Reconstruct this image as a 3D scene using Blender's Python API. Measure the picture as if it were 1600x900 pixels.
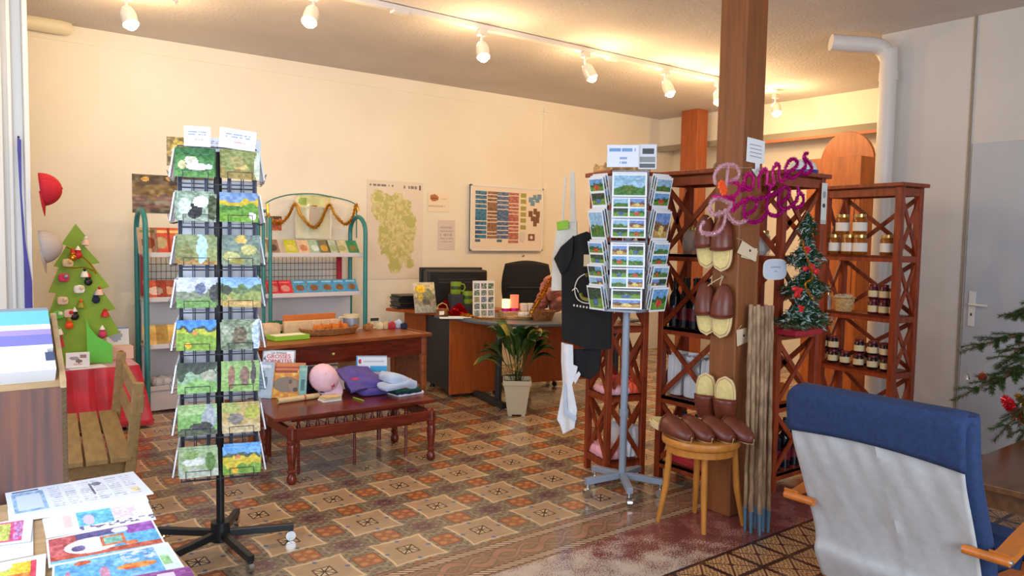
import bpy, math, random
import numpy as np
from mathutils import Vector, Matrix, Euler

for o in list(bpy.data.objects): bpy.data.objects.remove(o)
S = bpy.context.scene
COL = S.collection
rnd = random.Random(7)
PI = math.pi

# ------------------------------------------------------------------ camera
FPX = 1191.76
PITCH, YAW, ROLL = 0.0654, 0.9156, 0.0171
CAM = Vector((-2.1927, -3.4981, 1.4779))
FW = Vector((math.cos(PITCH)*math.cos(YAW), math.cos(PITCH)*math.sin(YAW), -math.sin(PITCH)))
_r = Vector((math.sin(YAW), -math.cos(YAW), 0)); _u = _r.cross(FW)
RT = math.cos(ROLL)*_r + math.sin(ROLL)*_u
UP = -math.sin(ROLL)*_r + math.cos(ROLL)*_u
cam_d = bpy.data.cameras.new('camera'); cam = bpy.data.objects.new('camera', cam_d); COL.objects.link(cam)
cam.matrix_world = Matrix(((RT.x, UP.x, -FW.x, CAM.x), (RT.y, UP.y, -FW.y, CAM.y), (RT.z, UP.z, -FW.z, CAM.z), (0, 0, 0, 1)))
cam_d.sensor_width = 36; cam_d.lens = FPX/1600*36; cam_d.clip_start = 0.05
S.camera = cam

# ------------------------------------------------------------------ world, lights, exposure
W = bpy.data.worlds.new('world'); S.world = W; W.use_nodes = True
W.node_tree.nodes['Background'].inputs[0].default_value = (0.75, 0.87, 1.0, 1)
W.node_tree.nodes['Background'].inputs[1].default_value = 1.0
S.view_settings.view_transform = 'Standard'; S.view_settings.look = 'None'
S.view_settings.gamma = 1; S.view_settings.use_curve_mapping = False
S.view_settings.exposure = 0.19

def area(name, loc, target, sx, sy, power, col):
    d = bpy.data.lights.new(name, 'AREA'); d.shape = 'RECTANGLE'; d.size = sx; d.size_y = sy
    d.energy = power; d.color = col
    o = bpy.data.objects.new(name, d); COL.objects.link(o); o.location = loc
    o.rotation_euler = (Vector(target)-Vector(loc)).to_track_quat('-Z', 'Y').to_euler()
    return o
area('daylight_through_front_window', (-1.2, -5.75, 1.7), (-.6, 0, 1.1), 3.6, 2.2, 150, (0.80, 0.90, 1.0))
area('daylight_through_side_window', (-3.28, -.55, 1.75), (-1.2, 1.2, 0.9), 2.6, 2.0, 66, (0.78, 0.89, 1.0))
LAMP_W = 20; LAMP_C = (1.0, 0.67, 0.33)

# ------------------------------------------------------------------ helpers: projection of picture points to places of known depth
def ray(x, y): return FW + RT*((x-800)/FPX) - UP*((y-450)/FPX)
def at(x, y, X=None, Y=None, Z=None):
    d = ray(x, y)
    t = (X-CAM.x)/d.x if X is not None else ((Y-CAM.y)/d.y if Y is not None else (Z-CAM.z)/d.z)
    return CAM + d*t

# ------------------------------------------------------------------ materials
def lin(c):
    c = np.asarray(c, float)/255.0
    return np.where(c <= 0.04045, c/12.92, ((c+0.055)/1.055)**2.4)
def L4(c): return tuple(float(x) for x in lin(c)) + (1.0,)
MATS = {}
def mat(name, col, rough=.6, metal=0, var=0.0, scale=20, stretch=None, bump=0.0, spec=None, emis=None, estr=0, alpha=None, trans=0, col2=None, sheen=0):
    if name in MATS: return MATS[name]
    m = bpy.data.materials.new(name); m.use_nodes = True; nt = m.node_tree
    b = nt.nodes['Principled BSDF']
    b.inputs['Base Color'].default_value = L4(col); b.inputs['Roughness'].default_value = rough; b.inputs['Metallic'].default_value = metal
    if spec is not None: b.inputs['Specular IOR Level'].default_value = spec
    if emis: b.inputs['Emission Color'].default_value = L4(emis); b.inputs['Emission Strength'].default_value = estr
    if trans: b.inputs['Transmission Weight'].default_value = trans; b.inputs['IOR'].default_value = 1.45
    if alpha is not None: b.inputs['Alpha'].default_value = alpha
    if sheen: b.inputs['Sheen Weight'].default_value = sheen
    tc = nt.nodes.new('ShaderNodeTexCoord'); mp = nt.nodes.new('ShaderNodeMapping')
    nt.links.new(tc.outputs['Object'], mp.inputs[0])
    if stretch: mp.inputs['Scale'].default_value = stretch
    nz = nt.nodes.new('ShaderNodeTexNoise'); nz.inputs['Scale'].default_value = scale; nz.inputs['Detail'].default_value = 4
    nt.links.new(mp.outputs[0], nz.inputs['Vector'])
    if var or col2:
        c2 = L4(col2) if col2 else tuple(max(0, x*(1-var)) for x in L4(col)[:3])+(1,)
        c1 = L4(col) if col2 else tuple(min(1, x*(1+var*.6)) for x in L4(col)[:3])+(1,)
        rp = nt.nodes.new('ShaderNodeValToRGB'); rp.color_ramp.elements[0].position = .35; rp.color_ramp.elements[1].position = .65
        rp.color_ramp.elements[0].color = c2; rp.color_ramp.elements[1].color = c1
        nt.links.new(nz.outputs[0], rp.inputs[0]); nt.links.new(rp.outputs[0], b.inputs['Base Color'])
    if bump:
        bp = nt.nodes.new('ShaderNodeBump'); bp.inputs['Strength'].default_value = bump; bp.inputs['Distance'].default_value = .01
        nt.links.new(nz.outputs[0], bp.inputs['Height']); nt.links.new(bp.outputs[0], b.inputs['Normal'])
    MATS[name] = m; return m
def M(name): return MATS[name]

mat('shelf_wood', (142, 56, 22), .38, var=.35, scale=6, stretch=(6, 6, 1))
mat('post_wood', (136, 80, 40), .5, var=.18, scale=5, stretch=(8, 8, .7), bump=.1)
mat('far_post_wood', (160, 82, 38), .45, var=.2, scale=5, stretch=(8, 8, .7))
mat('bench_wood', (108, 38, 22), .25, var=.35, scale=8, stretch=(1, 5, 5))
mat('table_wood', (142, 74, 34), .35, var=.3, scale=6, stretch=(1, 6, 6))
mat('stool_wood', (196, 128, 52), .35, var=.15, scale=8, stretch=(5, 5, 1))
mat('desk_wood', (176, 88, 32), .35, var=.18, scale=6, stretch=(6, 6, .8))
mat('kid_wood', (150, 118, 70), .55, var=.2, scale=6, stretch=(5, 1, 5))
mat('veneer', (122, 76, 60), .45, var=.4, scale=3, stretch=(10, 10, .5), col2=(84, 62, 60))
mat('pale_wood', (184, 152, 112), .5, var=.15, scale=6, stretch=(1, 5, 5))
mat('arm_wood', (196, 112, 42), .3, var=.15, scale=6, stretch=(1, 5, 5))
mat('dark_table', (104, 66, 34), .22, var=.3, scale=5, stretch=(1, 6, 6))
mat('cabinet_wood', (186, 106, 50), .4, var=.2, scale=4, stretch=(6, 6, 1))
mat('charcoal', (44, 48, 54), .5, var=.1)
mat('desk_grey', (92, 98, 110), .35, var=.1)
mat('black_plastic', (24, 24, 26), .4)
mat('black_fabric', (26, 26, 28), .9, var=.2, scale=60)
mat('black_cloth', (17, 18, 24), .9, var=.2, scale=40)
mat('black_metal', (30, 34, 38), .35, metal=.3)
mat('wire_dark', (66, 72, 88), .4, metal=.5)
mat('wire_grey', (150, 158, 172), .4, metal=.4)
mat('spinner_grey', (140, 152, 170), .4, metal=.1)
mat('chrome', (200, 205, 210), .15, metal=1)
mat('white_paint', (228, 228, 226), .5)
mat('pipe_paint', (222, 216, 212), .4)
mat('paper', (235, 238, 244), .6)
mat('paper_back', (214, 226, 244), .6)
mat('teal_tube', (46, 128, 128), .35)
mat('rack_shelf', (206, 202, 206), .5)
mat('rack_red', (168, 30, 50), .5)
mat('mesh_wire', (96, 70, 88), .5)
mat('beige_pot', (208, 200, 172), .4)
mat('soil', (50, 36, 26), .9, var=.3)
mat('leaf', (40, 78, 30), .4, var=.4, scale=9)
mat('leaf_yellow', (140, 136, 44), .45, var=.3, scale=9)
mat('fir', (52, 78, 34), .6, var=.4, scale=30)
mat('fir_twig', (120, 96, 62), .7, var=.3)
mat('xmas_green', (34, 74, 40), .6, var=.4, scale=30)
mat('xmas_frost', (150, 176, 172), .5, var=.2)
mat('card_green', (128, 164, 36), .55, var=.08, scale=8)
mat('bright_green', (98, 196, 62), .5)
mat('red_satin', (192, 24, 42), .32, var=.25, scale=6, sheen=.5)
mat('red', (200, 30, 34), .45)
mat('bauble_red', (196, 20, 24), .15, metal=.3)
mat('tinsel_gold', (210, 150, 40), .2, metal=.8)
mat('tinsel_red', (196, 20, 30), .2, metal=.6)
mat('tinsel_pink', (214, 40, 150), .25, metal=.5)
mat('tinsel_pale', (224, 180, 196), .25, metal=.4)
mat('tinsel_magenta', (190, 24, 140), .25, metal=.5)
mat('orange_flower', (240, 84, 20), .5)
mat('chair_blue', (28, 52, 96), .85, var=.18, scale=60, bump=.15)
mat('chair_white', (184, 187, 192), .85, var=.06, scale=30, bump=.2)
mat('slipper_leather', (112, 52, 36), .38, var=.25, scale=15)
mat('slipper_wool', (226, 206, 140), .9, var=.12, scale=40)
mat('slipper_sole', (222, 196, 150), .7)
mat('string', (196, 170, 130), .8)
mat('tag_card', (222, 202, 172), .6)
mat('stick_bark', (172, 142, 112), .7, var=.35, scale=12, stretch=(3, 3, 1), col2=(126, 98, 74))
mat('stick_tip', (70, 104, 128), .35)
mat('jar_glass', (225, 232, 235), .06, trans=.0, alpha=.35)
mat('honey', (150, 84, 20), .15, var=.2)
mat('amber_jam', (96, 40, 14), .15, var=.2)
mat('dark_jam', (40, 12, 16), .15)
mat('wine_jam', (84, 18, 34), .15)
mat('lid_gold', (206, 178, 110), .25, metal=.7)
mat('lid_wine', (104, 22, 36), .35)
mat('label_cream', (216, 200, 160), .6)
mat('label_white', (236, 232, 226), .6)
mat('bottle_dark', (14, 18, 30), .08)
mat('wicker', (158, 102, 52), .7, var=.4, scale=60, bump=.4)
mat('wicker_pale', (206, 168, 112), .7, var=.3, scale=60, bump=.4)
mat('orange_felt', (206, 112, 30), .8)
mat('mug_green', (128, 156, 42), .3)
mat('candle_pink', (240, 130, 110), .5, emis=(255, 120, 80), estr=.6)
mat('candle_white', (255, 235, 200), .5, emis=(255, 210, 140), estr=1.6)
mat('pink_felt', (188, 120, 104), .8, var=.3, scale=40)
mat('cap_pink', (236, 196, 212), .8, var=.05, scale=30)
mat('cap_red', (184, 20, 44), .8)
mat('cap_grey', (176, 166, 164), .8)
mat('navy', (24, 34, 66), .85)
mat('violet_cloth', (88, 74, 152), .85, var=.12, scale=30)
mat('pale_blue_cloth', (188, 206, 234), .85, var=.08, scale=20)
mat('pink_cloth', (232, 170, 186), .85, var=.1)
mat('rose_cloth', (206, 60, 100), .85)
mat('coral_cloth', (236, 90, 60), .85)
mat('green_cloth', (14, 92, 66), .85)
mat('white_cloth', (224, 226, 234), .85, var=.05)
mat('tote_cloth', (214, 214, 208), .85, var=.06, scale=80)
mat('ribbon_blue', (58, 50, 150), .45, var=.2)
mat('duct', (222, 212, 184), .5)
mat('parchment', (220, 190, 142), .6, var=.1)
mat('kraft', (196, 110, 46), .6, var=.1)
mat('soap', (214, 180, 138), .6, var=.15)
mat('green_tray', (140, 190, 50), .5)
mat('clear_film', (240, 240, 225), .08, alpha=.3)
mat('lamp_shell', (214, 212, 208), .3, metal=.2)
mat('bulb', (255, 240, 210), .3, emis=(255, 205, 130), estr=14)
mat('door_grey', (186, 190, 198), .5, var=.03, scale=2)
mat('track_white', (218, 214, 210), .4)

def printed():
    m = bpy.data.materials.new('printed'); m.use_nodes = True; nt = m.node_tree
    a = nt.nodes.new('ShaderNodeAttribute'); a.attribute_name = 'Col'
    b = nt.nodes['Principled BSDF']; b.inputs['Roughness'].default_value = .42
    nt.links.new(a.outputs['Color'], b.inputs['Base Color']); MATS['printed'] = m
printed()

# ------------------------------------------------------------------ mesh builder
class MB:
    def __init__(s): s.v = []; s.f = []; s.X = Matrix.Identity(4)
    def add(s, vs, fs):
        n = len(s.v); s.v += [tuple(s.X @ Vector(p)) for p in vs]; s.f += [tuple(i+n for i in f) for f in fs]; return s
    def box(s, c, d, R=None):
        hx, hy, hz = d[0]/2, d[1]/2, d[2]/2
        vs = [Vector((x, y, z)) for z in (-hz, hz) for y in (-hy, hy) for x in (-hx, hx)]
        if R is not None: vs = [R @ p for p in vs]
        c = Vector(c)
        return s.add([p+c for p in vs], [(0, 2, 3, 1), (4, 5, 7, 6), (0, 1, 5, 4), (2, 6, 7, 3), (0, 4, 6, 2), (1, 3, 7, 5)])
    def bar(s, a, b, w, h, up=(0, 0, 1)):
        a, b = Vector(a), Vector(b); d = b-a; L = d.length; d.normalize()
        u = Vector(up)
        if abs(u.dot(d)) > .98: u = Vector((1, 0, 0))
        sd = d.cross(u).normalized(); u = sd.cross(d)
        return s.box((a+b)/2, (L, w, h), Matrix((d, -sd, u)).transposed())
    def tube(s, pts, r, n=8, caps=True, closed=False):
        P = [Vector(p) for p in pts]; m = len(P); R = r if isinstance(r, (list, tuple)) else [r]*m
        vs = []; up = None
        for i in range(m):
            a = P[(i-1) % m] if (i or closed) else P[0]; b = P[(i+1) % m] if (i < m-1 or closed) else P[-1]
            t = (b-a)
            if t.length < 1e-9: t = Vector((0, 0, 1))
            t.normalize()
            if up is None: up = Vector((0, 0, 1)) if abs(t.z) < .9 else Vector((1, 0, 0))
            up = (up - t*up.dot(t))
            if up.length < 1e-6: up = t.orthogonal()
            up.normalize(); sd = t.cross(up)
            for k in range(n):
                q = 2*PI*k/n; vs.append(P[i] + (up*math.cos(q) + sd*math.sin(q))*R[i])
        fs = []
        for i in range(m if closed else m-1):
            j = (i+1) % m
            for k in range(n): fs.append((i*n+k, i*n+(k+1) % n, j*n+(k+1) % n, j*n+k))
        if caps and not closed: fs += [tuple(range(n))[::-1], tuple((m-1)*n+k for k in range(n))]
        return s.add(vs, fs)
    def lathe(s, prof, c=(0, 0, 0), n=16, axis=None, sq=False):
        # prof: (radius, height) list; closed at ends when radius 0
        vs = []; c = Vector(c); fs = []; m = len(prof)
        R = Matrix.Identity(3) if axis is None else Vector((0, 0, 1)).rotation_difference(Vector(axis)).to_matrix()
        for r, h in prof:
            for k in range(n):
                q = 2*PI*k/n + (PI/4 if n == 4 else 0); vs.append(c + R @ Vector((r*math.cos(q), r*math.sin(q), h)))
        for i in range(m-1):
            for k in range(n): fs.append((i*n+k, i*n+(k+1) % n, (i+1)*n+(k+1) % n, (i+1)*n+k))
        if prof[0][0] > 1e-6: fs.append(tuple(range(n))[::-1])
        if prof[-1][0] > 1e-6: fs.append(tuple((m-1)*n+k for k in range(n)))
        return s.add(vs, fs)
    def prism(s, pts, o, ax, ay, th):
        # outline pts (2D) in plane o+ax*x+ay*y, extruded by th along ax x ay (centred)
        o, ax, ay = Vector(o), Vector(ax).normalized(), Vector(ay).normalized(); nrm = ax.cross(ay).normalized()
        n = len(pts)
        vs = [o+ax*x+ay*y-nrm*th/2 for x, y in pts] + [o+ax*x+ay*y+nrm*th/2 for x, y in pts]
        fs = [tuple(range(n))[::-1], tuple(range(n, 2*n))] + [(i, (i+1) % n, n+(i+1) % n, n+i) for i in range(n)]
        return s.add(vs, fs)
    def ball(s, c, r, n=12, sc=(1, 1, 1)):
        m = max(4, n//2); c = Vector(c); vs = [c+Vector((0, 0, -r*sc[2]))]
        for i in range(1, m):
            a = -PI/2+PI*i/m
            for k in range(n):
                q = 2*PI*k/n; vs.append(c+Vector((r*sc[0]*math.cos(a)*math.cos(q), r*sc[1]*math.cos(a)*math.sin(q), r*sc[2]*math.sin(a))))
        vs.append(c+Vector((0, 0, r*sc[2]))); fs = []
        for k in range(n): fs.append((0, 1+(k+1) % n, 1+k))
        for i in range(m-2):
            for k in range(n): fs.append((1+i*n+k, 1+i*n+(k+1) % n, 1+(i+1)*n+(k+1) % n, 1+(i+1)*n+k))
        t = len(vs)-1
        for k in range(n): fs.append((t, 1+(m-2)*n+k, 1+(m-2)*n+(k+1) % n))
        return s.add(vs, fs)
    def soft(s, c, d, e=.35, amp=.0, seed=1, n=10, R=None, fr=9):
        # rounded, slightly crumpled box (folded cloth, cushions)
        c = Vector(c); g = {}; vs = []; fs = []
        def vid(i, j, k):
            key = (i, j, k)
            if key not in g:
                p = [2*i/n-1, 2*j/n-1, 2*k/n-1]
                q = []
                mx = max(abs(x) for x in p); l = math.sqrt(sum(x*x for x in p))
                for x in p: q.append(x*(1-e) + e*x/l*mx*1.15 if l else 0)
                w = amp*(math.sin(fr*p[0]+seed)+math.sin(fr*.8*p[1]+seed*2.3+2*p[0])+math.sin(fr*1.3*(p[0]+p[1])+seed))/3
                v = Vector((q[0]*d[0]/2, q[1]*d[1]/2, q[2]*d[2]/2)) + Vector((w*.6*q[0], w*.6*q[1], w*(.5+.5*q[2])))
                if R is not None: v = R @ v
                g[key] = len(vs); vs.append(c+v)
            return g[key]
        for a in range(n):
            for b in range(n):
                for q in (0, n):
                    f = [(a, b), (a+1, b), (a+1, b+1), (a, b+1)]
                    if q == 0: f = f[::-1]
                    fs.append(tuple(vid(i, j, q) for i, j in f)); fs.append(tuple(vid(q, i, j) for i, j in f)); fs.append(tuple(vid(i, q, j) for i, j in f[::-1]))
        return s.add(vs, fs)
    def build(s, name, m, parent=None, smooth=False, bevel=0, solid=0, sub=0):
        me = bpy.data.meshes.new(name); me.from_pydata([tuple(p) for p in s.v], [], s.f); me.update()
        me.materials.append(M(m) if isinstance(m, str) else m)
        if smooth:
            me.polygons.foreach_set('use_smooth', [True]*len(me.polygons))
            try: me.set_sharp_from_angle(angle=math.radians(40))
            except Exception: pass
        o = bpy.data.objects.new(name, me); COL.objects.link(o)
        if parent is not None: o.parent = parent
        if bevel:
            b = o.modifiers.new('bevel', 'BEVEL'); b.width = bevel; b.segments = 2; b.limit_method = 'ANGLE'
        if solid:
            b = o.modifiers.new('solid', 'SOLIDIFY'); b.thickness = solid; b.offset = 0
        if sub:
            b = o.modifiers.new('sub', 'SUBSURF'); b.levels = sub; b.render_levels = sub
        return o

def tag(o, label, cat, group=None, kind=None):
    if label: o['label'] = label
    if cat: o['category'] = cat
    if group: o['group'] = group
    if kind: o['kind'] = kind
    return o
def thing(name, label, cat, loc=(0, 0, 0), rz=0, group=None):
    o = bpy.data.objects.new(name, None); COL.objects.link(o); o.location = loc; o.rotation_euler = (0, 0, rz); o.empty_display_size = .05
    return tag(o, label, cat, group)
def struct(name, mb, m, parent=None, **k):
    o = mb.build(name, m, parent, **k)
    if parent is None: o['kind'] = 'structure'
    return o
def orient(o, loc, right, up):
    right = Vector(right).normalized(); up = Vector(up); up = (up-right*up.dot(right)).normalized(); n = right.cross(up)
    o.matrix_world = Matrix(((right.x, up.x, n.x, loc[0]), (right.y, up.y, n.y, loc[1]), (right.z, up.z, n.z, loc[2]), (0, 0, 0, 1)))
    return o
def copy_tree(o, parent=None):
    c = o.copy(); COL.objects.link(c)
    if parent is not None: c.parent = parent
    for ch in list(o.children): copy_tree(ch, c)
    return c
def dup(root, loc=None, rz=None, label=None, group=None):
    c = copy_tree(root)
    if loc is not None: c.location = loc
    if rz is not None: c.rotation_euler = (0, 0, rz)
    if label: c['label'] = label
    if group: c['group'] = group
    return c
def origin(o):
    # move a world-space single mesh's origin to the centre of its base
    me = o.data; n = len(me.vertices); a = np.empty(n*3); me.vertices.foreach_get('co', a); a = a.reshape(-1, 3)
    c = np.array([(a[:, 0].min()+a[:, 0].max())/2, (a[:, 1].min()+a[:, 1].max())/2, a[:, 2].min()])
    a -= c; me.vertices.foreach_set('co', a.ravel()); me.update(); o.location = tuple(float(x) for x in c); return o
def re_root(root):
    # parts were built in world space: put the root at their base and keep them in place
    lo = [1e9]*3; hi = [-1e9]*3
    for ch in root.children:
        for v in ch.data.vertices:
            for i in range(3): lo[i] = min(lo[i], v.co[i]); hi[i] = max(hi[i], v.co[i])
    c = Vector(((lo[0]+hi[0])/2, (lo[1]+hi[1])/2, lo[2])); root.location = c
    for ch in root.children:
        ch.location = -c
    return root

# ------------------------------------------------------------------ printed sheets (a grid of small coloured faces)
def vnoise(U, V, seed=0):
    def h(i, j):
        x = np.sin(i*127.1+j*311.7+seed*74.7)*43758.5453; return x-np.floor(x)
    i, j = np.floor(U), np.floor(V); a, b = U-i, V-j; a = a*a*(3-2*a); b = b*b*(3-2*b)
    return (h(i, j)*(1-a)+h(i+1, j)*a)*(1-b) + (h(i, j+1)*(1-a)+h(i+1, j+1)*a)*b
def painted(name, w, h, fn, nx, ny, parent=None, th=.0015, edge=(225, 230, 238), bend=0.0):
    """sheet in local XY, front face +Z, origin at centre of the bottom edge"""
    xs = np.linspace(-w/2, w/2, nx+1); ys = np.linspace(0, h, ny+1)
    gx, gy = np.meshgrid(xs, ys); bz = bend*(np.cos(gx/w*PI)-0)*1.0
    vf = np.stack([gx, gy, np.full_like(gx, th/2)+bz], -1).reshape(-1, 3)
    vb = np.stack([gx, gy, np.full_like(gx, -th/2)+bz], -1).reshape(-1, 3); N = len(vf)
    F = []; nxx = nx+1
    for j in range(ny):
        for i in range(nx): a = j*nxx+i; F.append((a, a+1, a+nxx+1, a+nxx))
    nf = len(F)
    for j in range(ny):
        for i in range(nx): a = N+j*nxx+i; F.append((a, a+nxx, a+nxx+1, a+1))
    for i in range(nx): F.append((i, i+N, i+1+N, i+1)); a = ny*nxx+i; F.append((a, a+1, a+1+N, a+N))
    for j in range(ny): a = j*nxx; F.append((a, a+nxx, a+nxx+N, a+N)); a = j*nxx+nx; F.append((a, a+N, a+nxx+N, a+nxx))
    me = bpy.data.meshes.new(name); me.from_pydata(np.vstack([vf, vb]).tolist(), [], F); me.update()
    cu = (np.arange(nx)+.5)/nx; cv = (np.arange(ny)+.5)/ny; U, V = np.meshgrid(cu, cv)
    C = np.clip(fn(U, V), 0, 255).reshape(-1, 3)
    allc = np.empty((len(F), 3)); allc[:] = edge; allc[:nf] = C
    allc = lin(allc); col = np.ones((len(F), 4, 4)); col[:, :, :3] = allc[:, None, :]
    at_ = me.color_attributes.new('Col', 'FLOAT_COLOR', 'CORNER'); at_.data.foreach_set('color', col.ravel())
    me.materials.append(M('printed'))
    o = bpy.data.objects.new(name, me); COL.objects.link(o)
    if parent is not None: o.parent = parent
    return o
def base(U, c): return np.broadcast_to(np.array(c, float), U.shape+(3,)).copy()
def put(C, mask, c, a=1.0): C[mask] = C[mask]*(1-a)+np.array(c, float)*a; return C
def rect(U, V, u0, v0, u1, v1): return (U >= u0) & (U <= u1) & (V >= v0) & (V <= v1)
def ell(U, V, u, v, a, b): return ((U-u)/a)**2+((V-v)/b)**2 < 1
def picture(seed, bands, blobs=(), jit=30, rough=.12, k=6, border=.0):
    """bands: [(top v, colour)] from the bottom up; blobs: (u, v, ru, rv, colour)"""
    def fn(U, V):
        d = (vnoise(U*k, V*k, seed)-.5)*rough*2; C = base(U, bands[-1][1])
        for v, c in reversed(bands[:-1]): put(C, V+d < v, c)
        for b in blobs:
            dd = (vnoise(U*9, V*9, seed+3)-.5)*.5
            put(C, ((U-b[0])/b[2])**2+((V-b[1])/b[3])**2 < 1+dd, b[4])
        n = (vnoise(U*17, V*17, seed+9)-.5)*2*jit; C += n[..., None]
        if border: put(C, (U < border) | (U > 1-border) | (V < border*1.4) | (V > 1-border*1.4), (238, 240, 244))
        return C
    return fn
def textlines(C, U, V, rows, u0, u1, col, seed=0, hgt=.02, dens=.45, k=40):
    for i, r in enumerate(rows):
        m = (abs(V-r) < hgt) & (U > u0) & (U < u1) & (vnoise(U*k, V*0+i*3.1, seed) > 1-dens-.1)
        put(C, m, col, .8)
    return C
def words(name, txt, size, m, loc, right, up, parent=None, ext=.0006, align='CENTER'):
    cu = bpy.data.curves.new(name, 'FONT'); cu.body = txt; cu.size = size; cu.extrude = ext; cu.align_x = align; cu.align_y = 'CENTER'
    tmp = bpy.data.objects.new(name, cu); COL.objects.link(tmp)
    dg = bpy.context.evaluated_depsgraph_get(); me = bpy.data.meshes.new_from_object(tmp.evaluated_get(dg)); bpy.data.objects.remove(tmp)
    me.materials.clear(); me.materials.append(M(m))
    o = bpy.data.objects.new(name, me); COL.objects.link(o)
    if parent is not None:
        o.parent = parent; R = Vector(right).normalized(); Uv = Vector(up); Uv = (Uv-R*Uv.dot(R)).normalized(); n = R.cross(Uv)
        o.matrix_local = Matrix(((R.x, Uv.x, n.x, loc[0]), (R.y, Uv.y, n.y, loc[1]), (R.z, Uv.z, n.z, loc[2]), (0, 0, 0, 1)))
    else: orient(o, loc, right, up)
    return o
def smoothpts(P, n=5):
    P = [Vector(p) for p in P]; out = []
    for i in range(len(P)-1):
        a = P[max(i-1, 0)]; b = P[i]; c = P[i+1]; d = P[min(i+2, len(P)-1)]
        for k in range(n):
            t = k/n; out.append(.5*((2*b)+(c-a)*t+(2*a-5*b+4*c-d)*t*t+(3*b-a-3*c+d)*t**3))
    out.append(P[-1]); return out
def tinsel(mb, pts, r, per=500, w=.0025, core=.3):
    """fluffy foil garland: a thin core with short strips sticking out"""
    P = smoothpts(pts, 6); mb.tube(P, r*core, 5)
    for i in range(len(P)-1):
        a, b = P[i], P[i+1]; L = (b-a).length; t = (b-a).normalized() if L > 1e-9 else Vector((0, 0, 1))
        for _ in range(max(1, int(L*per))):
            q = a.lerp(b, rnd.random()); d = Vector((rnd.gauss(0, 1), rnd.gauss(0, 1), rnd.gauss(0, 1))); d -= t*d.dot(t)*.6; d.normalize()
            e = q+d*r*rnd.uniform(.6, 1.1); s = d.cross(t)
            if s.length < 1e-6: s = t.orthogonal()
            s = s.normalized()*w
            mb.add([q-s, q+s, e+s*.6, e-s*.6], [(0, 1, 2, 3)])
    return mb
RV = lambda a: Vector((math.cos(a), math.sin(a), 0))
VR = Vector((RT.x, RT.y, 0)).normalized()        # towards the right of the room as one enters
VB = Vector((-FW.x, -FW.y, 0)).normalized()      # back towards the entrance
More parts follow.
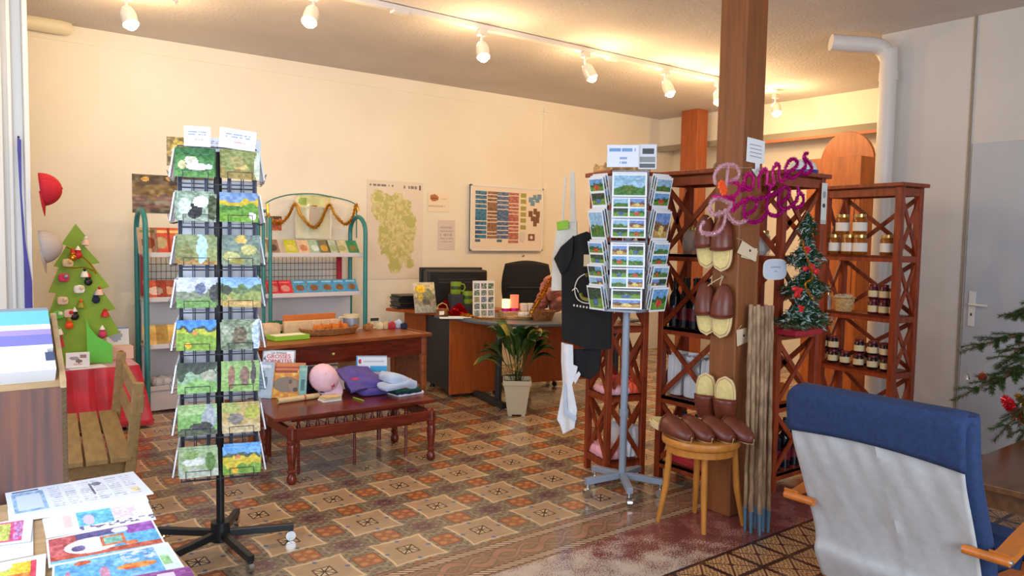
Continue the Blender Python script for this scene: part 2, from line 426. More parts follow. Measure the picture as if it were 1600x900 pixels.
# ================================================================== FLOOR
def floor_material():
    m = bpy.data.materials.new('cement_tiles'); m.use_nodes = True; nt = m.node_tree; LK = nt.links
    class Nn:
        def __init__(s, k): s.k = k
        def __add__(a, b): return op('ADD', a, b)
        def __radd__(a, b): return op('ADD', b, a)
        def __sub__(a, b): return op('SUBTRACT', a, b)
        def __rsub__(a, b): return op('SUBTRACT', b, a)
        def __mul__(a, b): return op('MULTIPLY', a, b)
        def __rmul__(a, b): return op('MULTIPLY', a, b)
        def __truediv__(a, b): return op('DIVIDE', a, b)
        def __lt__(a, b): return op('LESS_THAN', a, b)
        def __gt__(a, b): return op('GREATER_THAN', a, b)
    def op(t, *a):
        n = nt.nodes.new('ShaderNodeMath'); n.operation = t
        for i, x in enumerate(a):
            if isinstance(x, Nn): LK.new(x.k, n.inputs[i])
            else: n.inputs[i].default_value = x
        return Nn(n.outputs[0])
    ab = lambda x: op('ABSOLUTE', x); fr = lambda x: op('FRACT', x); mx = lambda a, b: op('MAXIMUM', a, b); mn = lambda a, b: op('MINIMUM', a, b)
    sn = lambda x: op('SINE', x)
    def length(a, b): return op('SQRT', a*a+b*b)
    def mix(f, a, b):
        n = nt.nodes.new('ShaderNodeMix'); n.data_type = 'RGBA'
        LK.new(f.k, n.inputs[0])
        for i, x in ((6, a), (7, b)):
            if isinstance(x, tuple): n.inputs[i].default_value = L4(x)
            else: LK.new(x, n.inputs[i])
        return n.outputs[2]
    g = nt.nodes.new('ShaderNodeNewGeometry'); sp = nt.nodes.new('ShaderNodeSeparateXYZ'); LK.new(g.outputs['Position'], sp.inputs[0])
    X, Y = Nn(sp.outputs[0]), Nn(sp.outputs[1])
    def noise(sc, det=3):
        n = nt.nodes.new('ShaderNodeTexNoise'); n.inputs['Scale'].default_value = sc; n.inputs['Detail'].default_value = det
        LK.new(g.outputs['Position'], n.inputs['Vector']); return Nn(n.outputs[0])
    n1 = noise(9); n2 = noise(45); n3 = noise(2.2); nf = noise(140, 5)
    # main field: repeat of 0.42 m
    u = fr(X*(1/.42)+.5)-.5; v = fr(Y*(1/.42)+.5)-.5; a = ab(u); b = ab(v)
    a2 = .5-a; b2 = .5-b
    rr = length(a2, b2)
    olive = mix((sn(rr*52+sn(a*40)*.8) > .15), (132, 118, 98), (154, 140, 116))
    olive = mix((sn(a*55)*sn(b*55) > .45), olive, (108, 92, 82))
    ros = rr+sn(op('ARCTAN2', a2, b2)*8)*.02
    C = mix(ros < .155, olive, (118, 88, 88)); C = mix(ros < .085, C, (92, 66, 74)); C = mix(ros < .04, C, (140, 104, 92))
    def orange(C, p, q):   # rectangle centred at p=.5
        dp = .5-p
        msk = mx(dp*(1/.15), q*(1/.15)) < 1
        C = mix(msk, C, (122, 74, 56))
        inn = mx(dp*(1/.135), q*(1/.135)) < 1
        curls = sn(length(dp-.075, ab(q-.07))*75) > .1
        C = mix(inn, C, (166, 98, 64))
        return mix(op('MULTIPLY', inn, curls), C, (192, 136, 88))
    C = orange(C, a, b); C = orange(C, b, a)
    hi = mx(a, b); lo = mn(a, b); ratio = lo/mx(hi, .001)
    lim = .312+op('POWER', ratio, 4)*.022
    C = mix(hi < lim, C, (222, 194, 156))
    C = mix(hi < (lim-.032), C, (186, 154, 120))
    C = mix(length(a, b) < .27, C, (178, 150, 120))
    C = mix(length(hi-.262, lo) < .028, C, (104, 112, 152))
    C = mix(hi < .108, C, (88, 58, 44)); C = mix(hi < .090, C, (206, 180, 144))
    star = mx((ab(a-b) < .013), mx((lo < .008), (hi < .02)))
    C = mix(op('MULTIPLY', star, (hi < .090)), C, (54, 38, 34))
    grid = mx((a2 < .003), mx((b2 < .003), mx((a < .0025), (b < .0025))))
    C = mix(grid*.35, C, (80, 62, 50))
    # border band: Y -0.87 .. -0.585
    bd = mix(n2 > .5, (140, 104, 78), (156, 120, 92))
    wv = ab(Y+.73+sn(X*22)*.045); bd = mix(wv < .030, bd, (118, 100, 80)); bd = mix(wv < .020, bd, (172, 122, 98))
    wv2 = ab(Y+.73-sn(X*22)*.045); bd = mix(wv2 < .016, bd, (126, 98, 80)); bd = mix(wv2 < .009, bd, (160, 122, 100))
    rope = mn(ab(Y+.625), ab(Y+.835))
    st = fr((X+Y*1.6)*26) > .5
    bd = mix(rope < .027, bd, (104, 70, 56)); bd = mix(op('MULTIPLY', rope < .02, st), bd, (222, 194, 164))
    C = mix(Y < -.585, C, bd)
    # worn red cement strip: Y -1.308 .. -0.87
    red = mix(n1 > .52, (130, 70, 68), (146, 84, 80))
    dirt = (nf*1.5+n1*.4+n3*.3+(0-X)*.06+(0-Y)*.10) > 1.36
    red = mix(op('MULTIPLY', dirt, .75), red, (200, 190, 174)) if False else mix(dirt*.7, red, (204, 192, 176))
    worn = (n1*.5+nf*1.1+(0-X)*.36+(0-Y)*.42+n3*.2) > 1.22
    red = mix(worn*.75, red, (206, 196, 182))
    C = mix(Y < -.872, C, red)
    # near field, 0.2 m tiles
    p = ab(fr(X*5)-.5); q = ab(fr((Y+1.32)*5)-.5)
    t2 = mix(sn((p+q)*70) > .55, (212, 172, 122), (164, 120, 80))
    t2 = mix(sn(p*48)*sn(q*48) > .35, t2, (112, 66, 50))
    t2 = mix(ab(p-q) < .035, t2, (92, 50, 44)); t2 = mix(length(p, q) < .07, t2, (84, 44, 40))
    t2 = mix(mx(p, q) > .44, t2, (74, 42, 38)); t2 = mix(mx(p, q) > .485, t2, (40, 32, 34))
    C = mix(Y < -1.312, C, t2)
    # general wear
    hs = nt.nodes.new('ShaderNodeMix'); hs.data_type = 'RGBA'; hs.blend_type = 'MULTIPLY'; hs.inputs[0].default_value = .5
    rp = nt.nodes.new('ShaderNodeValToRGB'); rp.color_ramp.elements[0].color = (.62, .6, .58, 1); rp.color_ramp.elements[1].color = (1, 1, 1, 1)
    rp.color_ramp.elements[0].position = .3; rp.color_ramp.elements[1].position = .65
    LK.new(n1.k, rp.inputs[0]); LK.new(C, hs.inputs[6]); LK.new(rp.outputs[0], hs.inputs[7])
    bs = nt.nodes['Principled BSDF']; LK.new(hs.outputs[2], bs.inputs['Base Color'])
    ro = op('ADD', n1*.18, .10); LK.new(ro.k, bs.inputs['Roughness'])
    bs.inputs['Specular IOR Level'].default_value = .45
    MATS['cement_tiles'] = m
floor_material()

def plaster(name, col, col2, bump, sc):
    m = mat(name, col, .8, var=.05, scale=1.3, col2=col2)
    nt = m.node_tree; nz = nt.nodes.new('ShaderNodeTexNoise'); nz.inputs['Scale'].default_value = sc; nz.inputs['Detail'].default_value = 6
    g = nt.nodes.new('ShaderNodeNewGeometry'); nt.links.new(g.outputs['Position'], nz.inputs['Vector'])
    bp = nt.nodes.new('ShaderNodeBump'); bp.inputs['Strength'].default_value = bump; bp.inputs['Distance'].default_value = .02
    nt.links.new(nz.outputs[0], bp.inputs['Height']); nt.links.new(bp.outputs[0], nt.nodes['Principled BSDF'].inputs['Normal'])
plaster('wall_cream', (238, 231, 216), (232, 224, 208), .08, 14)
plaster('wall_white', (214, 210, 206), (206, 202, 198), .08, 14)
plaster('ceiling_plaster', (214, 206, 200), (204, 196, 192), .5, 40)
mat('soffit_grey', (150, 140, 124), .8); mat('soffit_red', (186, 116, 84), .6)

H = 3.1; YW = 3.55; XF = 5.7; XR = 3.74; YR = -.44; XL = -3.2; YB = -5.6
struct('floor', MB().box((1.5, -1, -.05), (9.8, 9.6, .1)), 'cement_tiles')
struct('ceiling', MB().box((1.5, -1, H+.05), (9.8, 9.6, .1)), 'ceiling_plaster')
struct('wall_left', MB().box((1.5, YW+.075, H/2), (9.8, .15, H)), 'wall_cream')
# far wall: header above, recess below
wf = MB().box((XF+.35, 1.5, 2.72+.19), (.7, 4.1, .38)); struct('wall_far', wf, 'wall_cream')
struct('wall_recess', MB().box((XF+.33, 1.5, 1.36), (.1, 4.1, 2.72)), 'wall_cream')
struct('trim_1', MB().box((XF-.03, 1.5, 2.70), (.06, 4.1, .07)), 'soffit_grey')
struct('trim_2', MB().box((XF-.035, 1.0, 2.65), (.05, 3.1, .03)), 'soffit_red')
struct('wall_right', MB().box((XR+.1, (YR+YB)/2, H/2), (.2, YR-YB, H)), 'wall_white')
struct('wall_return', MB().box(((XR+XF)/2+.45, YR-.1, H/2), (XF-XR+.5, .2, H)), 'wall_white')
# entrance side walls with the windows the daylight comes through (behind the visitor)
wb = MB()
for (x0, x1, z0, z1) in ((XL-.2, XR, 0, .5), (XL-.2, XR, 2.9, H), (XL-.2, -3.05, .5, 2.9), (.7, XR, .5, 2.9)):
    wb.box(((x0+x1)/2, YB-.1, (z0+z1)/2), (x1-x0, .2, z1-z0))
struct('wall_front', wb, 'wall_white')
wl = MB()
for (y0, y1, z0, z1) in ((YB, YW, 0, .5), (YB, YW, 2.9, H), (YB, -2.0, .5, 2.9), (.8, YW, .5, 2.9)):
    wl.box((XL-.1, (y0+y1)/2, (z0+z1)/2), (.2, y1-y0, z1-z0))
struct('wall_side', wl, 'wall_white')
def window(name, axis, a0, a1, z0, z1, c):
    f = MB()
    def bx(p0, p1, z0_, z1_):
        if axis == 'x': f.box(((p0+p1)/2, c, (z0_+z1_)/2), (p1-p0, .07, z1_-z0_))
        else: f.box((c, (p0+p1)/2, (z0_+z1_)/2), (.07, p1-p0, z1_-z0_))
    n = 3
    for i in range(n+1):
        p = a0+(a1-a0)*i/n; bx(p-.03, p+.03, z0, z1)
    bx(a0, a1, z0, z0+.06); bx(a0, a1, z1-.06, z1)
    r = struct(name, f, 'white_paint'); return r
window('window_1', 'x', -3.05, .7, .5, 2.9, YB-.1)
window('window_2', 'y', -2.0, .8, .5, 2.9, XL-.1)
# fine raised line along the long wall, and the seam of a wall panel
zt = at(200, 80, Y=YW).z
struct('trim_3', MB().box((1.4, YW-.004, at(400, 108, Y=YW).z), (5.9, .008, .012)), 'wall_cream')
struct('trim_4', MB().box((at(848, 250, Y=YW).x, YW-.004, 1.55), (.012, .008, 2.95)), 'wall_cream')
# rounded duct at the ceiling, upper left
p0, p1 = at(30, 30, Y=YW-.07), at(101, 33, Y=YW-.07)
d = MB(); d.tube([(p0.x-.3, YW-.07, p0.z), (p1.x-.03, YW-.07, p0.z-.01), (p1.x+.02, YW-.05, p0.z-.01), (p1.x+.035, YW-.02, p0.z-.01)], [.062, .062, .055, .02], 14)
struct('trim_5', d, 'duct', smooth=True)
# white jamb on the left
j = MB()
j.box((-1.98, 2.62, H/2), (.64, .12, H)); j.box((-1.645, 2.60, H/2), (.03, .2, H)); j.box((-1.735, 2.545, H/2), (.022, .03, H)); j.box((-1.80, 2.53, H/2), (.04, .06, H))
struct('trim_6', j, 'white_paint', bevel=.004)
# right-hand wall: corner board, door, pipe
struct('trim_7', MB().box((XR-.006, -1.113, H/2), (.012, .014, H)), 'soffit_grey')
dr = struct('door_1', MB().box((XR-.01, -1.62, 1.1), (.02, .96, 2.2)), 'door_grey', bevel=.003)
hp = at(1519, 482, X=XR-.02)
MB().box((XR-.026, hp.y, 1.03), (.012, .045, .25)).build('handle_plate', 'white_paint', dr, bevel=.003)
MB().tube([(XR-.03, hp.y, 1.065), (XR-.075, hp.y, 1.065), (XR-.08, hp.y-.02, 1.065), (XR-.08, hp.y-.12, 1.06)], .009, 8).build('door_handle', 'white_paint', dr, smooth=True)
MB().box((XR-.034, hp.y, 1.065), (.006, .014, .014)).box((XR-.034, hp.y, .99), (.006, .008, .02)).build('keyhole', 'black_plastic', dr)
# vertical pipe with a bend
pa = at(1384, 250, X=3.66)
py = pa.y
pp = [(3.655, py+.01, 1.2), (3.655, py+.01, 2.80), (3.65, py+.02, 2.90), (3.62, py+.05, 2.965), (3.56, py+.10, 2.99), (3.42, py+.22, 3.0), (3.33, py+.30, 3.01)]
pt = thing('drain_pipe', 'white painted pipe down the right wall bending along the ceiling', 'pipe')
MB().tube(smoothpts([(3.655, py+.01, .0)]+pp, 5), .062, 16).build('pipe_run', 'pipe_paint', pt, smooth=True)
MB().tube([(3.66, py+.01, 2.72), (3.66, py+.01, 2.79)], .068, 16).build('pipe_collar', 'pipe_paint', pt, smooth=True)
re_root(pt)

# posts
def post(name, x0, x1, y0, y1, m, label):
    o = MB().box(((x0+x1)/2, (y0+y1)/2, H/2), (x1-x0, y1-y0, H)).build(name, m, bevel=.008); origin(o); return tag(o, label, 'post')
post('wooden_post', 1.19, 1.37, -1.045, -.875, 'post_wood', 'thick brown wooden post carrying hung slippers, floor to ceiling')
q0, q1 = at(1064, 200, X=5.35), at(1096, 200, X=5.35)
post('wooden_post', 5.35, 5.55, q1.y+.06, q0.y, 'far_post_wood', 'orange-brown wooden post by the far wall behind the shelves')

# track with spotlights
YT = 1.36
def trk(x, y): return at(x, y, Y=YT)
track = thing('lighting_track', 'white ceiling track running along the room above the spotlights', 'track')
MB().box(((-1.2+4.75)/2, YT, 3.075), (5.95, .055, .04)).build('rail', 'track_white', track, bevel=.004)
MB().box((4.76, YT, 3.07), (.05, .065, .05)).build('end_cap', 'track_white', track)
for x in (.5, 2.6): MB().box((x, YT, 3.065), (.12, .062, .05)).build('joint', 'track_white', track)
re_root(track)
def spotlight(loc, aim, label, L=.13, r=.05):
    t = thing('track_spotlight', label, 'spotlight', loc, group='ceiling spotlights')
    MB().box((0, 0, -.02), (.07, .05, .045)).build('mount', 'lamp_shell', t, bevel=.004)
    aim = Vector(aim).normalized(); top = Vector((0, 0, -.10)); e = top+aim*L
    MB().tube([(0, 0, -.04), (0, 0, -.07), top-aim*.0], .009, 8).build('stem', 'lamp_shell', t, smooth=True)
    h = MB(); h.lathe([(.0, -.005), (r*.62, 0), (r*.9, .03), (r, .06), (r, L), (r*.93, L), (r*.9, .07), (0, .06)], top, 20, aim); hd_ = h.build('lamp_head', 'lamp_shell', t, smooth=True)
    b = MB().ball(top+aim*(L-.005), r*.84, 14); b.build('bulb', 'bulb', hd_, smooth=True)
    ld = bpy.data.lights.new('spotlight_glow', 'POINT'); ld.energy = LAMP_W; ld.color = LAMP_C; ld.shadow_soft_size = .05
    lo = bpy.data.objects.new('spotlight_glow', ld); COL.objects.link(lo); lo.parent = t; lo.location = top+aim*(L+.085)
    # added point light beside the stem, standing in for back spill on the ceiling
    l2 = bpy.data.lights.new('ceiling_spill', 'POINT'); l2.energy = LAMP_W*.16; l2.color = LAMP_C; l2.shadow_soft_size = .03
    o2 = bpy.data.objects.new('ceiling_spill', l2); COL.objects.link(o2); o2.parent = t; o2.location = (.0, .075, -.075)
    return t
for (x, y, bx, by, lab) in ((490, -6, 483, 42, 'spotlight on the track, second from the left, tilted left'),
        (753, 50, 751, 90, 'spotlight on the track above the printed wall board, pointing straight down'),
        (915, 83, 922, 117, 'spotlight on the track, fourth from the left, tilted right'),
        (1040, 113, 1043, 142, 'spotlight on the track just left of the two posts'),
        (1122, 132, 1118, 160, 'spotlight on the track peeping out left of the thick front post'),
        (1212, 147, 1209, 180, 'spotlight at the far right end of the track')):
    P = trk(x, y); P.z = 3.055; P.y = YT
    B_ = at(bx, by, Y=YT-.02); aim = Vector((B_.x-P.x, -.06, -.13))
    if x == 490: aim = Vector((-.05, -.05, -.10))
    spotlight(P, aim, lab)
p = at(197, -6, Z=3.07)
spotlight((p.x, p.y, 3.09), (.02, -.06, -.13), 'leftmost ceiling spotlight, mounted apart from the long track', r=.052)
p2 = at(258, 0, Z=3.0)
o = MB().tube([(p2.x, p2.y, 3.10), (p2.x, p2.y, 3.05), (p2.x+.06, p2.y-.05, 2.985)], .014, 8).build('cable_clip', 'lamp_shell', smooth=True); origin(o); tag(o, 'small grey ceiling bracket right of the leftmost spotlight', 'bracket')
# ================================================================== SHELF UNITS
ZS = (.11, .52, .95, 1.40); HT = 1.87
def shelf_unit(label, loc, rz, w, d, faces, post_=.042, levels=ZS, plinth=True):
    """local x along the front, local y away from the viewer; origin at the front left foot"""
    t = thing('shelf_unit', label, 'shelf', loc, rz, 'dark wooden shelf units with crossed slats')
    for (x, y) in ((0, 0), (w-post_, 0), (0, d-post_), (w-post_, d-post_)):
        MB().box((x+post_/2, y+post_/2, HT/2), (post_, post_, HT)).build('corner_post', 'shelf_wood', t, bevel=.003)
    MB().box((w/2, d/2, HT+.012), (w+.05, d+.05, .026)).build('top_board', 'shelf_wood', t, bevel=.004)
    MB().box((w/2, .016, HT-.035), (w-.01, .022, .05)).box((w/2, d-.016, HT-.035), (w-.01, .022, .05)).box((.016, d/2, HT-.035), (.022, d-.01, .05)).box((w-.016, d/2, HT-.035), (.022, d-.01, .05)).build('top_rail', 'shelf_wood', t)
    for z in levels:
        b = MB()
        n = max(3, int(d/.07)); sw = d/n
        for i in range(n): b.box((w/2, sw*(i+.5), z-.009), (w-.01, sw-.008, .016))
        b.box((w/2, .014, z-.022), (w-.02, .02, .042)).box((w/2, d-.014, z-.022), (w-.02, .02, .042)).box((.014, d/2, z-.022), (.02, d-.02, .042)).box((w-.014, d/2, z-.022), (.02, d-.02, .042))
        b.build('shelf_board', 'shelf_wood', t)
    zz = list(levels)+[HT-.02]
    for f in faces:
        for i in range(len(zz)-1):
            z0, z1 = zz[i]+.004, zz[i+1]-.045
            if f == 'F': A, Bv = (post_*.6, .016), (w-post_*.6, .016)
            if f == 'B': A, Bv = (post_*.6, d-.016), (w-post_*.6, d-.016)
            if f == 'L': A, Bv = (.016, post_*.6), (.016, d-post_*.6)
            if f == 'R': A, Bv = (w-.016, post_*.6), (w-.016, d-post_*.6)
            b = MB(); up = (0, 1, 0) if f in 'FB' else (1, 0, 0)
            b.bar((A[0], A[1], z0), (Bv[0], Bv[1], z1), .03, .012, up); off = .004
            b.bar((A[0], A[1]+(off if f in 'FB' else 0), z1), (Bv[0], Bv[1]+(off if f in 'FB' else 0), z0), .03, .012, up)
            b.build('cross_brace', 'shelf_wood', t)
    return t
# unit 1 (T-shirts), nearest corner at U1
U1 = Vector((1.088, -.2, 0)); a1 = math.atan2(-.075, .27)
shelf_unit('leftmost slatted shelf unit, behind the black T-shirt and grey card spinner', U1, a1, .285, .285, 'FLBR', .036)
# unit 2: long face looks towards -X
def unit_local(o, rz): return lambda x, y, z=0: Vector((o[0]+math.cos(rz)*x-math.sin(rz)*y, o[1]+math.sin(rz)*x+math.cos(rz)*y, z))
U2 = Vector((1.40, -.315, 0)); a2_ = -PI/2
shelf_unit('slatted shelf unit directly left of the thick post, wine bottles on it', U2, a2_, .46, .255, 'FLR')
L2 = unit_local(U2, a2_)
U3 = Vector((1.72, -.95, 0)); a3 = 0.0
shelf_unit('slatted shelf unit right of the thick post, small green tree against it', U3, a3, .44, .44, 'FLR')
L3 = unit_local(U3, a3)
U4 = Vector((3.07, -.40, 0)); a4 = math.atan2(-.60, -.07)
shelf_unit('rightmost slatted shelf unit full of jam and honey jars', U4, a4, .61, .26, 'LRB', .045, levels=(.12, .6, .985, 1.40))
L4_ = unit_local(U4, a4)

# ------------------------------------------------------------------ jars and bottles
def jar(label, r, h, fill, lid, lab, group, lab_h=.42):
    t = thing('jar', label, 'jar', (0, 0, 0), 0, group)
    MB().lathe([(0, 0), (r*.9, 0), (r, .006), (r, h*.76), (r*.82, h*.84), (r*.78, h*.86), (0, h*.86)], n=16).build('glass_body', fill, t, smooth=True)
    MB().lathe([(0, h*.84), (r*.86, h*.84), (r*.86, h*.985), (r*.8, h), (0, h)], n=16).build('lid', lid, t, smooth=True)
    MB().lathe([(r*1.012, h*.16), (r*1.012, h*(.16+lab_h))], n=16).build('paper_label', lab, t, smooth=True, solid=.001)
    return t
PROTO = {}
def place_jar(kind, loc, label, group, rz=0):
    spec = {'honey': (.048, .145, 'honey', 'lid_gold', 'label_white'), 'amber': (.042, .125, 'amber_jam', 'lid_gold', 'label_cream'),
            'dark': (.036, .098, 'dark_jam', 'lid_wine', 'label_cream'), 'wine': (.034, .105, 'wine_jam', 'lid_wine', 'label_cream'),
            'small': (.032, .08, 'amber_jam', 'lid_gold', 'label_white')}[kind]
    if kind not in PROTO:
        t = jar(label, *spec, group); PROTO[kind] = t; t.location = loc; return t
    return dup(PROTO[kind], loc, rz, label, group)
def on4(x, y, depth, z):     # spot on the rightmost unit's shelf seen at picture column x
    o = L4_(0, depth); dirv = Vector((math.cos(a4), math.sin(a4), 0)); d = ray(x, y)
    # intersect the vertical plane (o, dirv) with the viewing ray, horizontally
    A = d.x*(-dirv.y)+dirv.x*d.y
    wx, wy = o.x-CAM.x, o.y-CAM.y
    t = (wx*(-dirv.y)+dirv.x*wy)/A
    P = CAM+d*t; return Vector((P.x, P.y, z))
ztop = 1.401
for nm, x in zip(('left', 'middle', 'right'), (1303, 1326, 1344)):
    place_jar('honey', on4(x, 380, .07, ztop), nm+' white-labelled honey jar of the bottom row, topmost jar shelf', 'honey jars in the row on the top jar shelf')
for x, w in ((1317, 'left'), (1344, 'right')):
    place_jar('honey', on4(x, 345, .07, ztop+.146), 'honey jar stacked on top of the row, %s one of the two' % w, 'honey jars stacked on the row')
place_jar('honey', on4(1387, 380, .08, ztop), 'lone honey jar at the right end of the topmost jar shelf', 'honey jars on the top jar shelf')
place_jar('amber', on4(1287, 380, .07, ztop), 'dark amber jar at the left end of the topmost jar shelf', 'honey jars on the top jar shelf')
z = .986
for i, x in enumerate((1364, 1381, 1398)):
    for lv in range(2):
        place_jar('wine', on4(x, 480, .08, z+lv*.106), '%s dark red jam jar of the %s layer, middle jar shelf' % (('left', 'middle', 'right')[i], 'lower' if lv == 0 else 'upper'), 'dark red jam jars, %s layer' % ('lower' if lv == 0 else 'upper'))
for x in (1372, 1393): place_jar('wine', on4(x, 430, .19, z), ('left ' if x < 1380 else 'right ')+'dark red jam jar behind the double stack on the middle shelf', 'dark red jars in the back row')
z = .601
for nm, x in zip(('first', 'second', 'third', 'fourth', 'fifth', 'last'), (1283, 1301, 1320, 1341, 1363, 1384)):
    place_jar('dark', on4(x, 570, .06, z), nm+' dark jam jar with cream label in the bottom row, lowest jar shelf', 'dark jars in the bottom row of the lowest jar shelf')
for x in (1287, 1302): place_jar('dark', on4(x, 540, .06, z+.099), ('left ' if x < 1290 else 'right ')+'dark jam jar stacked on the left of the lowest jar shelf', 'dark jars stacked left on the lowest jar shelf')
for x in (1343, 1364, 1384): place_jar('dark', on4(x, 540, .06, z+.099), {1343: 'left ', 1364: 'middle ', 1384: 'right '}[x]+'dark jam jar stacked on the right of the lowest jar shelf', 'dark jars stacked right on the lowest jar shelf')
for nm, x in zip(('first', 'second', 'third', 'fourth'), (1292, 1310, 1350, 1372)): place_jar('dark', on4(x, 570, .17, z), nm+' dark jam jar in the back row of the lowest jar shelf', 'dark jars in the back row of the lowest jar shelf')
# basket and preserving glasses on the middle shelf
bk = on4(1318, 485, .08, .986)
bt = thing('basket', 'pale round basket between the jars on the middle jar shelf', 'basket', bk)
MB().lathe([(0, 0), (.055, 0), (.075, .095), (.085, .10), (.078, .104), (.068, .095), (.05, .01), (0, .01)], n=20).build('basket_body', 'wicker_pale', bt, smooth=True)
MB().soft((0, 0, .10), (.12, .10, .04), .5, .01).build('filling', 'clear_film', bt, smooth=True)
def clear_jar(label, loc, r, h, group=None, fill=None):
    t = thing('glass_jar', label, 'jar', loc, 0, group)
    MB().lathe([(0, 0), (r*.8, 0), (r, .02), (r*1.02, h*.5), (r*.9, h*.75), (r*.66, h*.84), (r*.66, h*.87), (r*.6, h*.84), (r*.86, h*.72), (r*.96, h*.5), (r*.93, .03), (0, .012)], n=20).build('glass_body', 'jar_glass', t, smooth=True)
    MB().lathe([(0, h*.84), (r*.74, h*.84), (r*.74, h*.97), (r*.6, h), (0, h)], n=20).build('lid', 'lid_gold', t, smooth=True)
    MB().lathe([(0, .02), (r*.88, .025), (r*.9, h*.48), (0, h*.5)], n=16).build('contents', fill or 'honey', t, smooth=True)
    return t
clear_jar('small clear glass with preserve left of the pale basket', on4(1292, 485, .08, .986), .035, .13, fill='soap')
# unit 2 (left of the post)
for i, (y, d_, zz_, r, h) in enumerate(((.15, .12, 1.401, .058, .17), (.25, .10, 1.401, .06, .12), (.36, .13, 1.401, .055, .14))):
    clear_jar(('left', 'middle', 'right')[i]+' of three round glass jars above the wine bottles', L2(y, d_, zz_), r, h, 'round glass jars above the bottles', ('soap', 'amber_jam', 'honey')[i])
def bottle(label, group):
    t = thing('wine_bottle', label, 'bottle', (0, 0, 0), 0, group)
    r = .037
    MB().lathe([(0, 0), (r, 0), (r, .17), (r*.95, .19), (r*.45, .225), (r*.38, .24), (r*.38, .29), (r*.45, .292), (r*.45, .30), (0, .30)], n=14).build('glass_body', 'bottle_dark', t, smooth=True)
    MB().lathe([(r*1.01, .05), (r*1.01, .12)], n=14).build('paper_label', 'lid_wine', t, smooth=True, solid=.001)
    MB().lathe([(r*.42, .245), (r*.42, .303), (0, .304)], n=12).build('cap', 'charcoal', t, smooth=True)
    return t
bproto = None
for row, dd, nm in ((0, .07, 'front'), (1, .16, 'back')):
    for k in range(5):
        P = L2(.075+.077*k+.02*row, dd, .951); lab = '%s dark wine bottle in the %s row left of the thick post' % (('leftmost', 'second', 'third', 'fourth', 'rightmost')[k], nm); g = 'dark wine bottles, %s row' % nm
        if bproto is None: bproto = bottle(lab, g); bproto.location = P
        else: dup(bproto, P, 0, lab, g)
for k in range(3): dup(bproto, L3(.12+.1*k, .07, .111), 0, ('left ', 'middle ', 'right ')[k]+'dark bottle on the lowest shelf right of the thick post', 'dark bottles on the lowest shelf')
for k in range(3): dup(bproto, L2(.11+.1*k, .15, .111), 0, ('left ', 'middle ', 'right ')[k]+'dark bottle on the lowest shelf behind the slippers', 'dark bottles low behind the slippers')
# white paper bags on unit 2
for i in range(3):
    P = L2(.09+.12*i, .12, .521)
    t = thing('paper_bag', ('left', 'middle', 'right')[i]+' of the white packets on the shelf left of the post', 'packet', P, a2_+.2*i, 'white packets on the shelf')
    MB().soft((0, 0, .13), (.11, .12, .26), .25, .012, i).build('bag_body', 'white_cloth', t, smooth=True)
    MB().box((0, 0, .265), (.10, .02, .02)).build('folded_top', 'paper', t)
o = MB().soft(L2(.23, .15, .13), (.20, .36, .05), .3, .01).build('folded_cloth', 'red_satin', smooth=True); origin(o); tag(o, 'red folded cloth low on the shelf unit behind the stool', 'cloth')
# unit 3 things
clear_jar('tall clear glass jar on the upper shelf just right of the thick post', L3(.05, .30, 1.401), .05, .19, fill='clear_film')
clear_jar('clear glass jar on the upper shelf behind the oval sign', L3(.08, .18, 1.401), .045, .15, fill='clear_film')
for k in range(3): clear_jar(('left', 'middle', 'right')[k]+' of three squat glass jars behind the tops of the canes', L3(.04+.11*k, .10+.05*(2-k), .951), .048, .10, 'squat glass jars behind the canes', ('pale_blue_cloth', 'honey', 'amber_jam')[k])
o = MB().box(L3(.12, .34, 1.13), (.1, .16, .32)).build('carton', 'pale_wood', bevel=.004); origin(o); tag(o, 'upright pale carton standing behind the glass jars right of the post', 'box')
for k in range(3): place_jar('dark', L3(.10+.085*k, .06, .951), ('left ', 'middle ', 'right ')[k]+'dark jam jar on the shelf under the small green tree', 'dark jars under the small green tree')
bt = thing('wooden_basket', 'orange-brown wooden trug with handle beside the blue chair', 'basket', L3(.14, .14, .521), a3)
MB().box((0, 0, .02), (.2, .14, .04)).box((0, -.07, .04), (.2, .01, .07)).box((0, .07, .04), (.2, .01, .07)).box((-.1, 0, .05), (.01, .14, .1)).box((.1, 0, .05), (.01, .14, .1)).build('basket_body', 'arm_wood', bt)
MB().tube([(-.1, 0, .08), (-.06, 0, .19), (0, 0, .22), (.06, 0, .19), (.1, 0, .08)], .008, 8).build('handle', 'arm_wood', bt, smooth=True)
clear_jar('glass jar with shiny lid on the second-lowest shelf beside the blue chair', L3(.10, .10, .35-.24+.0), .04, .14, fill='soap') if False else None

# ------------------------------------------------------------------ unit 1 textiles
L1 = unit_local(U1, a1)
def cloth_pile(name, label, P, size, m, amp=.012, seed=1, rz=0, cat='cloth', group=None):
    o = MB().soft((0, 0, size[2]/2), size, .3, amp, seed, 12).build(name, m, smooth=True); o.location = P; o.rotation_euler = (0, 0, rz); return tag(o, label, cat, group)
cloth_pile('folded_cloth', 'pale pink folded cloth on the middle shelf of the leftmost unit', L1(.09, .10, .521), (.17, .19, .045), 'pink_cloth', seed=2, rz=a1)
cloth_pile('folded_cloth', 'rose folded cloth behind the spinner pole', L1(.19, .19, .521), (.13, .14, .08), 'rose_cloth', seed=4, rz=a1)
cloth_pile('folded_cloth', 'coral red folded cloth right of the spinner pole', L1(.205, .08, .521), (.12, .12, .07), 'coral_cloth', seed=5, rz=a1)
cloth_pile('folded_cloth', 'flowered pale cloth pile on the lowest shelf of the leftmost unit', L1(.09, .14, .111), (.16, .24, .07), 'pink_cloth', seed=7, rz=a1)
def white_bundle(): pass
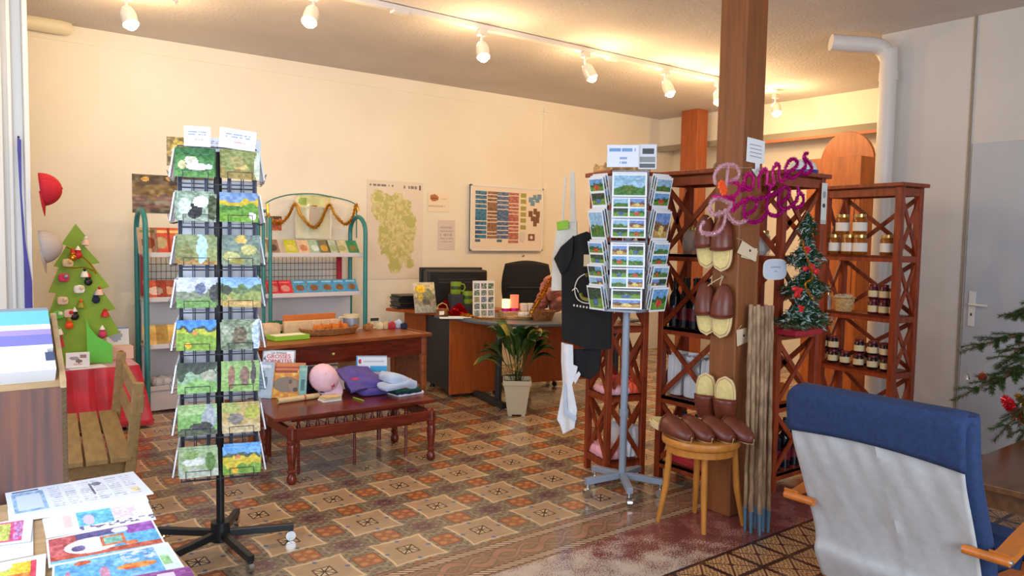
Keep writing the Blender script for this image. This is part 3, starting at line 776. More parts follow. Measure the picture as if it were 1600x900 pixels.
cloth_pile('folded_cloth', 'white bundle standing on the lowest shelf of the leftmost unit', L1(.20, .14, .111), (.12, .22, .20), 'white_cloth', .018, 3, a1)
o = MB().soft((0, 0, .02), (.27, .25, .06), .4, .03, 5, 12).build('folded_cloth', 'wicker_pale', smooth=True); o.location = L1(.14, .14, 1.882); o.rotation_euler = (0, 0, a1); tag(o, 'crumpled beige cloth lying on top of the leftmost shelf unit', 'cloth')
# blue poster inside unit 1
def f_bp(U, V):
    C = base(U, (70, 150, 190)); put(C, (V < .35) & (V > .12), (120, 200, 226)); put(C, ell(U, V, .5, .6, .25, .15), (40, 100, 150)); return C
o = painted('poster', .13, .30, f_bp, 8, 14); orient(o, L1(.10, .20, 1.42), (math.cos(a1), math.sin(a1), 0), (0, 0, 1)); tag(o, 'blue poster showing through the top of the leftmost shelf unit', 'poster')

# hanging clothes on the left side of unit 1; plane through U1 and its far left post
sd = Vector((-.095, .267, 0)).normalized(); ns = Vector((-sd.y*-1, 0, 0))
nrm = Vector((-sd.y, sd.x, 0)); nrm = nrm if nrm.dot(CAM-U1) > 0 else -nrm
HX = nrm*.05
def plane_pt(x, y, off):      # where the viewing ray meets the vertical plane of unit 1's left side, shifted outwards
    o = U1+nrm*off; d = ray(x, y); t = (o-CAM).dot(nrm)/d.dot(nrm); return CAM+d*t
def hung(name, pts, off, th, m, amp, seed, parent=None):
    # garment outline given as picture points on that plane; rippled so that the folds have depth
    P3 = [plane_pt(x, y, off) for x, y in pts]; c = sum(P3, Vector())/len(P3)
    ax = -sd; pts2 = [((p-c).dot(ax), (p-c).z) for p in P3]
    # triangulate via a fine grid clipped by the outline
    xs = [p[0] for p in pts2]; ys = [p[1] for p in pts2]; n = 26
    def inside(x, y):
        r = False; j = len(pts2)-1
        for i in range(len(pts2)):
            (xi, yi), (xj, yj) = pts2[i], pts2[j]
            if (yi > y) != (yj > y) and x < (xj-xi)*(y-yi)/(yj-yi)+xi: r = not r
            j = i
        return r
    vs = []; fs = []; ny = max(10, int(22*(max(ys)-min(ys))/.2)); ny = min(ny, 64); e_ = 1e-4
    for j in range(ny+1):
        y = min(ys)+e_+(max(ys)-min(ys)-2*e_)*j/ny; cr = []
        for i in range(len(pts2)):
            (xa, ya), (xb, yb_) = pts2[i], pts2[i-1]
            if (ya > y) != (yb_ > y): cr.append((xb-xa)*(y-ya)/(yb_-ya)+xa)
        l_, r_ = min(cr), max(cr)
        for i in range(n+1):
            x = l_+(r_-l_)*i/n; w = amp*(math.sin(x*38+seed+1.5*math.sin(y*4))+.5*math.sin(x*71+y*6+seed)); vs.append(c+ax*x+Vector((0, 0, y))+nrm*(w+amp*1.2))
    for j in range(ny):
        for i in range(n): a = j*(n+1)+i; fs.append((a, a+1, a+n+2, a+n+1))
    return MB().add(vs, fs).build(name, m, parent, smooth=True, solid=th)
def hang_dir(): return -sd
t = thing('t_shirt', 'black T-shirt with yellow and white print hanging on the leftmost shelf unit', 't-shirt')
hung('shirt_body', [(878, 385), (895, 370), (918, 362), (935, 372), (955, 380), (958, 470), (956, 546), (918, 546), (880, 530), (879, 430), (868, 405)], .075, .006, 'black_cloth', .006, 1, t)
hung('sleeve', [(897, 368), (880, 384), (866, 404), (878, 428), (884, 426), (895, 400)], .09, .005, 'black_cloth', .005, 3, t)
def chest(x, y): return plane_pt(x, y, .105)
pr = MB(); pr.tube(smoothpts([chest(*q) for q in ((914, 428), (903, 436), (898, 452), (903, 468), (918, 474), (930, 468), (934, 450), (928, 436))], 4), .0035, 6)
pr.tube(smoothpts([chest(*q) for q in ((894, 454), (900, 450), (904, 457))], 4), .003, 6); pr.build('white_outline', 'label_white', t)
MB().tube(smoothpts([chest(*q) for q in ((926, 448), (930, 460), (922, 468), (911, 466), (907, 458))], 4), .012, 6).ball(chest(917, 430), .014, 10, (1, .4, 1)).build('yellow_print', 'leaf_yellow', t)
for i, x in enumerate(range(897, 928, 5)): MB().box(chest(x, 477+(x-897)*.16), (.004, .010, .012)).build('print_letters', 'label_white', t)
MB().box(plane_pt(918, 407, .11), (.05, .004, .07), Matrix.Rotation(math.atan2(-sd.y, -sd.x), 3, 'Z')).build('paper_tag', 'label_cream', t)
re_root(t)
t = thing('tote_bag', 'pale cotton tote bag with green print hanging left of the black T-shirt', 'bag')
hung('bag_body', [(872, 350), (902, 344), (905, 455), (862, 454), (864, 400)], .04, .006, 'tote_cloth', .004, 2, t)
hung('bag_strap', [(891, 268), (898, 268), (900, 348), (892, 348)], .045, .003, 'tote_cloth', .001, 2, t)
hung('bag_strap', [(882, 275), (885, 275), (880, 352), (877, 352)], .035, .003, 'tote_cloth', .001, 4, t)
MB().ball(plane_pt(880, 395, .065), .03, 12, (.5, 1, 1.1)).build('green_print', 'bright_green', t)
hung('green_print', [(870, 346), (888, 344), (889, 358), (871, 360)], .055, .002, 'green_tray', .001, 2, t)
re_root(t)
o = hung('dark_shirt', [(888, 545), (940, 545), (938, 580), (925, 592), (905, 588), (890, 570)], .06, .006, 'black_cloth', .006, 5); origin(o); tag(o, 'lower edge of a second black shirt hanging under the printed one', 'shirt')
t = thing('hanging_shirt', 'white shirt with pale blue edging hanging below the black T-shirt', 'shirt')
hung('shirt_body', [(879, 535), (896, 537), (897, 570), (903, 572), (900, 590), (896, 600), (903, 640), (900, 668), (880, 678), (876, 662), (872, 655), (880, 600), (878, 565)], .09, .006, 'white_cloth', .010, 1, t)
hung('blue_edging', [(882, 600), (885, 600), (887, 640), (902, 652), (900, 658), (882, 648)], .115, .003, 'pale_blue_cloth', .003, 1, t)
hung('sleeve', [(896, 590), (905, 580), (908, 585), (899, 600)], .10, .004, 'white_cloth', .002, 1, t)
re_root(t)
# ================================================================== POSTCARD SPINNERS
G1, G2, SKY, PALE, BR, WH, YL = (96, 150, 60), (58, 96, 50), (110, 164, 216), (196, 204, 190), (150, 116, 80), (236, 240, 244), (226, 190, 40)
CARDS = [  # (label, picture) rows from the top, left then right
 ('white swans on green grass', picture(1, [(.25, (88, 140, 74)), (.8, (66, 122, 64)), (1, (50, 104, 60))], [(.55, .38, .24, .14, WH), (.42, .6, .16, .16, (214, 210, 190)), (.18, .42, .1, .14, (200, 196, 150)), (.85, .4, .1, .08, (210, 214, 214))])),
 ('small animal in dry grass', picture(2, [(.35, (150, 130, 70)), (1, (134, 142, 84))], [(.5, .45, .2, .12, (206, 176, 110)), (.4, .6, .2, .2, (160, 150, 96)), (.95, .5, .1, .5, (200, 210, 190))])),
 ('dark bird in white blossom', picture(3, [(.4, (150, 164, 150)), (1, (140, 160, 140))], [(.45, .35, .2, .26, (40, 40, 44)), (.6, .7, .2, .2, WH), (.2, .5, .16, .3, (196, 212, 206)), (.9, .5, .12, .5, (70, 80, 50))], 45)),
 ('green field under blue sky with yellow trees', picture(4, [(.3, (110, 156, 46)), (.62, (96, 148, 50)), (.78, (206, 180, 50)), (1, (120, 150, 200))], [(.85, .22, .1, .14, WH), (.3, .5, .3, .08, (60, 110, 40))])),
 ('waterfall between olive trees', picture(5, [(.2, (160, 120, 60)), (.5, (140, 146, 90)), (1, (128, 140, 96))], [(.62, .55, .14, .5, (170, 206, 226)), (.2, .4, .2, .3, (120, 120, 70))])),
 ('water lilies on a pond', picture(6, [(.5, (120, 134, 104)), (1, (110, 128, 122))], [(.25, .3, .22, .16, (186, 186, 124)), (.7, .55, .2, .18, (190, 184, 120)), (.5, .88, .16, .12, (206, 176, 90)), (.4, .12, .2, .1, (150, 140, 60))])),
 ('white houses above a green meadow', picture(7, [(.35, (110, 150, 80)), (.6, (120, 130, 110)), (1, (190, 198, 214))], [(.6, .68, .14, .2, (96, 108, 140)), (.95, .5, .12, .3, (60, 60, 64))])),
 ('sandy path through fields', picture(8, [(.25, (180, 150, 84)), (.5, (134, 146, 76)), (.75, (88, 112, 66)), (1, (126, 168, 214))], [(.6, .15, .3, .08, (206, 166, 100)), (.1, .6, .14, .15, (52, 60, 44))])),
 ('yellow flowers under deep blue sky', picture(9, [(.55, (120, 156, 44)), (.7, (170, 176, 40)), (.8, (50, 70, 70)), (1, (60, 130, 214))], [(.3, .18, .08, .1, (240, 190, 30)), (.45, .62, .07, .07, (200, 130, 60))])),
 ('bush of grey green leaves', picture(10, [(.3, (96, 110, 84)), (1, (120, 134, 110))], [(.5, .5, .2, .34, (96, 84, 60)), (.2, .7, .16, .16, (150, 160, 140)), (.95, .5, .12, .6, (186, 206, 232))], 50)),
 ('pale green garden', picture(11, [(.4, (120, 166, 90)), (.75, (130, 160, 130)), (1, (44, 56, 48))], [(.8, .6, .2, .2, (156, 160, 140)), (.1, .7, .1, .3, (40, 60, 40))])),
 ('two donkeys on grass', picture(12, [(.3, (124, 160, 76)), (1, (132, 166, 96))], [(.26, .5, .1, .4, (136, 96, 76)), (.62, .55, .13, .34, (120, 88, 72)), (.84, .6, .07, .4, (60, 50, 48))])),
 ('green pond with dark bank', picture(13, [(.2, (70, 80, 54)), (.7, (112, 160, 80)), (1, (150, 180, 120))], [(.8, .6, .2, .4, (150, 160, 170)), (.6, .3, .3, .15, (50, 52, 50))])),
 ('stone house with yellow tree', picture(14, [(.3, (190, 170, 130)), (1, (176, 150, 90))], [(.35, .5, .2, .2, (120, 110, 104)), (.8, .7, .2, .25, (160, 160, 50)), (.2, .85, .3, .14, (150, 160, 80))])),
 ('pale misty pond', picture(15, [(.3, (176, 184, 170)), (1, (150, 170, 130))], [(.8, .5, .13, .35, (84, 120, 50)), (.4, .55, .3, .14, (206, 210, 206)), (.3, .8, .2, .14, (120, 150, 80))])),
 ('sunflower field below a blue sky', picture(16, [(.3, (110, 150, 40)), (.62, (196, 176, 30)), (.72, (60, 80, 66)), (1, (96, 160, 226))], [(.32, .15, .09, .12, (236, 180, 30)), (.4, .6, .08, .08, (190, 110, 60))])),
]
SP1 = Vector((-1.139, .07, 0)); rz1 = math.radians(-16.4)
t = thing('card_spinner', 'tall black wire postcard spinner on a five-footed castor base', 'spinner', SP1, rz1)
MB().tube([(0, 0, .06), (0, 0, 1.88)], .018, 14).build('pole', 'black_metal', t, smooth=True)
MB().tube([(0, 0, .05), (0, 0, .14)], .043, 16).build('hub', 'black_metal', t, smooth=True)
W1 = .158
feet = []
for k in range(5):
    a = math.radians(-68+72*k); e = Vector((math.cos(a)*.33, math.sin(a)*.33, 0))
    leg = MB(); leg.bar((0, 0, .085), (e.x, e.y, .066), .03, .032); lg_ = leg.build('base_leg', 'black_metal', t, bevel=.003)
    c = MB(); c.tube([(e.x*.96, e.y*.96, .055), (e.x*.96, e.y*.96, .035)], .007, 8)
    nn = Vector((math.sin(a), -math.cos(a), 0))*.011; q = Vector((e.x*.96, e.y*.96, .024))
    c.tube([q-nn, q+nn], .024, 14); c.build('castor', 'chrome', lg_, smooth=True)
w = MB(); zb, zt_ = .385, 1.845
xsw = [-W1, -W1*.66, -W1*.33, -.045, .045, W1*.33, W1*.66, W1]
for s_ in (-1, 1):
    for x in xsw:
        if x not in (-W1, W1) or s_ < 0 or True:
            w.tube([(x, s_*W1, zb), (x, s_*W1, zt_)], .0026, 5, False)
    for y in xsw[1:-1]: w.tube([(s_*W1, y, zb), (s_*W1, y, zt_)], .0026, 5, False)
w.build('vertical_wires', 'wire_dark', t, smooth=True)
w = MB()
for z in [zb+.005+.1853*i for i in range(8)]+[zt_]:
    w.tube([(-W1, -W1, z), (W1, -W1, z), (W1, W1, z), (-W1, W1, z)], .003, 5, closed=True)
w.tube([(-W1, 0, zt_), (W1, 0, zt_)], .004, 5); w.tube([(0, -W1, zt_), (0, W1, zt_)], .004, 5); w.tube([(-W1, 0, zb), (W1, 0, zb)], .004, 5); w.tube([(0, -W1, zb), (0, W1, zb)], .004, 5)
w.build('ring_wires', 'wire_dark', t, smooth=True)
CW, CH = .158, .122
rowz = [.409+.1853*i for i in range(8)][::-1]
BACK_DZ = .075
for z in rowz:
    for s_ in (-1, 1):
        for cx in (-.088, .090):
            for ax_ in (0, 1):
                f = (lambda a, b, c_: (a, b, c_)) if ax_ == 0 else (lambda a, b, c_: (b, a, c_)); pk = MB(); zz0 = z+(BACK_DZ if (ax_ == 0 and s_ == 1) else 0)
                for dx in (-.05, .05):
                    pk.tube([f(cx+dx, s_*W1, zz0+.004), f(cx+dx, s_*(W1+.034), zz0-.004), f(cx+dx, s_*(W1+.044), zz0+.035)], .0014, 5, False)
                pk.tube([f(cx-.05, s_*(W1+.044), zz0+.035), f(cx+.05, s_*(W1+.044), zz0+.035)], .0014, 5, False)
                pk.tube([f(cx-.05, s_*(W1+.034), zz0-.004), f(cx+.05, s_*(W1+.034), zz0-.004)], .0014, 5, False)
                pk.build('card_pocket', 'wire_dark', t, smooth=True)
R1 = Matrix.Rotation(rz1, 3, 'Z')
def loc1(x, y, z): return SP1 + R1 @ Vector((x, y, z))
tilt = .26
rows_n = ['top', 'second', 'third', 'fourth', 'fifth', 'sixth', 'seventh', 'bottom']
for i, z in enumerate(rowz):
    for c_, cx in enumerate((-.088, .090)):
        nm, fn = CARDS[i*2+c_]
        for k in range(2):     # two cards deep: the picture, then a blank one behind
            o = painted('postcard', CW, CH, fn, 34, 26, th=.0025)
            jig = rnd.uniform(-.04, .04) if k == 0 else 0
            right = R1 @ Vector((math.cos(jig), 0, math.sin(jig))); up = R1 @ Vector((0, .16, 1))
            orient(o, loc1(cx+rnd.uniform(-.006, .006), -(W1+.036)+k*.016, z+.006+k*.008), right, up)
            if k == 0: tag(o, 'postcard of %s, %s row, %s column' % (nm, rows_n[i], ('left', 'right')[c_]), 'postcard', 'front postcards on the black spinner')
            else: tag(o, 'second postcard behind the one in the %s row, %s column' % (rows_n[i], ('left', 'right')[c_]), 'postcard', 'postcards behind the front ones')
back_proto = {}
for i, z in enumerate(rowz):
    for face in ('back', 'left', 'right'):
        for c_ in (-.088, .090):
            if face not in back_proto:
                o = painted('postcard', CW, CH, lambda U, V: base(U, (232, 240, 252)), 2, 2, th=.006, edge=(232, 240, 252)); back_proto[face] = o
            else:
                o = back_proto[face].copy(); COL.objects.link(o)
            if face == 'back': orient(o, loc1(-c_, W1+.02, z+.006+BACK_DZ), R1 @ Vector((-1, 0, 0)), R1 @ Vector((0, -.10, 1)))
            elif face == 'left': orient(o, loc1(-(W1+.034), -c_, z+.006), R1 @ Vector((0, -1, 0)), R1 @ Vector((.16, 0, 1)))
            else: orient(o, loc1(W1+.034, c_, z+.006), R1 @ Vector((0, 1, 0)), R1 @ Vector((-.16, 0, 1)))
            side_ = ('left' if c_ < 0 else 'right') if face == 'back' else ('nearer' if (c_ < 0) == (face == 'right') else 'farther')
            tag(o, {'back': 'pale back of the far postcard in the %s row, %s column of the black spinner' % (rows_n[i], side_), 'left': '%s postcard in the %s row on the left flank of the black spinner' % (side_, rows_n[i]), 'right': '%s postcard in the %s row on the right flank of the black spinner' % (side_, rows_n[i])}[face], 'postcard', '%s face postcards of the black spinner' % face)
def price(name, w_, h_, label, loc, right, up, seed=1):
    def fn(U, V):
        C = base(U, (232, 238, 250)); textlines(C, U, V, (.72, .6), .15, .85, (110, 130, 190), seed, .035, .6); textlines(C, U, V, (.35,), .4, .7, (190, 120, 140), seed, .05, .6); return C
    o = painted(name, w_, h_, fn, 24, 16, th=.002); orient(o, loc, right, up); return tag(o, label, 'sign', None)
ru, uu = R1 @ Vector((1, 0, 0)), Vector((0, 0, 1))
price('paper_sign', .105, .085, 'left white price card on top of the black spinner', loc1(-.080, -W1-.01, 1.845), ru, uu, 1)
price('paper_sign', .15, .085, 'right white price card on top of the black spinner', loc1(.078, -W1-.01, 1.842), R1 @ Vector((1, 0, -.1)), uu, 2)
price('paper_sign', .09, .06, 'small blank card tucked beside the left price card', loc1(-.02, -W1+.02, 1.83), ru, uu, 3)
price('paper_sign', .12, .06, 'blank card behind the right price card', loc1(.12, -W1+.03, 1.83), ru, uu, 4)
fnp = picture(31, [(.3, (120, 90, 40)), (1, (150, 116, 50))], [(.3, .6, .2, .3, (206, 170, 70)), (.8, .5, .2, .4, (70, 50, 30))], 50)
o = painted('postcard', .17, .13, fnp, 30, 22); orient(o, loc1(-.13, .10, 1.78), ru, uu); tag(o, 'dark gold postcard sticking up at the top left corner of the black spinner', 'postcard')
o = painted('postcard', .14, .06, fnp, 20, 10); orient(o, loc1(.06, .12, 1.83), ru, uu); tag(o, 'gold postcard edge behind the right price card', 'postcard')

# second spinner, grey
SP2 = Vector((.99, -.44, 0)); rz2 = math.radians(-45)
t = thing('card_spinner', 'grey spinner full of white-edged view cards in front of the shelf units', 'spinner', SP2, rz2)
MB().tube([(0, 0, .10), (0, 0, 1.86)], .021, 14).build('pole', 'spinner_grey', t, smooth=True)
MB().tube([(0, 0, .46), (0, 0, .50)], .027, 14).build('pole_collar', 'spinner_grey', t, smooth=True)
for k in range(5):
    a = math.radians(-80+72*k); e = Vector((math.cos(a)*.235, math.sin(a)*.235, 0))
    lg_ = MB().bar((0, 0, .115), (e.x, e.y, .095), .036, .034).build('base_leg', 'spinner_grey', t, bevel=.003)
    c = MB(); c.tube([(e.x*.94, e.y*.94, .08), (e.x*.94, e.y*.94, .045)], .007, 8); nn = Vector((math.sin(a), -math.cos(a), 0))*.014; q = Vector((e.x*.94, e.y*.94, .027)); c.tube([q-nn, q+nn], .026, 14); c.build('castor', 'chrome', lg_, smooth=True)
W2 = .10
w = MB()
for z in (1.09, 1.30, 1.47, 1.64, 1.86): w.tube([(-W2, -W2, z), (W2, -W2, z), (W2, W2, z), (-W2, W2, z)], .004, 5, closed=True); w.tube([(-W2, 0, z), (W2, 0, z)], .003, 5); w.tube([(0, -W2, z), (0, W2, z)], .003, 5)
for x in (-W2, -W2/3, W2/3, W2):
    for s_ in (-1, 1): w.tube([(x, s_*W2, 1.09), (x, s_*W2, 1.86)], .0028, 5, False); w.tube([(s_*W2, x, 1.09), (s_*W2, x, 1.86)], .0028, 5, False)
w.build('card_frame', 'wire_grey', t, smooth=True)
MB().lathe([(0, 0), (.16, 0), (.16, .012), (0, .012)], (0, 0, 1.075), 5).build('bottom_tray', 'spinner_grey', t)
R2 = Matrix.Rotation(rz2, 3, 'Z')
def loc2(x, y, z): return SP2 + R2 @ Vector((x, y, z))
def multi(seed, n=4):
    pal = [[(.35, G1), (.6, G2), (1, SKY)], [(.4, (70, 120, 60)), (1, (150, 190, 220))], [(.3, (190, 150, 90)), (.6, (120, 90, 70)), (1, (120, 150, 210))], [(.5, (110, 150, 60)), (1, (60, 80, 60))]]
    fs_ = [picture(seed+i, pal[(seed+i) % 4], [(.5, .3, .2, .2, ((200, 80, 60), (90, 120, 50), (220, 200, 120), (80, 110, 160))[(seed+i) % 4])]) for i in range(4)]
    def fn(U, V):
        C = base(U, (238, 240, 246)); m = .06; g = .02
        if n == 1: cells = [(m, m+.02, 1-m, 1-m)]
        elif n == 2: cells = [(m, m+.02, 1-m, .5-g), (m, .5+g, 1-m, 1-m)]
        else: cells = [(m, m+.02, .5-g, .5-g), (.5+g, m+.02, 1-m, .5-g), (m, .5+g, .5-g, 1-m), (.5+g, .5+g, 1-m, 1-m)]
        for i, (a, b, c_, d_) in enumerate(cells):
            k = rect(U, V, a, b, c_, d_); P_ = fs_[i]((U-a)/(c_-a), (V-b)/(d_-b)); C[k] = P_[k]
        return C
    return fn
cols = [(1.715, .13, 1, 'park with dark trees', 1), (1.60, .115, 4, 'four small village views', 3), (1.49, .105, 4, 'green fields and blue water', 7), (1.33, .125, 4, 'lake and hills in four views', 12), (1.21, .115, 4, 'stone arch and grey lake', 17), (1.095, .11, 2, 'rows of white vertical panels', 18)]
for (z, h_, n, nm, sd_) in cols:
    for k in range(2):
        o = painted('view_card', .19 if z > 1.12 else .17, h_, multi(sd_, n), 38, 28, th=.003); orient(o, loc2(-.005, -(W2+.05)+k*.02, z+k*.012), R2 @ Vector((1, 0, 0)), R2 @ Vector((0, .22, 1)))
        tag(o, ('view card of %s on the front of the grey spinner' % nm) if k == 0 else 'view card directly behind the one of %s' % nm, 'postcard', 'front cards of the grey spinner')
for j, (x0, ang) in enumerate(((.155, .75), (-.155, -.85))):
    side = ('right', 'left')[j]
    for i, (z, h_) in enumerate(((1.66, .17), (1.48, .165), (1.33, .14), (1.20, .14), (1.08, .14))):
        for k in range(3):
            o = painted('view_card', .125, h_, multi(20+i*2+j*7+k, (2, 1, 2, 4, 1)[i]), 20, 26, th=.003)
            d_ = Vector((math.cos(ang), math.sin(ang), 0)); nn = Vector((math.sin(ang), -math.cos(ang), 0))
            orient(o, loc2(x0+nn.x*(.015-.016*k), -.065+nn.y*(.015-.016*k)+.0, z+k*.01), R2 @ d_, R2 @ (Vector((0, 0, 1))-nn*-.22*1.0))
            tag(o, ('outermost view card, %s of five on the %s side of the grey spinner' % (('topmost', 'second', 'third', 'fourth', 'lowest')[i], side)) if k == 0 else '%s view card behind the %s outer one, %s side of the grey spinner' % (('', 'second', 'third')[k], ('topmost', 'second', 'third', 'fourth', 'lowest')[i], side), 'postcard', 'side cards of the grey spinner')
for j in (-1, 1):
    for i, z in enumerate((1.70, 1.50, 1.30, 1.12)):
        o = painted('view_card', .12, .15, multi(50+i, 1), 10, 12, th=.012, edge=(220, 226, 238)); orient(o, loc2(j*(W2-.03), W2+.03, z), R2 @ Vector((-1, 0, 0)), R2 @ Vector((0, -.15, 1))); tag(o, '%s card of the %s column on the far face of the grey spinner' % (('top', 'second', 'third', 'bottom')[i], 'left' if j < 0 else 'right'), 'postcard', 'far cards of the grey spinner')
def fsign(U, V):
    C = base(U, (226, 234, 250)); textlines(C, U, V, (.78,), .08, .9, (90, 140, 200), 3, .06, .7, 30); textlines(C, U, V, (.42, .2), .4, .65, (120, 150, 200), 5, .05, .6, 30); return C
o = painted('price_sign', .175, .125, fsign, 30, 20, th=.003); orient(o, loc2(-.045, -.06, 1.885), R2 @ Vector((1, 0, 0)), R2 @ Vector((0, .1, 1))); tag(o, 'white handwritten price sign on top of the grey spinner', 'sign')
def fsign2(U, V):
    C = base(U, (214, 220, 232)); put(C, rect(U, V, .2, .62, .85, .86), (70, 76, 84)); put(C, rect(U, V, .05, .3, .95, .5), (140, 146, 150)); put(C, rect(U, V, .05, .04, .95, .2), (96, 100, 110)); return C
o = painted('photo_card', .10, .14, fsign2, 14, 18, th=.003); orient(o, loc2(.092, -.05, 1.875), R2 @ Vector((1, 0, 0)), R2 @ Vector((0, .1, 1))); tag(o, 'card with three grey pictures beside the price sign on the grey spinner', 'sign')

# ================================================================== STOOL, SLIPPERS, CANES
ST = Vector((.985, -1.0, 0))
t = thing('round_stool', 'round light wooden stool with four legs carrying leather slippers', 'stool', ST, math.radians(0))
MB().lathe([(0, .425), (.185, .425), (.197, .432), (.20, .44), (.20, .462), (.195, .468), (0, .468)], n=36).build('seat', 'stool_wood', t, smooth=True)
MB().lathe([(.165, .39), (.178, .39), (.178, .426), (.165, .426)], n=36).build('seat_rim', 'stool_wood', t, smooth=True)
for (x, y) in ((-.13, .125), (-.085, -.10), (.15, -.135), (.10, .10)):
    MB().tube([(x*1.15, y*1.15, 0), (x*.95, y*.95, .2), (x*.85, y*.85, .427)], [.012, .017, .016], 12).build('leg', 'stool_wood', t, smooth=True)

def slipper(label, group, back=True):
    """local: toe towards -Y, sole on z=0, length .28"""
    t = thing('slipper', label, 'slipper', (0, 0, 0), 0, group); n = 12; L = .28
    def outline(k, s=1.0):
        return [( .048*s*(.75+.35*math.sin(PI*min(1, max(0, .15+.95*(1-i/k)))))*( math.sqrt(max(0, 1-((i/k-.5)*2)**6)) ), L*(i/k-.5)) for i in range(k+1)]
    o_ = outline(16); pts = [(x, y) for x, y in o_]+[(-x, y) for x, y in o_[::-1][1:-1]]
    b = MB(); b.prism(pts, (0, 0, .009), (1, 0, 0), (0, 1, 0), .018); b.build('sole', 'slipper_sole', t, smooth=True)
    b = MB(); b.prism([(x*.9, y*.94) for x, y in pts], (0, 0, .024), (1, 0, 0), (0, 1, 0), .014); b.build('wool_insole', 'slipper_wool', t, smooth=True, bevel=.004)
    # vamp: dome over the front 55 %, open at the back
    b = MB(); vs = []; fs = []; m = 10; kk = 12
    for j in range(m+1):
        y = -L/2-.004+(L*.58)*j/m; f = (y+L/2)/L; w_ = .050*(.75+.35*math.sin(PI*min(1, .15+.95*(1-f))))*math.sqrt(max(.02, 1-((f-.5)*2)**6))*1.1+.002; h_ = .018+.052*math.sin(min(1, .12+j/m*1.05)*PI/2)
        for i in range(kk+1):
            q = PI*i/kk; vs.append((w_*math.cos(q), y+.012*math.sin(q)*(j/m), .006+h_*math.sin(q)**.75))
    for j in range(m):
        for i in range(kk): a = j*(kk+1)+i; fs.append((a, a+1, a+kk+2, a+kk+1))
    b.add(vs, fs); up_ = b.build('leather_upper', 'slipper_leather', t, smooth=True, solid=.005)
    rim = MB().tube([(Vector(v)+Vector((0, .002, 0))) for v in vs[-(kk+1):]], .004, 6).build('piping', 'slipper_leather', up_, smooth=True)
    rim2 = MB().tube([(x*1.0, y, .02) for x, y in pts], .0055, 6, closed=True); rim2.build('welt', 'slipper_sole', t, smooth=True)
    return t
def set_slipper(t, pos, toe, top):
    # toe: direction the toe points to; top: direction of the upper
    toe = Vector(toe).normalized(); top = Vector(top); top = (top-toe*top.dot(toe)).normalized(); x = (-toe).cross(top).normalized()
    # columns: local x, y(-toe), z(top)
    y = -toe; x = y.cross(top)
    t.matrix_world = Matrix(((x.x, y.x, top.x, pos[0]), (x.y, y.y, top.y, pos[1]), (x.z, y.z, top.z, pos[2]), (0, 0, 0, 1)))
sp = slipper('leftmost of the four leather slippers lying on the stool', 'slippers lying on the stool')
zs = .468
dv = VB*1.0; lt = -VR
# the four lie in two pairs, toes towards the viewer's left/front
pos4 = [(-.155, .0), (-.055, -.03), (.05, -.04), (.15, -.07)]
names4 = ['leftmost', 'second from left', 'third from left', 'rightmost']
toe = (VB*.85+VR*.45).normalized()
for i, (a, b) in enumerate(pos4):
    s_ = sp if i == 0 else dup(sp, label='%s of the four leather slippers lying on the stool' % names4[i])
    P = ST + VR*a + VB*(-b*.3+.0); lift = .006
    set_slipper(s_, (P.x, P.y, zs+lift+.012), toe+Vector((0, 0, -.12)), Vector((0, 0, 1))-VR*.06); s_.scale = (1.0, 1.12, 1.12)
# two standing on their toes against the post
for i, (x, y, nm) in enumerate(((1106, 607, 'left'), (1136, 607, 'right'))):
    P = at(x, y, X=1.155); s_ = dup(sp, label='%s of the two slippers standing on their toes behind the others' % nm, group='slippers standing against the post')
    set_slipper(s_, (P.x, P.y, .468+.16), (.06, 0, -1), (-1, -.25, .15))
# pairs hanging on the post
def hangpair(specs, nm, knot):
    for i, (x, y, ang) in enumerate(specs):
        P = at(x, y, X=1.165); s_ = dup(sp, label='%s slipper of the %s pair hanging on the thick post' % (('left', 'right')[i], nm), group='slippers hanging on the thick post')
        set_slipper(s_, (P.x+.0, P.y, P.z), (0, math.sin(ang), math.cos(ang)), (-1, -.15, -.1))
        a = at(knot[0], knot[1], X=1.17); b = P+Vector((-.03, 0, .11))
        o = MB().tube(smoothpts([a, (a+b)/2+Vector((-.015, 0, 0)), b], 4), .003, 6).build('string', 'string', smooth=True); origin(o); tag(o, '%s string holding the %s slipper pair' % (('left', 'right')[i], nm), 'string')
    a = at(knot[0], knot[1], X=1.18); o = MB().lathe([(0, 0), (.008, 0), (.01, .004), (.003, .006), (.003, .02), (0, .02)], a+Vector((-.012, 0, 0)), 10, (1, 0, 0)).build('nail', 'chrome', smooth=True); origin(o); tag(o, 'nail carrying the %s slipper pair' % nm, 'nail')
hangpair([(1106, 378, .1), (1131, 382, 0)], 'upper', (1126, 330))
hangpair([(1106, 482, .08), (1131, 486, -.05)], 'lower', (1130, 432))
# tags
def tag_card(pts, label, X=None, Y=None, stringto=None):
    t = thing('price_tag', label, 'tag')
    P = [at(x, y, X=X, Y=Y) for x, y in pts]; c = sum(P, Vector())/len(P)
    ax = Vector((0, -1, 0)) if X is not None else Vector((1, 0, 0))
    MB().prism([((p-c).dot(ax), (p-c).z) for p in P], c, ax, (0, 0, 1), .003).build('card', 'tag_card', t)
    nrm_ = Vector((-1, 0, 0)) if X is not None else Vector((0, -1, 0))
    MB().box(c+nrm_*.003+ax*.012+Vector((0, 0, .005)), (.002, .012, .012) if X is not None else (.012, .002, .012)).build('mark', 'charcoal', t)
    if stringto: MB().tube([P[0]+nrm_*.003, at(stringto[0], stringto[1], X=X, Y=Y)+nrm_*.003], .0015, 5).build('thread', 'string', t)
    return re_root(t)
tag_card([(1160, 376), (1184, 392), (1180, 409), (1152, 395)], 'beige paper tag tied beside the upper slipper pair', Y=-1.055, stringto=(1150, 372))
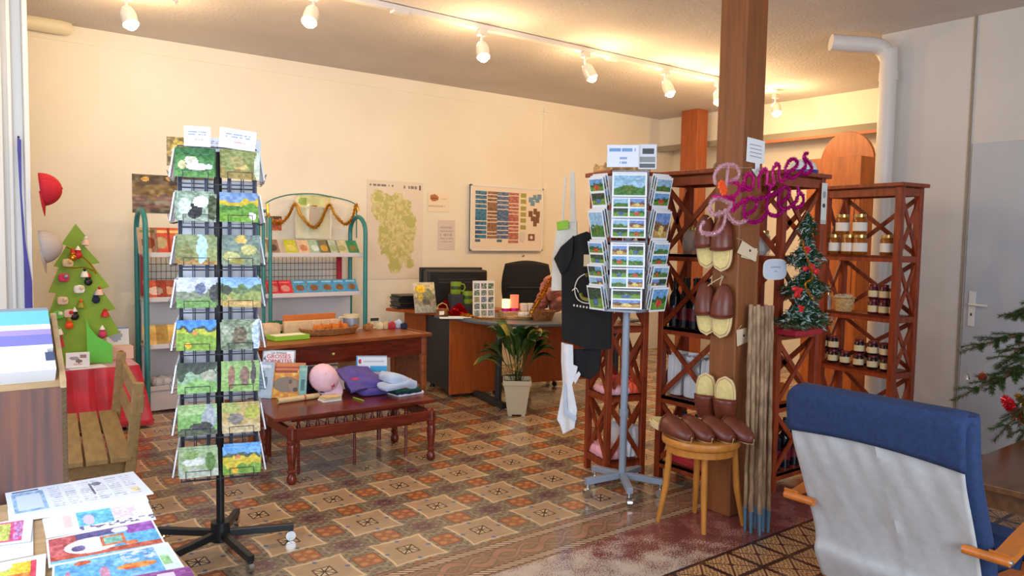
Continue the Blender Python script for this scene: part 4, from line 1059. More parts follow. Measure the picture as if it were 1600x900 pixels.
tag_card([(1161, 388), (1183, 388), (1181, 408), (1158, 402)], 'second beige tag under the upper one', Y=-1.050)
tag_card([(1151, 516), (1166, 512), (1168, 534), (1152, 541)], 'small white tag beside the lower slipper pair', Y=-1.055, stringto=(1158, 508))
# note with arrow on the post
t = thing('paper_note', 'white paper note with a downward arrow pinned high on the thick post', 'note')
def onY(x, y, Y): return at(x, y, Y=Y)
P = [onY(*q, -1.052) for q in ((1168, 214), (1195, 221), (1194, 256), (1187, 256), (1187, 264), (1192, 265), (1182, 276), (1174, 264), (1180, 264), (1180, 255), (1166, 252))]
c = sum(P, Vector())/len(P); MB().prism([((p-c).x, (p-c).z) for p in P], c, (1, 0, 0), (0, 0, 1), .002).build('note_sheet', 'paper', t)
lb = MB()
for y in (225, 231, 237, 243): a = onY(1172, y, -1.0545); b = onY(1190, y+4, -1.0545); lb.bar(a, b, .001, .0035)
lb.build('writing', 'wire_grey', t); re_root(t)

# walking canes
cane_top = [1168, 1175, 1182, 1189, 1196, 1202]
for i in range(7):
    x0 = (1167, 1173, 1179, 1185, 1191, 1197, 1201)[i]; yb = (829, 833, 826, 838, 831, 824, 832)[i]
    bt_ = at(x0+(-3, 0, 1, 2, 1, 1, -1)[i], yb, Z=0); bt_ = Vector((bt_.x, bt_.y, 0))
    tp = at(x0+6, 476+(i % 2)*3, Y=-1.085-.012*(i % 3)) if i < 5 else at(x0+5, 478, Y=-1.075)
    r = .0105
    t = thing('walking_cane', ('first', 'second', 'third', 'fourth', 'fifth', 'sixth', 'last')[i]+' from the left of the knobbly canes leaning on the thick post', 'cane', bt_, 0, 'canes leaning on the post')
    n = 22; P = []; R_ = []
    for k in range(n+1):
        f = k/n; q = Vector((0, 0, 0)).lerp(tp-bt_, f); q = q+Vector((rnd.uniform(-.0015, .0015), rnd.uniform(-.0015, .0015), 0)); q.z = max(q.z, .0)
        P.append(q); R_.append(r*(1+.10*rnd.random()+(.22 if rnd.random() < .18 else 0)))
    s0 = int(n*.05)+1
    MB().tube(P[s0:], R_[s0:], 10).build('shaft', 'stick_bark', t, smooth=True)
    MB().tube([P[0], P[s0]+(P[s0+1]-P[s0])*.2], [.008, .0125], 10).build('ferrule', 'stick_tip', t, smooth=True)

# oval price sign on unit 3
t = thing('oval_sign', 'small white oval price sign fixed to the shelf post right of the canes', 'sign')
c = at(1211, 421, Y=-.975); a, b = at(1193, 421, Y=-.975), at(1230, 421, Y=-.975); hw = (b-a).length/2; hh = hw*.52
pts = []
for k in range(28):
    q = 2*PI*k/28; pts.append((hw*math.copysign(abs(math.cos(q))**.6, math.cos(q)), hh*math.copysign(abs(math.sin(q))**.6, math.sin(q))))
MB().prism(pts, c, (1, 0, 0), (0, 0, 1), .004).build('board', 'label_white', t, bevel=.001)
MB().prism([(x*.93, y*.9) for x, y in pts], c+Vector((0, -.001, 0)), (1, 0, 0), (0, 0, 1), .0045).build('border_line', 'paper_back', t)
lb = MB()
for k in range(9): lb.box(c+Vector((-.045+.011*k, -.0036, .012+.003*(k % 2))), (.007, .001, .007))
for k in range(2): lb.box(c+Vector((-.004+.012*k, -.0036, -.010)), (.008, .001, .007))
lb.build('writing', 'wire_grey', t); re_root(t)

# ------------------------------------------------------------------ tinsel lettering "Bonnes Fetes"
t = thing('tinsel_lettering', 'pink and silver tinsel lettering reading Bonnes F\u00eates hung before the thick post', 'lettering')
c4 = lambda p: (1040+p[0]/5.625, 180+p[1]/5.625)
c7 = lambda p: (1000+p[0]/3, 220+p[1]/3)
YS = -1.10
strokes = [
 ('letter_b', 'tinsel_pale', c4, [(440, 610), (428, 545), (455, 480), (520, 440), (590, 440), (640, 480), (640, 540), (590, 575), (540, 590)]),
 ('letter_b_stem', 'tinsel_pale', c4, [(548, 432), (545, 500), (535, 590), (525, 680)]),
 ('letter_b_bowl', 'tinsel_pink', c4, [(540, 590), (610, 590), (650, 630), (630, 690), (560, 725), (430, 715)]),
 ('letter_o', 'tinsel_pink', c4, [(650, 650), (685, 600), (700, 540), (740, 518), (770, 560), (765, 620), (730, 660), (690, 630), (690, 570)]),
 ('letter_n', 'tinsel_pink', c4, [(820, 645), (818, 560), (850, 485), (885, 480), (893, 540), (888, 610)]),
 ('letter_n', 'tinsel_pink', c4, [(888, 600), (925, 620), (950, 600), (940, 500), (968, 432), (1000, 445), (995, 520), (1010, 590), (1045, 555)]),
 ('letter_e', 'tinsel_magenta', c4, [(1045, 555), (1060, 510), (1130, 470), (1160, 415), (1120, 382), (1075, 415), (1052, 480), (1080, 545), (1130, 548), (1185, 500)]),
 ('letter_s', 'tinsel_magenta', c4, [(1185, 500), (1232, 440), (1212, 370), (1225, 340), (1250, 335)]),
 ('letter_s_tail', 'tinsel_magenta', c4, [(1220, 370), (1255, 410), (1285, 465), (1250, 512), (1190, 512)]),
 ('letter_f_top', 'tinsel_pale', c7, [(325, 322), (335, 285), (370, 268), (410, 285), (428, 300), (405, 330), (350, 345), (322, 320)]),
 ('letter_f_stem', 'tinsel_pale', c7, [(400, 318), (396, 380), (370, 425), (320, 438), (288, 425), (285, 400), (300, 380)]),
 ('letter_f_bar', 'tinsel_pale', c7, [(408, 335), (432, 372), (465, 386), (500, 372)]),
 ('letter_f_link', 'tinsel_pink', c7, [(400, 270), (440, 272), (430, 330), (460, 300), (490, 275)]),
 ('letter_e', 'tinsel_magenta', c7, [(500, 345), (540, 318), (545, 285), (515, 268), (490, 300), (490, 355), (520, 382), (565, 372), (600, 335)]),
 ('circumflex', 'tinsel_magenta', c7, [(478, 235), (498, 212), (520, 232)]),
 ('letter_t', 'tinsel_magenta', c7, [(612, 215), (595, 290), (600, 335), (635, 352), (665, 335)]),
 ('letter_t_bar', 'tinsel_magenta', c7, [(548, 272), (600, 262), (650, 235)]),
 ('letter_e', 'tinsel_magenta', c7, [(645, 300), (690, 268), (702, 235), (678, 215), (652, 245), (648, 295), (672, 322), (710, 305), (735, 278)]),
 ('letter_s', 'tinsel_magenta', c7, [(728, 290), (742, 250), (738, 210)]),
 ('letter_s_tail', 'tinsel_magenta', c7, [(740, 235), (765, 262), (760, 300), (725, 318)]),
]
for nm, mt, cv, P in strokes:
    mb = MB(); tinsel(mb, [at(*cv(p), Y=YS) for p in P], .0145, 2100, .0022, .5); mb.build(nm, mt, t)
fl_ = MB()
for (x, y) in ((1127, 290), (1130, 297)):
    c = at(x, y, Y=YS-.02)
    for k in range(7):
        q = 2*PI*k/7; fl_.ball(c+Vector((.018*math.cos(q), -.002, .018*math.sin(q))), .013, 8, (1, .5, 1))
    fl_.ball(c, .011, 8)
fl_.build('orange_flower', 'orange_flower', t, smooth=True)
MB().tube([at(1130, 262, Y=YS), at(1175, 262, Y=-1.05)], .0015, 5).build('hanging_thread', 'string', t)
re_root(t)

# small decorated tree against unit 3
t = thing('small_christmas_tree', 'small frosted artificial tree with red bows against the shelf unit', 'christmas tree')
bx_, tx_ = at(1256, 505, Y=-1.06), at(1256, 335, Y=-1.06)
B0 = Vector((bx_.x, -1.06, bx_.z)); HT_ = tx_.z-bx_.z
mb = MB(); fr_ = MB()
for i in range(620):
    f = rnd.random()**1.2; z = f*HT_; R_ = .165*(1-f)**.6+.015; R_ *= (.8+.35*math.sin(f*22)); a = rnd.uniform(0, 2*PI)
    e = B0+Vector((R_*math.cos(a), R_*math.sin(a)*.55, z-.02)); s = B0+Vector((0, 0, z+.02))
    tgt = fr_ if rnd.random() < .42 else mb
    for k in range(5):
        p = s.lerp(e, .35+.2*k); d = Vector((rnd.gauss(0, 1), rnd.gauss(0, 1), rnd.gauss(0, .6))).normalized()*.026; q = d.cross((e-s)).normalized()*.005
        tgt.add([p-q, p+q, p+d+q*.3, p+d-q*.3], [(0, 1, 2, 3)])
    mb.tube([s, e], [.0035, .0015], 4, False)
mb.tube([B0-Vector((0, 0, .02)), B0+Vector((0, 0, HT_))], [.012, .004], 8)
mb.build('foliage', 'xmas_green', t); fr_.build('frosted_tips', 'xmas_frost', t)
for (x, y, s) in ((1262, 388, .016), (1246, 452, .026), (1252, 480, .016)):
    c = at(x, y, Y=-1.16); b = MB(); b.ball(c+Vector((-s, 0, .004)), s, 10, (1, .5, .6)).ball(c+Vector((s, 0, -.004)), s, 10, (1, .5, .6)).ball(c, s*.5, 8).tube([c, c+Vector((-s*.8, 0, -s*1.6))], [s*.3, s*.4], 6).tube([c, c+Vector((s*.8, 0, -s*1.6))], [s*.3, s*.4], 6); b.build('red_bow', 'red', t, smooth=True)
b = MB()
for (x, y, s) in ((1268, 418, .03), (1276, 424, .025), (1258, 420, .02)): b.ball(at(x, y, Y=-1.17), s, 10, (1, .5, .8))
b.build('red_bow', 'red', t, smooth=True)
b = MB(); tinsel(b, [at(1253, 375, Y=-1.10), at(1260, 400, Y=-1.18), at(1270, 432, Y=-1.18), at(1258, 445, Y=-1.18), at(1272, 470, Y=-1.18)], .010, 900, .002); b.build('gold_garland', 'tinsel_gold', t)
b = MB()
for (x, y) in ((1280, 494), (1232, 500), (1242, 400), (1275, 405)): b.ball(at(x, y, Y=-1.17), .012, 8)
b.build('silver_bauble', 'chrome', t, smooth=True)
re_root(t)
cb = at(1253, 512, Y=-1.06)
t = thing('red_box', 'red wrapped bracket box carrying the small frosted tree on the shelf unit', 'box', (cb.x, -1.045, cb.z-.035))
MB().box((0, 0, .012), (.27, .13, .03)).build('box_body', 'rack_red', t, bevel=.004)
MB().box((0, .05, -.012), (.03, .08, .03)).build('bracket', 'shelf_wood', t)

# hats and oddments on top of the units
P = L2(.37, .12, 1.883); t = thing('hat', 'dark brimmed hat lying on top of the unit left of the thick post', 'hat', P)
MB().lathe([(0, .004), (.13, .0), (.135, .004), (.07, .012), (.065, .045), (.05, .06), (0, .062)], n=24).build('hat_body', 'charcoal', t, smooth=True)
P = L3(.34, .10, 1.883); t = thing('cap', 'white and blue round cap on top of the unit right of the thick post', 'cap', P)
MB().lathe([(.085, .0), (.088, .03), (.07, .075), (.035, .10), (0, .105)], n=24).build('crown', 'white_cloth', t, smooth=True, solid=.004)
MB().lathe([(.089, .0), (.091, .035)], n=24).build('blue_band', 'ribbon_blue', t, smooth=True, solid=.003)
def fban(U, V):
    C = base(U, (222, 226, 222)); put(C, ell(U, V, .5, .45, .3, .06), (60, 60, 66)); put(C, ell(U, V, .5, .72, .35, .08), (150, 160, 170)); put(C, V < .1, (190, 196, 190)); return C
a = at(1286, 350, Y=-.955); b = at(1286, 286, Y=-.955)
o = painted('hanging_banner', .06, (b-a).length, fban, 10, 30); orient(o, a, (1, 0, 0), (0, 0, 1)); tag(o, 'narrow white printed strip hanging at the right end of the unit behind the small tree', 'banner')
for (x, y, w_, h_, lb_) in ((1161, 281, .06, .07, 'small white box among the tinsel letters, left'), (1148, 290, .05, .05, 'small pale box below the tinsel letter n')):
    pass

# cabinet in the far room
t = thing('wooden_headboard_cabinet', 'orange wooden cabinet with a rounded board standing in the back room', 'cabinet')
a, b = at(1277, 290, X=5.0), at(1362, 290, X=5.0); zt2 = at(1320, 205, X=5.0).z; zm = at(1320, 248, X=4.95).z
cy_ = (a.y+b.y)/2; hw = abs(a.y-b.y)/2
pts = [(-hw, 0), (hw, 0), (hw, zt2-.42)]+[(hw*math.cos(q)*1.0, zt2-.32+.32*math.sin(q)) for q in [PI*k/14 for k in range(1, 14)]]+[(-hw, zt2-.42)]
MB().prism(pts, (5.05, cy_, 0), (0, -1, 0), (0, 0, 1), .04).build('rounded_board', 'cabinet_wood', t, bevel=.004)
MB().box((4.9, cy_-.01, zm/2), (.24, hw*1.96, zm)).build('cabinet_body', 'cabinet_wood', t, bevel=.004)
MB().box((4.775, cy_, zm*.6), (.012, hw*1.7, zm*.5)).build('door', 'cabinet_wood', t, bevel=.003)
MB().ball((4.76, cy_+.1, zm*.6), .015, 10).build('knob', 'lid_gold', t, smooth=True)
re_root(t)
# ================================================================== WALL ITEMS
def fmap(U, V):
    C = base(U, (226, 214, 200))
    n = vnoise(U*9, V*13, 5)*.5+vnoise(U*20, V*30, 6)*.5
    r = ((U-.53)/.34)**2+((V-.50)/.36)**2
    arm = ((U-.18)/.12)**2+((V-.82)/.09)**2; foot = ((U-.50)/.13)**2+((V-.16)/.10)**2; isle = ((U-.76)/.09)**2+((V-.16)/.05)**2; up_ = ((U-.3)/.22)**2+((V-.72)/.14)**2
    land = np.minimum.reduce([r, arm, foot, isle, up_])+(n-.5)*.7 < 1
    put(C, land, (208, 200, 144)); put(C, land & (vnoise(U*26, V*36, 8) > .58), (190, 186, 118)); put(C, land & (vnoise(U*40, V*60, 2) > .75), (222, 210, 160)); put(C, land & (vnoise(U*12, V*16, 12) > .68), (184, 184, 112))
    put(C, rect(U, V, .05, .945, .45, .955) & (vnoise(U*60, V*0, 1) > .4), (120, 116, 120)); put(C, rect(U, V, .6, .93, .88, .96) & (vnoise(U*60, V*0, 2) > .4), (130, 120, 120)); put(C, rect(U, V, .93, .92, .96, .97), (70, 60, 60))
    return C
def wall_sheet(name, px0, py0, px1, py1, fn, nx, ny, label, cat, th=.002, off=.004, tilt=0):
    a, b = at(px0, py1, Y=YW-off), at(px1, py0, Y=YW-off)
    zc0 = at((px0+px1)/2, py1, Y=YW-off).z; zc1 = at((px0+px1)/2, py0, Y=YW-off).z
    o = painted(name, b.x-a.x, zc1-zc0, fn, nx, ny, th=th); orient(o, ((a.x+b.x)/2, YW-off, zc0), (1, 0, tilt), (0, 0, 1)); return tag(o, label, cat)
wall_sheet('wall_map', 573, 283, 661, 436, fmap, 70, 100, 'large pale wall map with an olive green region on the cream wall', 'map')
def fboard(U, V):
    C = base(U, (232, 220, 206))
    def gcol(u0, u1, c1, c2, v0, rows):
        h = (.93-v0)/rows
        for i in range(rows):
            vb = v0+h*i; m = rect(U, V, u0, vb+h*.16, u1, vb+h*.98); put(C, m, c1); put(C, m & (vnoise(U*50, V*50, i) > .55), c2)
    gcol(.05, .20, (60, 130, 170), (50, 90, 130), .16, 11); gcol(.205, .345, (150, 110, 90), (110, 90, 70), .16, 14)
    gcol(.35, .505, (70, 100, 150), (110, 130, 160), .16, 11); gcol(.51, .655, (170, 96, 92), (190, 130, 110), .09, 14)
    put(C, rect(U, V, .05, .12, .12, .16), (70, 110, 140)); put(C, rect(U, V, .35, .12, .42, .16), (70, 110, 140))
    for i in range(6): put(C, rect(U, V, .68, .86-i*.105, .765, .93-i*.105), (166, 160, 80))
    for (a, b) in ((.80, .84), (.86, .88), (.90, .83), (.83, .78), (.93, .9)): put(C, rect(U, V, a, b-.05, a+.06, b+.03), (110, 150, 176))
    for (a, b) in ((.80, .60), (.87, .64), (.91, .60), (.84, .52), (.90, .50), (.87, .44)): put(C, rect(U, V, a, b-.05, a+.06, b+.04), (120, 84, 60))
    put(C, rect(U, V, .80, .14, .9, .26), (130, 80, 60)); put(C, ell(U, V, .71, .2, .05, .09), (214, 206, 200)); put(C, ell(U, V, .85, .2, .02, .03), (230, 220, 210))
    return C
a, b = at(733, 392, Y=YW-.035), at(846, 392, Y=YW-.035)
bd_ = thing('picture_board', 'white framed board filled with small coloured pictures on the wall above the desk', 'board')
zc1, zc0 = at(789, 291, Y=YW-.035).z, at(789, 392, Y=YW-.035).z
o = painted('printed_sheet', b.x-a.x-.04, zc1-zc0-.04, fboard, 110, 70, bd_, th=.004)
bd_.location = ((a.x+b.x)/2, YW-.03, zc0); bd_.rotation_euler = (0, 0, 0)
o.matrix_local = Matrix(((1, 0, 0, 0), (0, 0, -1, -.018), (0, 1, 0, .02), (0, 0, 0, 1)))
fb = MB(); Wd, Hd = b.x-a.x, zc1-zc0
fb.box((0, 0, Hd/2), (Wd, .03, Hd)); fb.build('backing', 'label_white', bd_)
fb = MB(); fb.box((0, -.01, .01), (Wd, .03, .02)).box((0, -.01, Hd-.01), (Wd, .03, .02)).box((-Wd/2+.01, -.01, Hd/2), (.02, .03, Hd)).box((Wd/2-.01, -.01, Hd/2), (.02, .03, Hd)); fb.build('frame', 'white_paint', bd_, bevel=.002)
def fnote(U, V):
    C = base(U, (216, 204, 200)); put(C, rect(U, V, .15, .72, .8, .8), (190, 180, 180)); textlines(C, U, V, (.62, .5, .38, .28), .12, .85, (170, 160, 168), 2, .02, .6); return C
wall_sheet('paper_notice', 684, 344, 711, 390, fnote, 16, 28, 'small pale paper notice right of the wall map', 'notice')
def flogo(U, V):
    C = base(U, (236, 222, 200)); put(C, ell(U, V, .3, .72, .2, .18), (176, 110, 60)); put(C, rect(U, V, .14, .66, .44, .70), (110, 60, 40)); textlines(C, U, V, (.3,), .05, .8, (190, 176, 160), 2, .03, .7); put(C, rect(U, V, .6, .66, .9, .69), (200, 186, 170)); return C
wall_sheet('paper_notice', 668, 301, 702, 331, flogo, 26, 24, 'small sheet with a round brown emblem above the paper notice', 'notice')
fpo = picture(41, [(.12, (96, 90, 70)), (.3, (120, 84, 74)), (.45, (128, 118, 104)), (.52, (160, 130, 60)), (.75, (120, 96, 56)), (1, (88, 72, 48))], [(.15, .88, .05, .06, (230, 180, 90)), (.45, .92, .05, .06, (236, 190, 110)), (.4, .4, .15, .04, (150, 110, 110)), (.8, .6, .2, .1, (84, 70, 44)), (.3, .6, .2, .08, (134, 110, 60))], 40, .2, 8)
wall_sheet('nature_poster', 207, 275, 333, 334, fpo, 80, 50, 'brown and gold nature poster behind the black spinner', 'poster')
# nails / small marks on the wall
o = MB().ball(at(818, 400, Y=YW-.01), .012, 8).build('wall_hook', 'wicker', smooth=True); origin(o); tag(o, 'tiny brown hook on the wall under the picture board', 'hook')

# ================================================================== TEAL DISPLAY RACK
t = thing('display_rack', 'teal tube display rack with white shelves of books against the cream wall', 'rack')
x0, x1, xm = -.80, 1.13, .22; yf, yb = 3.13, 3.46
def arch(x, name='end_frame'):
    P = [(x, yf, 0), (x, yf, 1.50)]+[(x, (yf+yb)/2-(yb-yf)/2*math.cos(q), 1.50+(yb-yf)/2*math.sin(q)*.95) for q in [PI*k/10 for k in range(11)]]+[(x, yb, 1.50), (x, yb, 0)]
    MB().tube(P, .021, 12).build(name, 'teal_tube', t, smooth=True)
arch(x0); arch(x1)
for y in (yf+.03, yb): MB().tube([(xm, y, 0), (xm, y, 1.62)], .017, 10).build('middle_tube', 'teal_tube', t, smooth=True)
MB().tube([(xm-.06, yf+.03, 0), (xm-.06, yf+.03, 1.62), (xm-.05, yf+.12, 1.68), (xm, yf+.16, 1.68)], .015, 10).build('middle_tube', 'teal_tube', t, smooth=True)
lev = [1.295, .93, .545, .20]
for z in lev:
    MB().box(((x0+x1)/2, (yf+yb)/2+.02, z-.012), (x1-x0-.03, yb-yf-.02, .02)).box(((x0+x1)/2, yf+.035, z), (x1-x0-.03, .012, .035)).build('shelf', 'rack_shelf', t, bevel=.002)
MB().box(((x0+x1)/2, yb-.04, .74), (x1-x0-.04, .012, .34)).box(((x0+x1)/2, yb-.04, .37), (x1-x0-.04, .012, .30)).build('back_panel', 'rack_shelf', t)
MB().box(((x0+x1)/2, yf+.05, .10), (x1-x0-.03, .02, .17)).build('base_panel', 'rack_shelf', t)
g = MB()
z0, z1 = .96, 1.27
nx_ = 44
for i in range(nx_+1): x = x0+.06+(x1-x0-.22)*i/nx_; g.tube([(x, yb-.05, z0), (x, yb-.05, z1)], .0022, 4, False)
for k in range(6): z = z0+(z1-z0)*k/5; g.tube([(x0+.04, yb-.055, z), (x1-.14, yb-.055, z)], .0026, 4, False)
g.build('wire_grid', 'mesh_wire', t)
MB().box((x1-.14, yb-.05, 1.115), (.05, .02, .34)).box((x0+.02, yb-.1, 1.115), (.02, .06, .34)).build('red_upright', 'rack_red', t)
re_root(t)
# leaning books
def book(name, x, z, w_, h_, fn, label, group=None, lean=.55, y=yf+.06, d=.012, yaw=0, nx=16, ny=20, cat='book'):
    o = painted(name, w_, h_, fn, nx, ny, th=d, edge=(222, 216, 206)); orient(o, (x, y+.004, z+.004), (math.cos(yaw), math.sin(yaw), 0), (0, lean, 1)); return tag(o, label, cat, group)
def cover(c, c2, c3, seed=0):
    def fn(U, V):
        C = base(U, c); put(C, ell(U, V, .5, .42, .34, .22), c2); put(C, (V > .8) & (V < .9) & (U > .12) & (U < .88), c3); C += ((vnoise(U*9, V*9, seed)-.5)*26)[..., None]; return C
    return fn
def pxX(x, y=400, Y=yf+.08): return at(x, y, Y=Y).x
specs = [(232, 'striped', (190, 160, 140), (140, 60, 40), (110, 140, 70), 'beige and green magazine at the left end of the top rack shelf'),
         (252, 'red', (196, 60, 40), (170, 150, 110), (220, 190, 120), 'red magazine on the top shelf of the rack, beside the left tube'),
         (278, 'red2', (200, 80, 50), (130, 70, 40), (220, 190, 120), 'orange-red magazine on the top rack shelf half behind the black spinner'),
         (300, 'brown', (150, 100, 60), (210, 140, 60), (220, 190, 120), 'brown magazine on the top rack shelf behind the black spinner'),
         (345, 'beige', (210, 180, 140), (150, 100, 60), (120, 40, 30), 'beige magazine on the top rack shelf behind the spinner pole')]
for i, (x, n_, c, c2, c3, lb_) in enumerate(specs): book('magazine', pxX(x), lev[0], .15, .225, cover(c, c2, c3, i), lb_, 'magazines left on the top rack shelf', .35, cat='magazine')
specs = [(428, (150, 120, 104), (90, 70, 60), 'grey-brown booklet at the left of the right-hand top rack shelf'), (456, (186, 190, 50), (210, 196, 110), 'yellow-green booklet on the top rack shelf'),
         (476, (206, 178, 150), (190, 130, 100), 'beige booklet right of the yellow-green one on the top rack shelf'), (494, (150, 180, 160), (200, 214, 210), 'pale green booklet on the top rack shelf'),
         (508, (120, 110, 80), (190, 150, 60), 'dark olive booklet on the top rack shelf'), (522, (170, 186, 170), (150, 170, 130), 'pale grey-green booklet on the top rack shelf'), (536, (196, 190, 160), (160, 160, 110), 'cream booklet left of the dark green one'),
         (553, (52, 136, 96), (130, 120, 60), 'dark green booklet at the right end of the top rack shelf')]
for i, (x, c, c2, lb_) in enumerate(specs): book('booklet', pxX(x), lev[0], .11, .16, cover(c, c2, c, i), lb_, 'booklets right on the top rack shelf', .8, cat='booklet')
specs = [(243, (196, 70, 50), (224, 200, 190), 'red and white booklet on the second shelf at the left tube'), (262, (150, 60, 50), (200, 150, 120), 'dark red booklet next to the red and white one, second shelf')]
for i, (x, c, c2, lb_) in enumerate(specs): book('booklet', pxX(x), lev[1], .17, .16, cover(c, c2, c, i), lb_, 'red booklets on the left of the second rack shelf', .5, cat='booklet')
nmR = ['first', 'second', 'third', 'fourth', 'fifth']
for i, x in enumerate((428, 447)): book('book', pxX(x), lev[1], .125, .15, cover((206, 44, 66), (206, 140, 130), (230, 120, 120), i), ('left', 'right')[i]+' of the two bright red books on the second rack shelf', 'red books on the second rack shelf', .75)
for i, x in enumerate((470, 492, 513, 532, 551)): book('book', pxX(x), lev[1], .125, .15, cover((66, 148, 200), (130, 90, 60), (150, 200, 226), i), nmR[i]+' from the left of the five blue books on the second rack shelf', 'blue books on the second rack shelf', .75)
for i, x in enumerate((242, 262)): book('envelope', pxX(x), lev[2], .19, .17, cover((228, 188, 100), (214, 170, 90), (232, 196, 110), i), ('left', 'right')[i]+' of the yellow envelopes on the third rack shelf', 'yellow envelopes', .35, cat='envelope')
for i, x in enumerate((360, 375, 390)): book('magazine', pxX(x), lev[1], .12, .18, cover((180, 170, 150), (120, 110, 90), (200, 80, 60), i), nmR[i]+' pale magazine between the spinner columns on the second rack shelf', 'pale magazines on the second rack shelf', .5, cat='magazine')
P = at(258, 598, Y=yf+.12); o = MB().soft((0, 0, .03), (.22, .16, .07), .5, .02, 3).build('glass_dish', 'door_grey', smooth=True); o.location = (P.x, P.y, .205); tag(o, 'grey bundle in clear wrapping on the bottom rack shelf', 'packet')
# wire arch with tinsel and wrapped poster above the rack
t = thing('wire_arch', 'thin green wire arch above the right half of the rack', 'arch')
A_ = [at(x, y, Y=3.42) for x, y in ((415, 318), (430, 310), (455, 304), (490, 303), (520, 308), (545, 314), (557, 320))]
MB().tube(smoothpts(A_, 5), .006, 8).build('wire', 'teal_tube', t, smooth=True)
for (x, y0_, y1_) in ((417, 317, 372), (557, 320, 372)): MB().tube([at(x, y0_, Y=3.42), at(x, y1_, Y=3.42)], .006, 8).build('upright_wire', 'teal_tube', t, smooth=True)
re_root(t)
mb = MB(); tinsel(mb, [at(x, y, Y=3.38) for x, y in ((418, 318), (420, 338), (435, 350), (450, 338), (461, 318), (470, 336), (488, 355), (500, 348), (514, 320), (524, 336), (538, 350), (550, 342), (556, 320), (560, 330))], .030, 1000, .004, .4)
o = mb.build('tinsel_garland', 'tinsel_gold'); origin(o); tag(o, 'gold tinsel garland looping from the wire arch', 'garland')
def fwrap(U, V):
    C = base(U, (206, 210, 150)); put(C, U < .12, (226, 222, 180)); put(C, ell(U, V, .55, .52, .16, .26), (170, 104, 60)); put(C, ell(U, V, .35, .6, .05, .2), (240, 240, 220)); put(C, ell(U, V, .2, .85, .12, .1), (150, 176, 90)); put(C, V < .12, (214, 220, 190)); put(C, (U > .8), (220, 206, 150)); C += ((vnoise(U*8, V*8, 4)-.5)*30)[..., None]; return C
a, b = at(462, 372, Y=3.44), at(516, 372, Y=3.44); t = thing('wrapped_poster', 'yellow-green poster in clear film hanging under the wire arch', 'poster', ((a.x+b.x)/2, 3.44, a.z))
o = painted('sheet', b.x-a.x, at(489, 305, Y=3.44).z-a.z, fwrap, 26, 30, t, th=.004); o.matrix_local = Matrix(((1, 0, 0, 0), (0, 0, -1, 0), (0, 1, 0, 0), (0, 0, 0, 1)))
MB().soft((0, -.014, .14), (.34, .02, .30), .2, .02, 4).build('clear_film', 'clear_film', t, smooth=True)
P = at(430, 360, Y=3.43); o = painted('picture_card', .12, .13, picture(51, [(.5, (190, 96, 60)), (.8, (206, 130, 60)), (1, (90, 60, 40))]), 14, 14, th=.004); orient(o, P, (1, 0, 0), (0, 0, 1)); tag(o, 'orange picture card standing at the left end of the right-hand rack bay', 'card')

# ================================================================== WOODEN TABLE BEHIND THE BENCH
TX0, TX1, TY0, TY1, TZ = -.52, .99, 1.66, 2.20, .71
t = thing('wooden_table', 'old brown wooden table with goods on it behind the low bench', 'table', ((TX0+TX1)/2, (TY0+TY1)/2, 0), math.radians(3))
wx, wy = (TX1-TX0), (TY1-TY0)
MB().box((0, 0, TZ-.014), (wx, wy, .028)).build('tabletop', 'table_wood', t, bevel=.005)
MB().box((0, -wy/2+.05, TZ-.10), (wx-.12, .022, .14)).box((0, wy/2-.05, TZ-.10), (wx-.12, .022, .14)).box((-wx/2+.06, 0, TZ-.10), (.022, wy-.1, .14)).box((wx/2-.06, 0, TZ-.10), (.022, wy-.1, .14)).build('apron', 'bench_wood', t)
MB().box((-.1, -wy/2+.036, TZ-.10), (.5, .012, .10)).build('drawer_front', 'bench_wood', t, bevel=.003)
MB().ball((-.1, -wy/2+.022, TZ-.10), .014, 10).build('drawer_knob', 'lid_gold', t, smooth=True)
for x in (-1, 1):
    for y in (-1, 1): MB().tube([(x*(wx/2-.055), y*(wy/2-.05), TZ-.03), (x*(wx/2-.055), y*(wy/2-.05), TZ-.20)], .032, 4).tube([(x*(wx/2-.055), y*(wy/2-.05), TZ-.19), (x*(wx/2-.055), y*(wy/2-.05), 0)], [.030, .020], 10).build('leg', 'table_wood', t)
MB().box((wx/2-.045, -.02, .50), (.03, wy*.82, .42)).build('side_panel', 'table_wood', t, bevel=.003)
def tt(x, y, off=.0):
    P = at(x, y, Z=TZ+.001)
    if P.y > TY1-.10: P = at(x, y, Y=TY1-.10)
    return Vector((min(P.x, TX1-.06), P.y, TZ+.001+off))
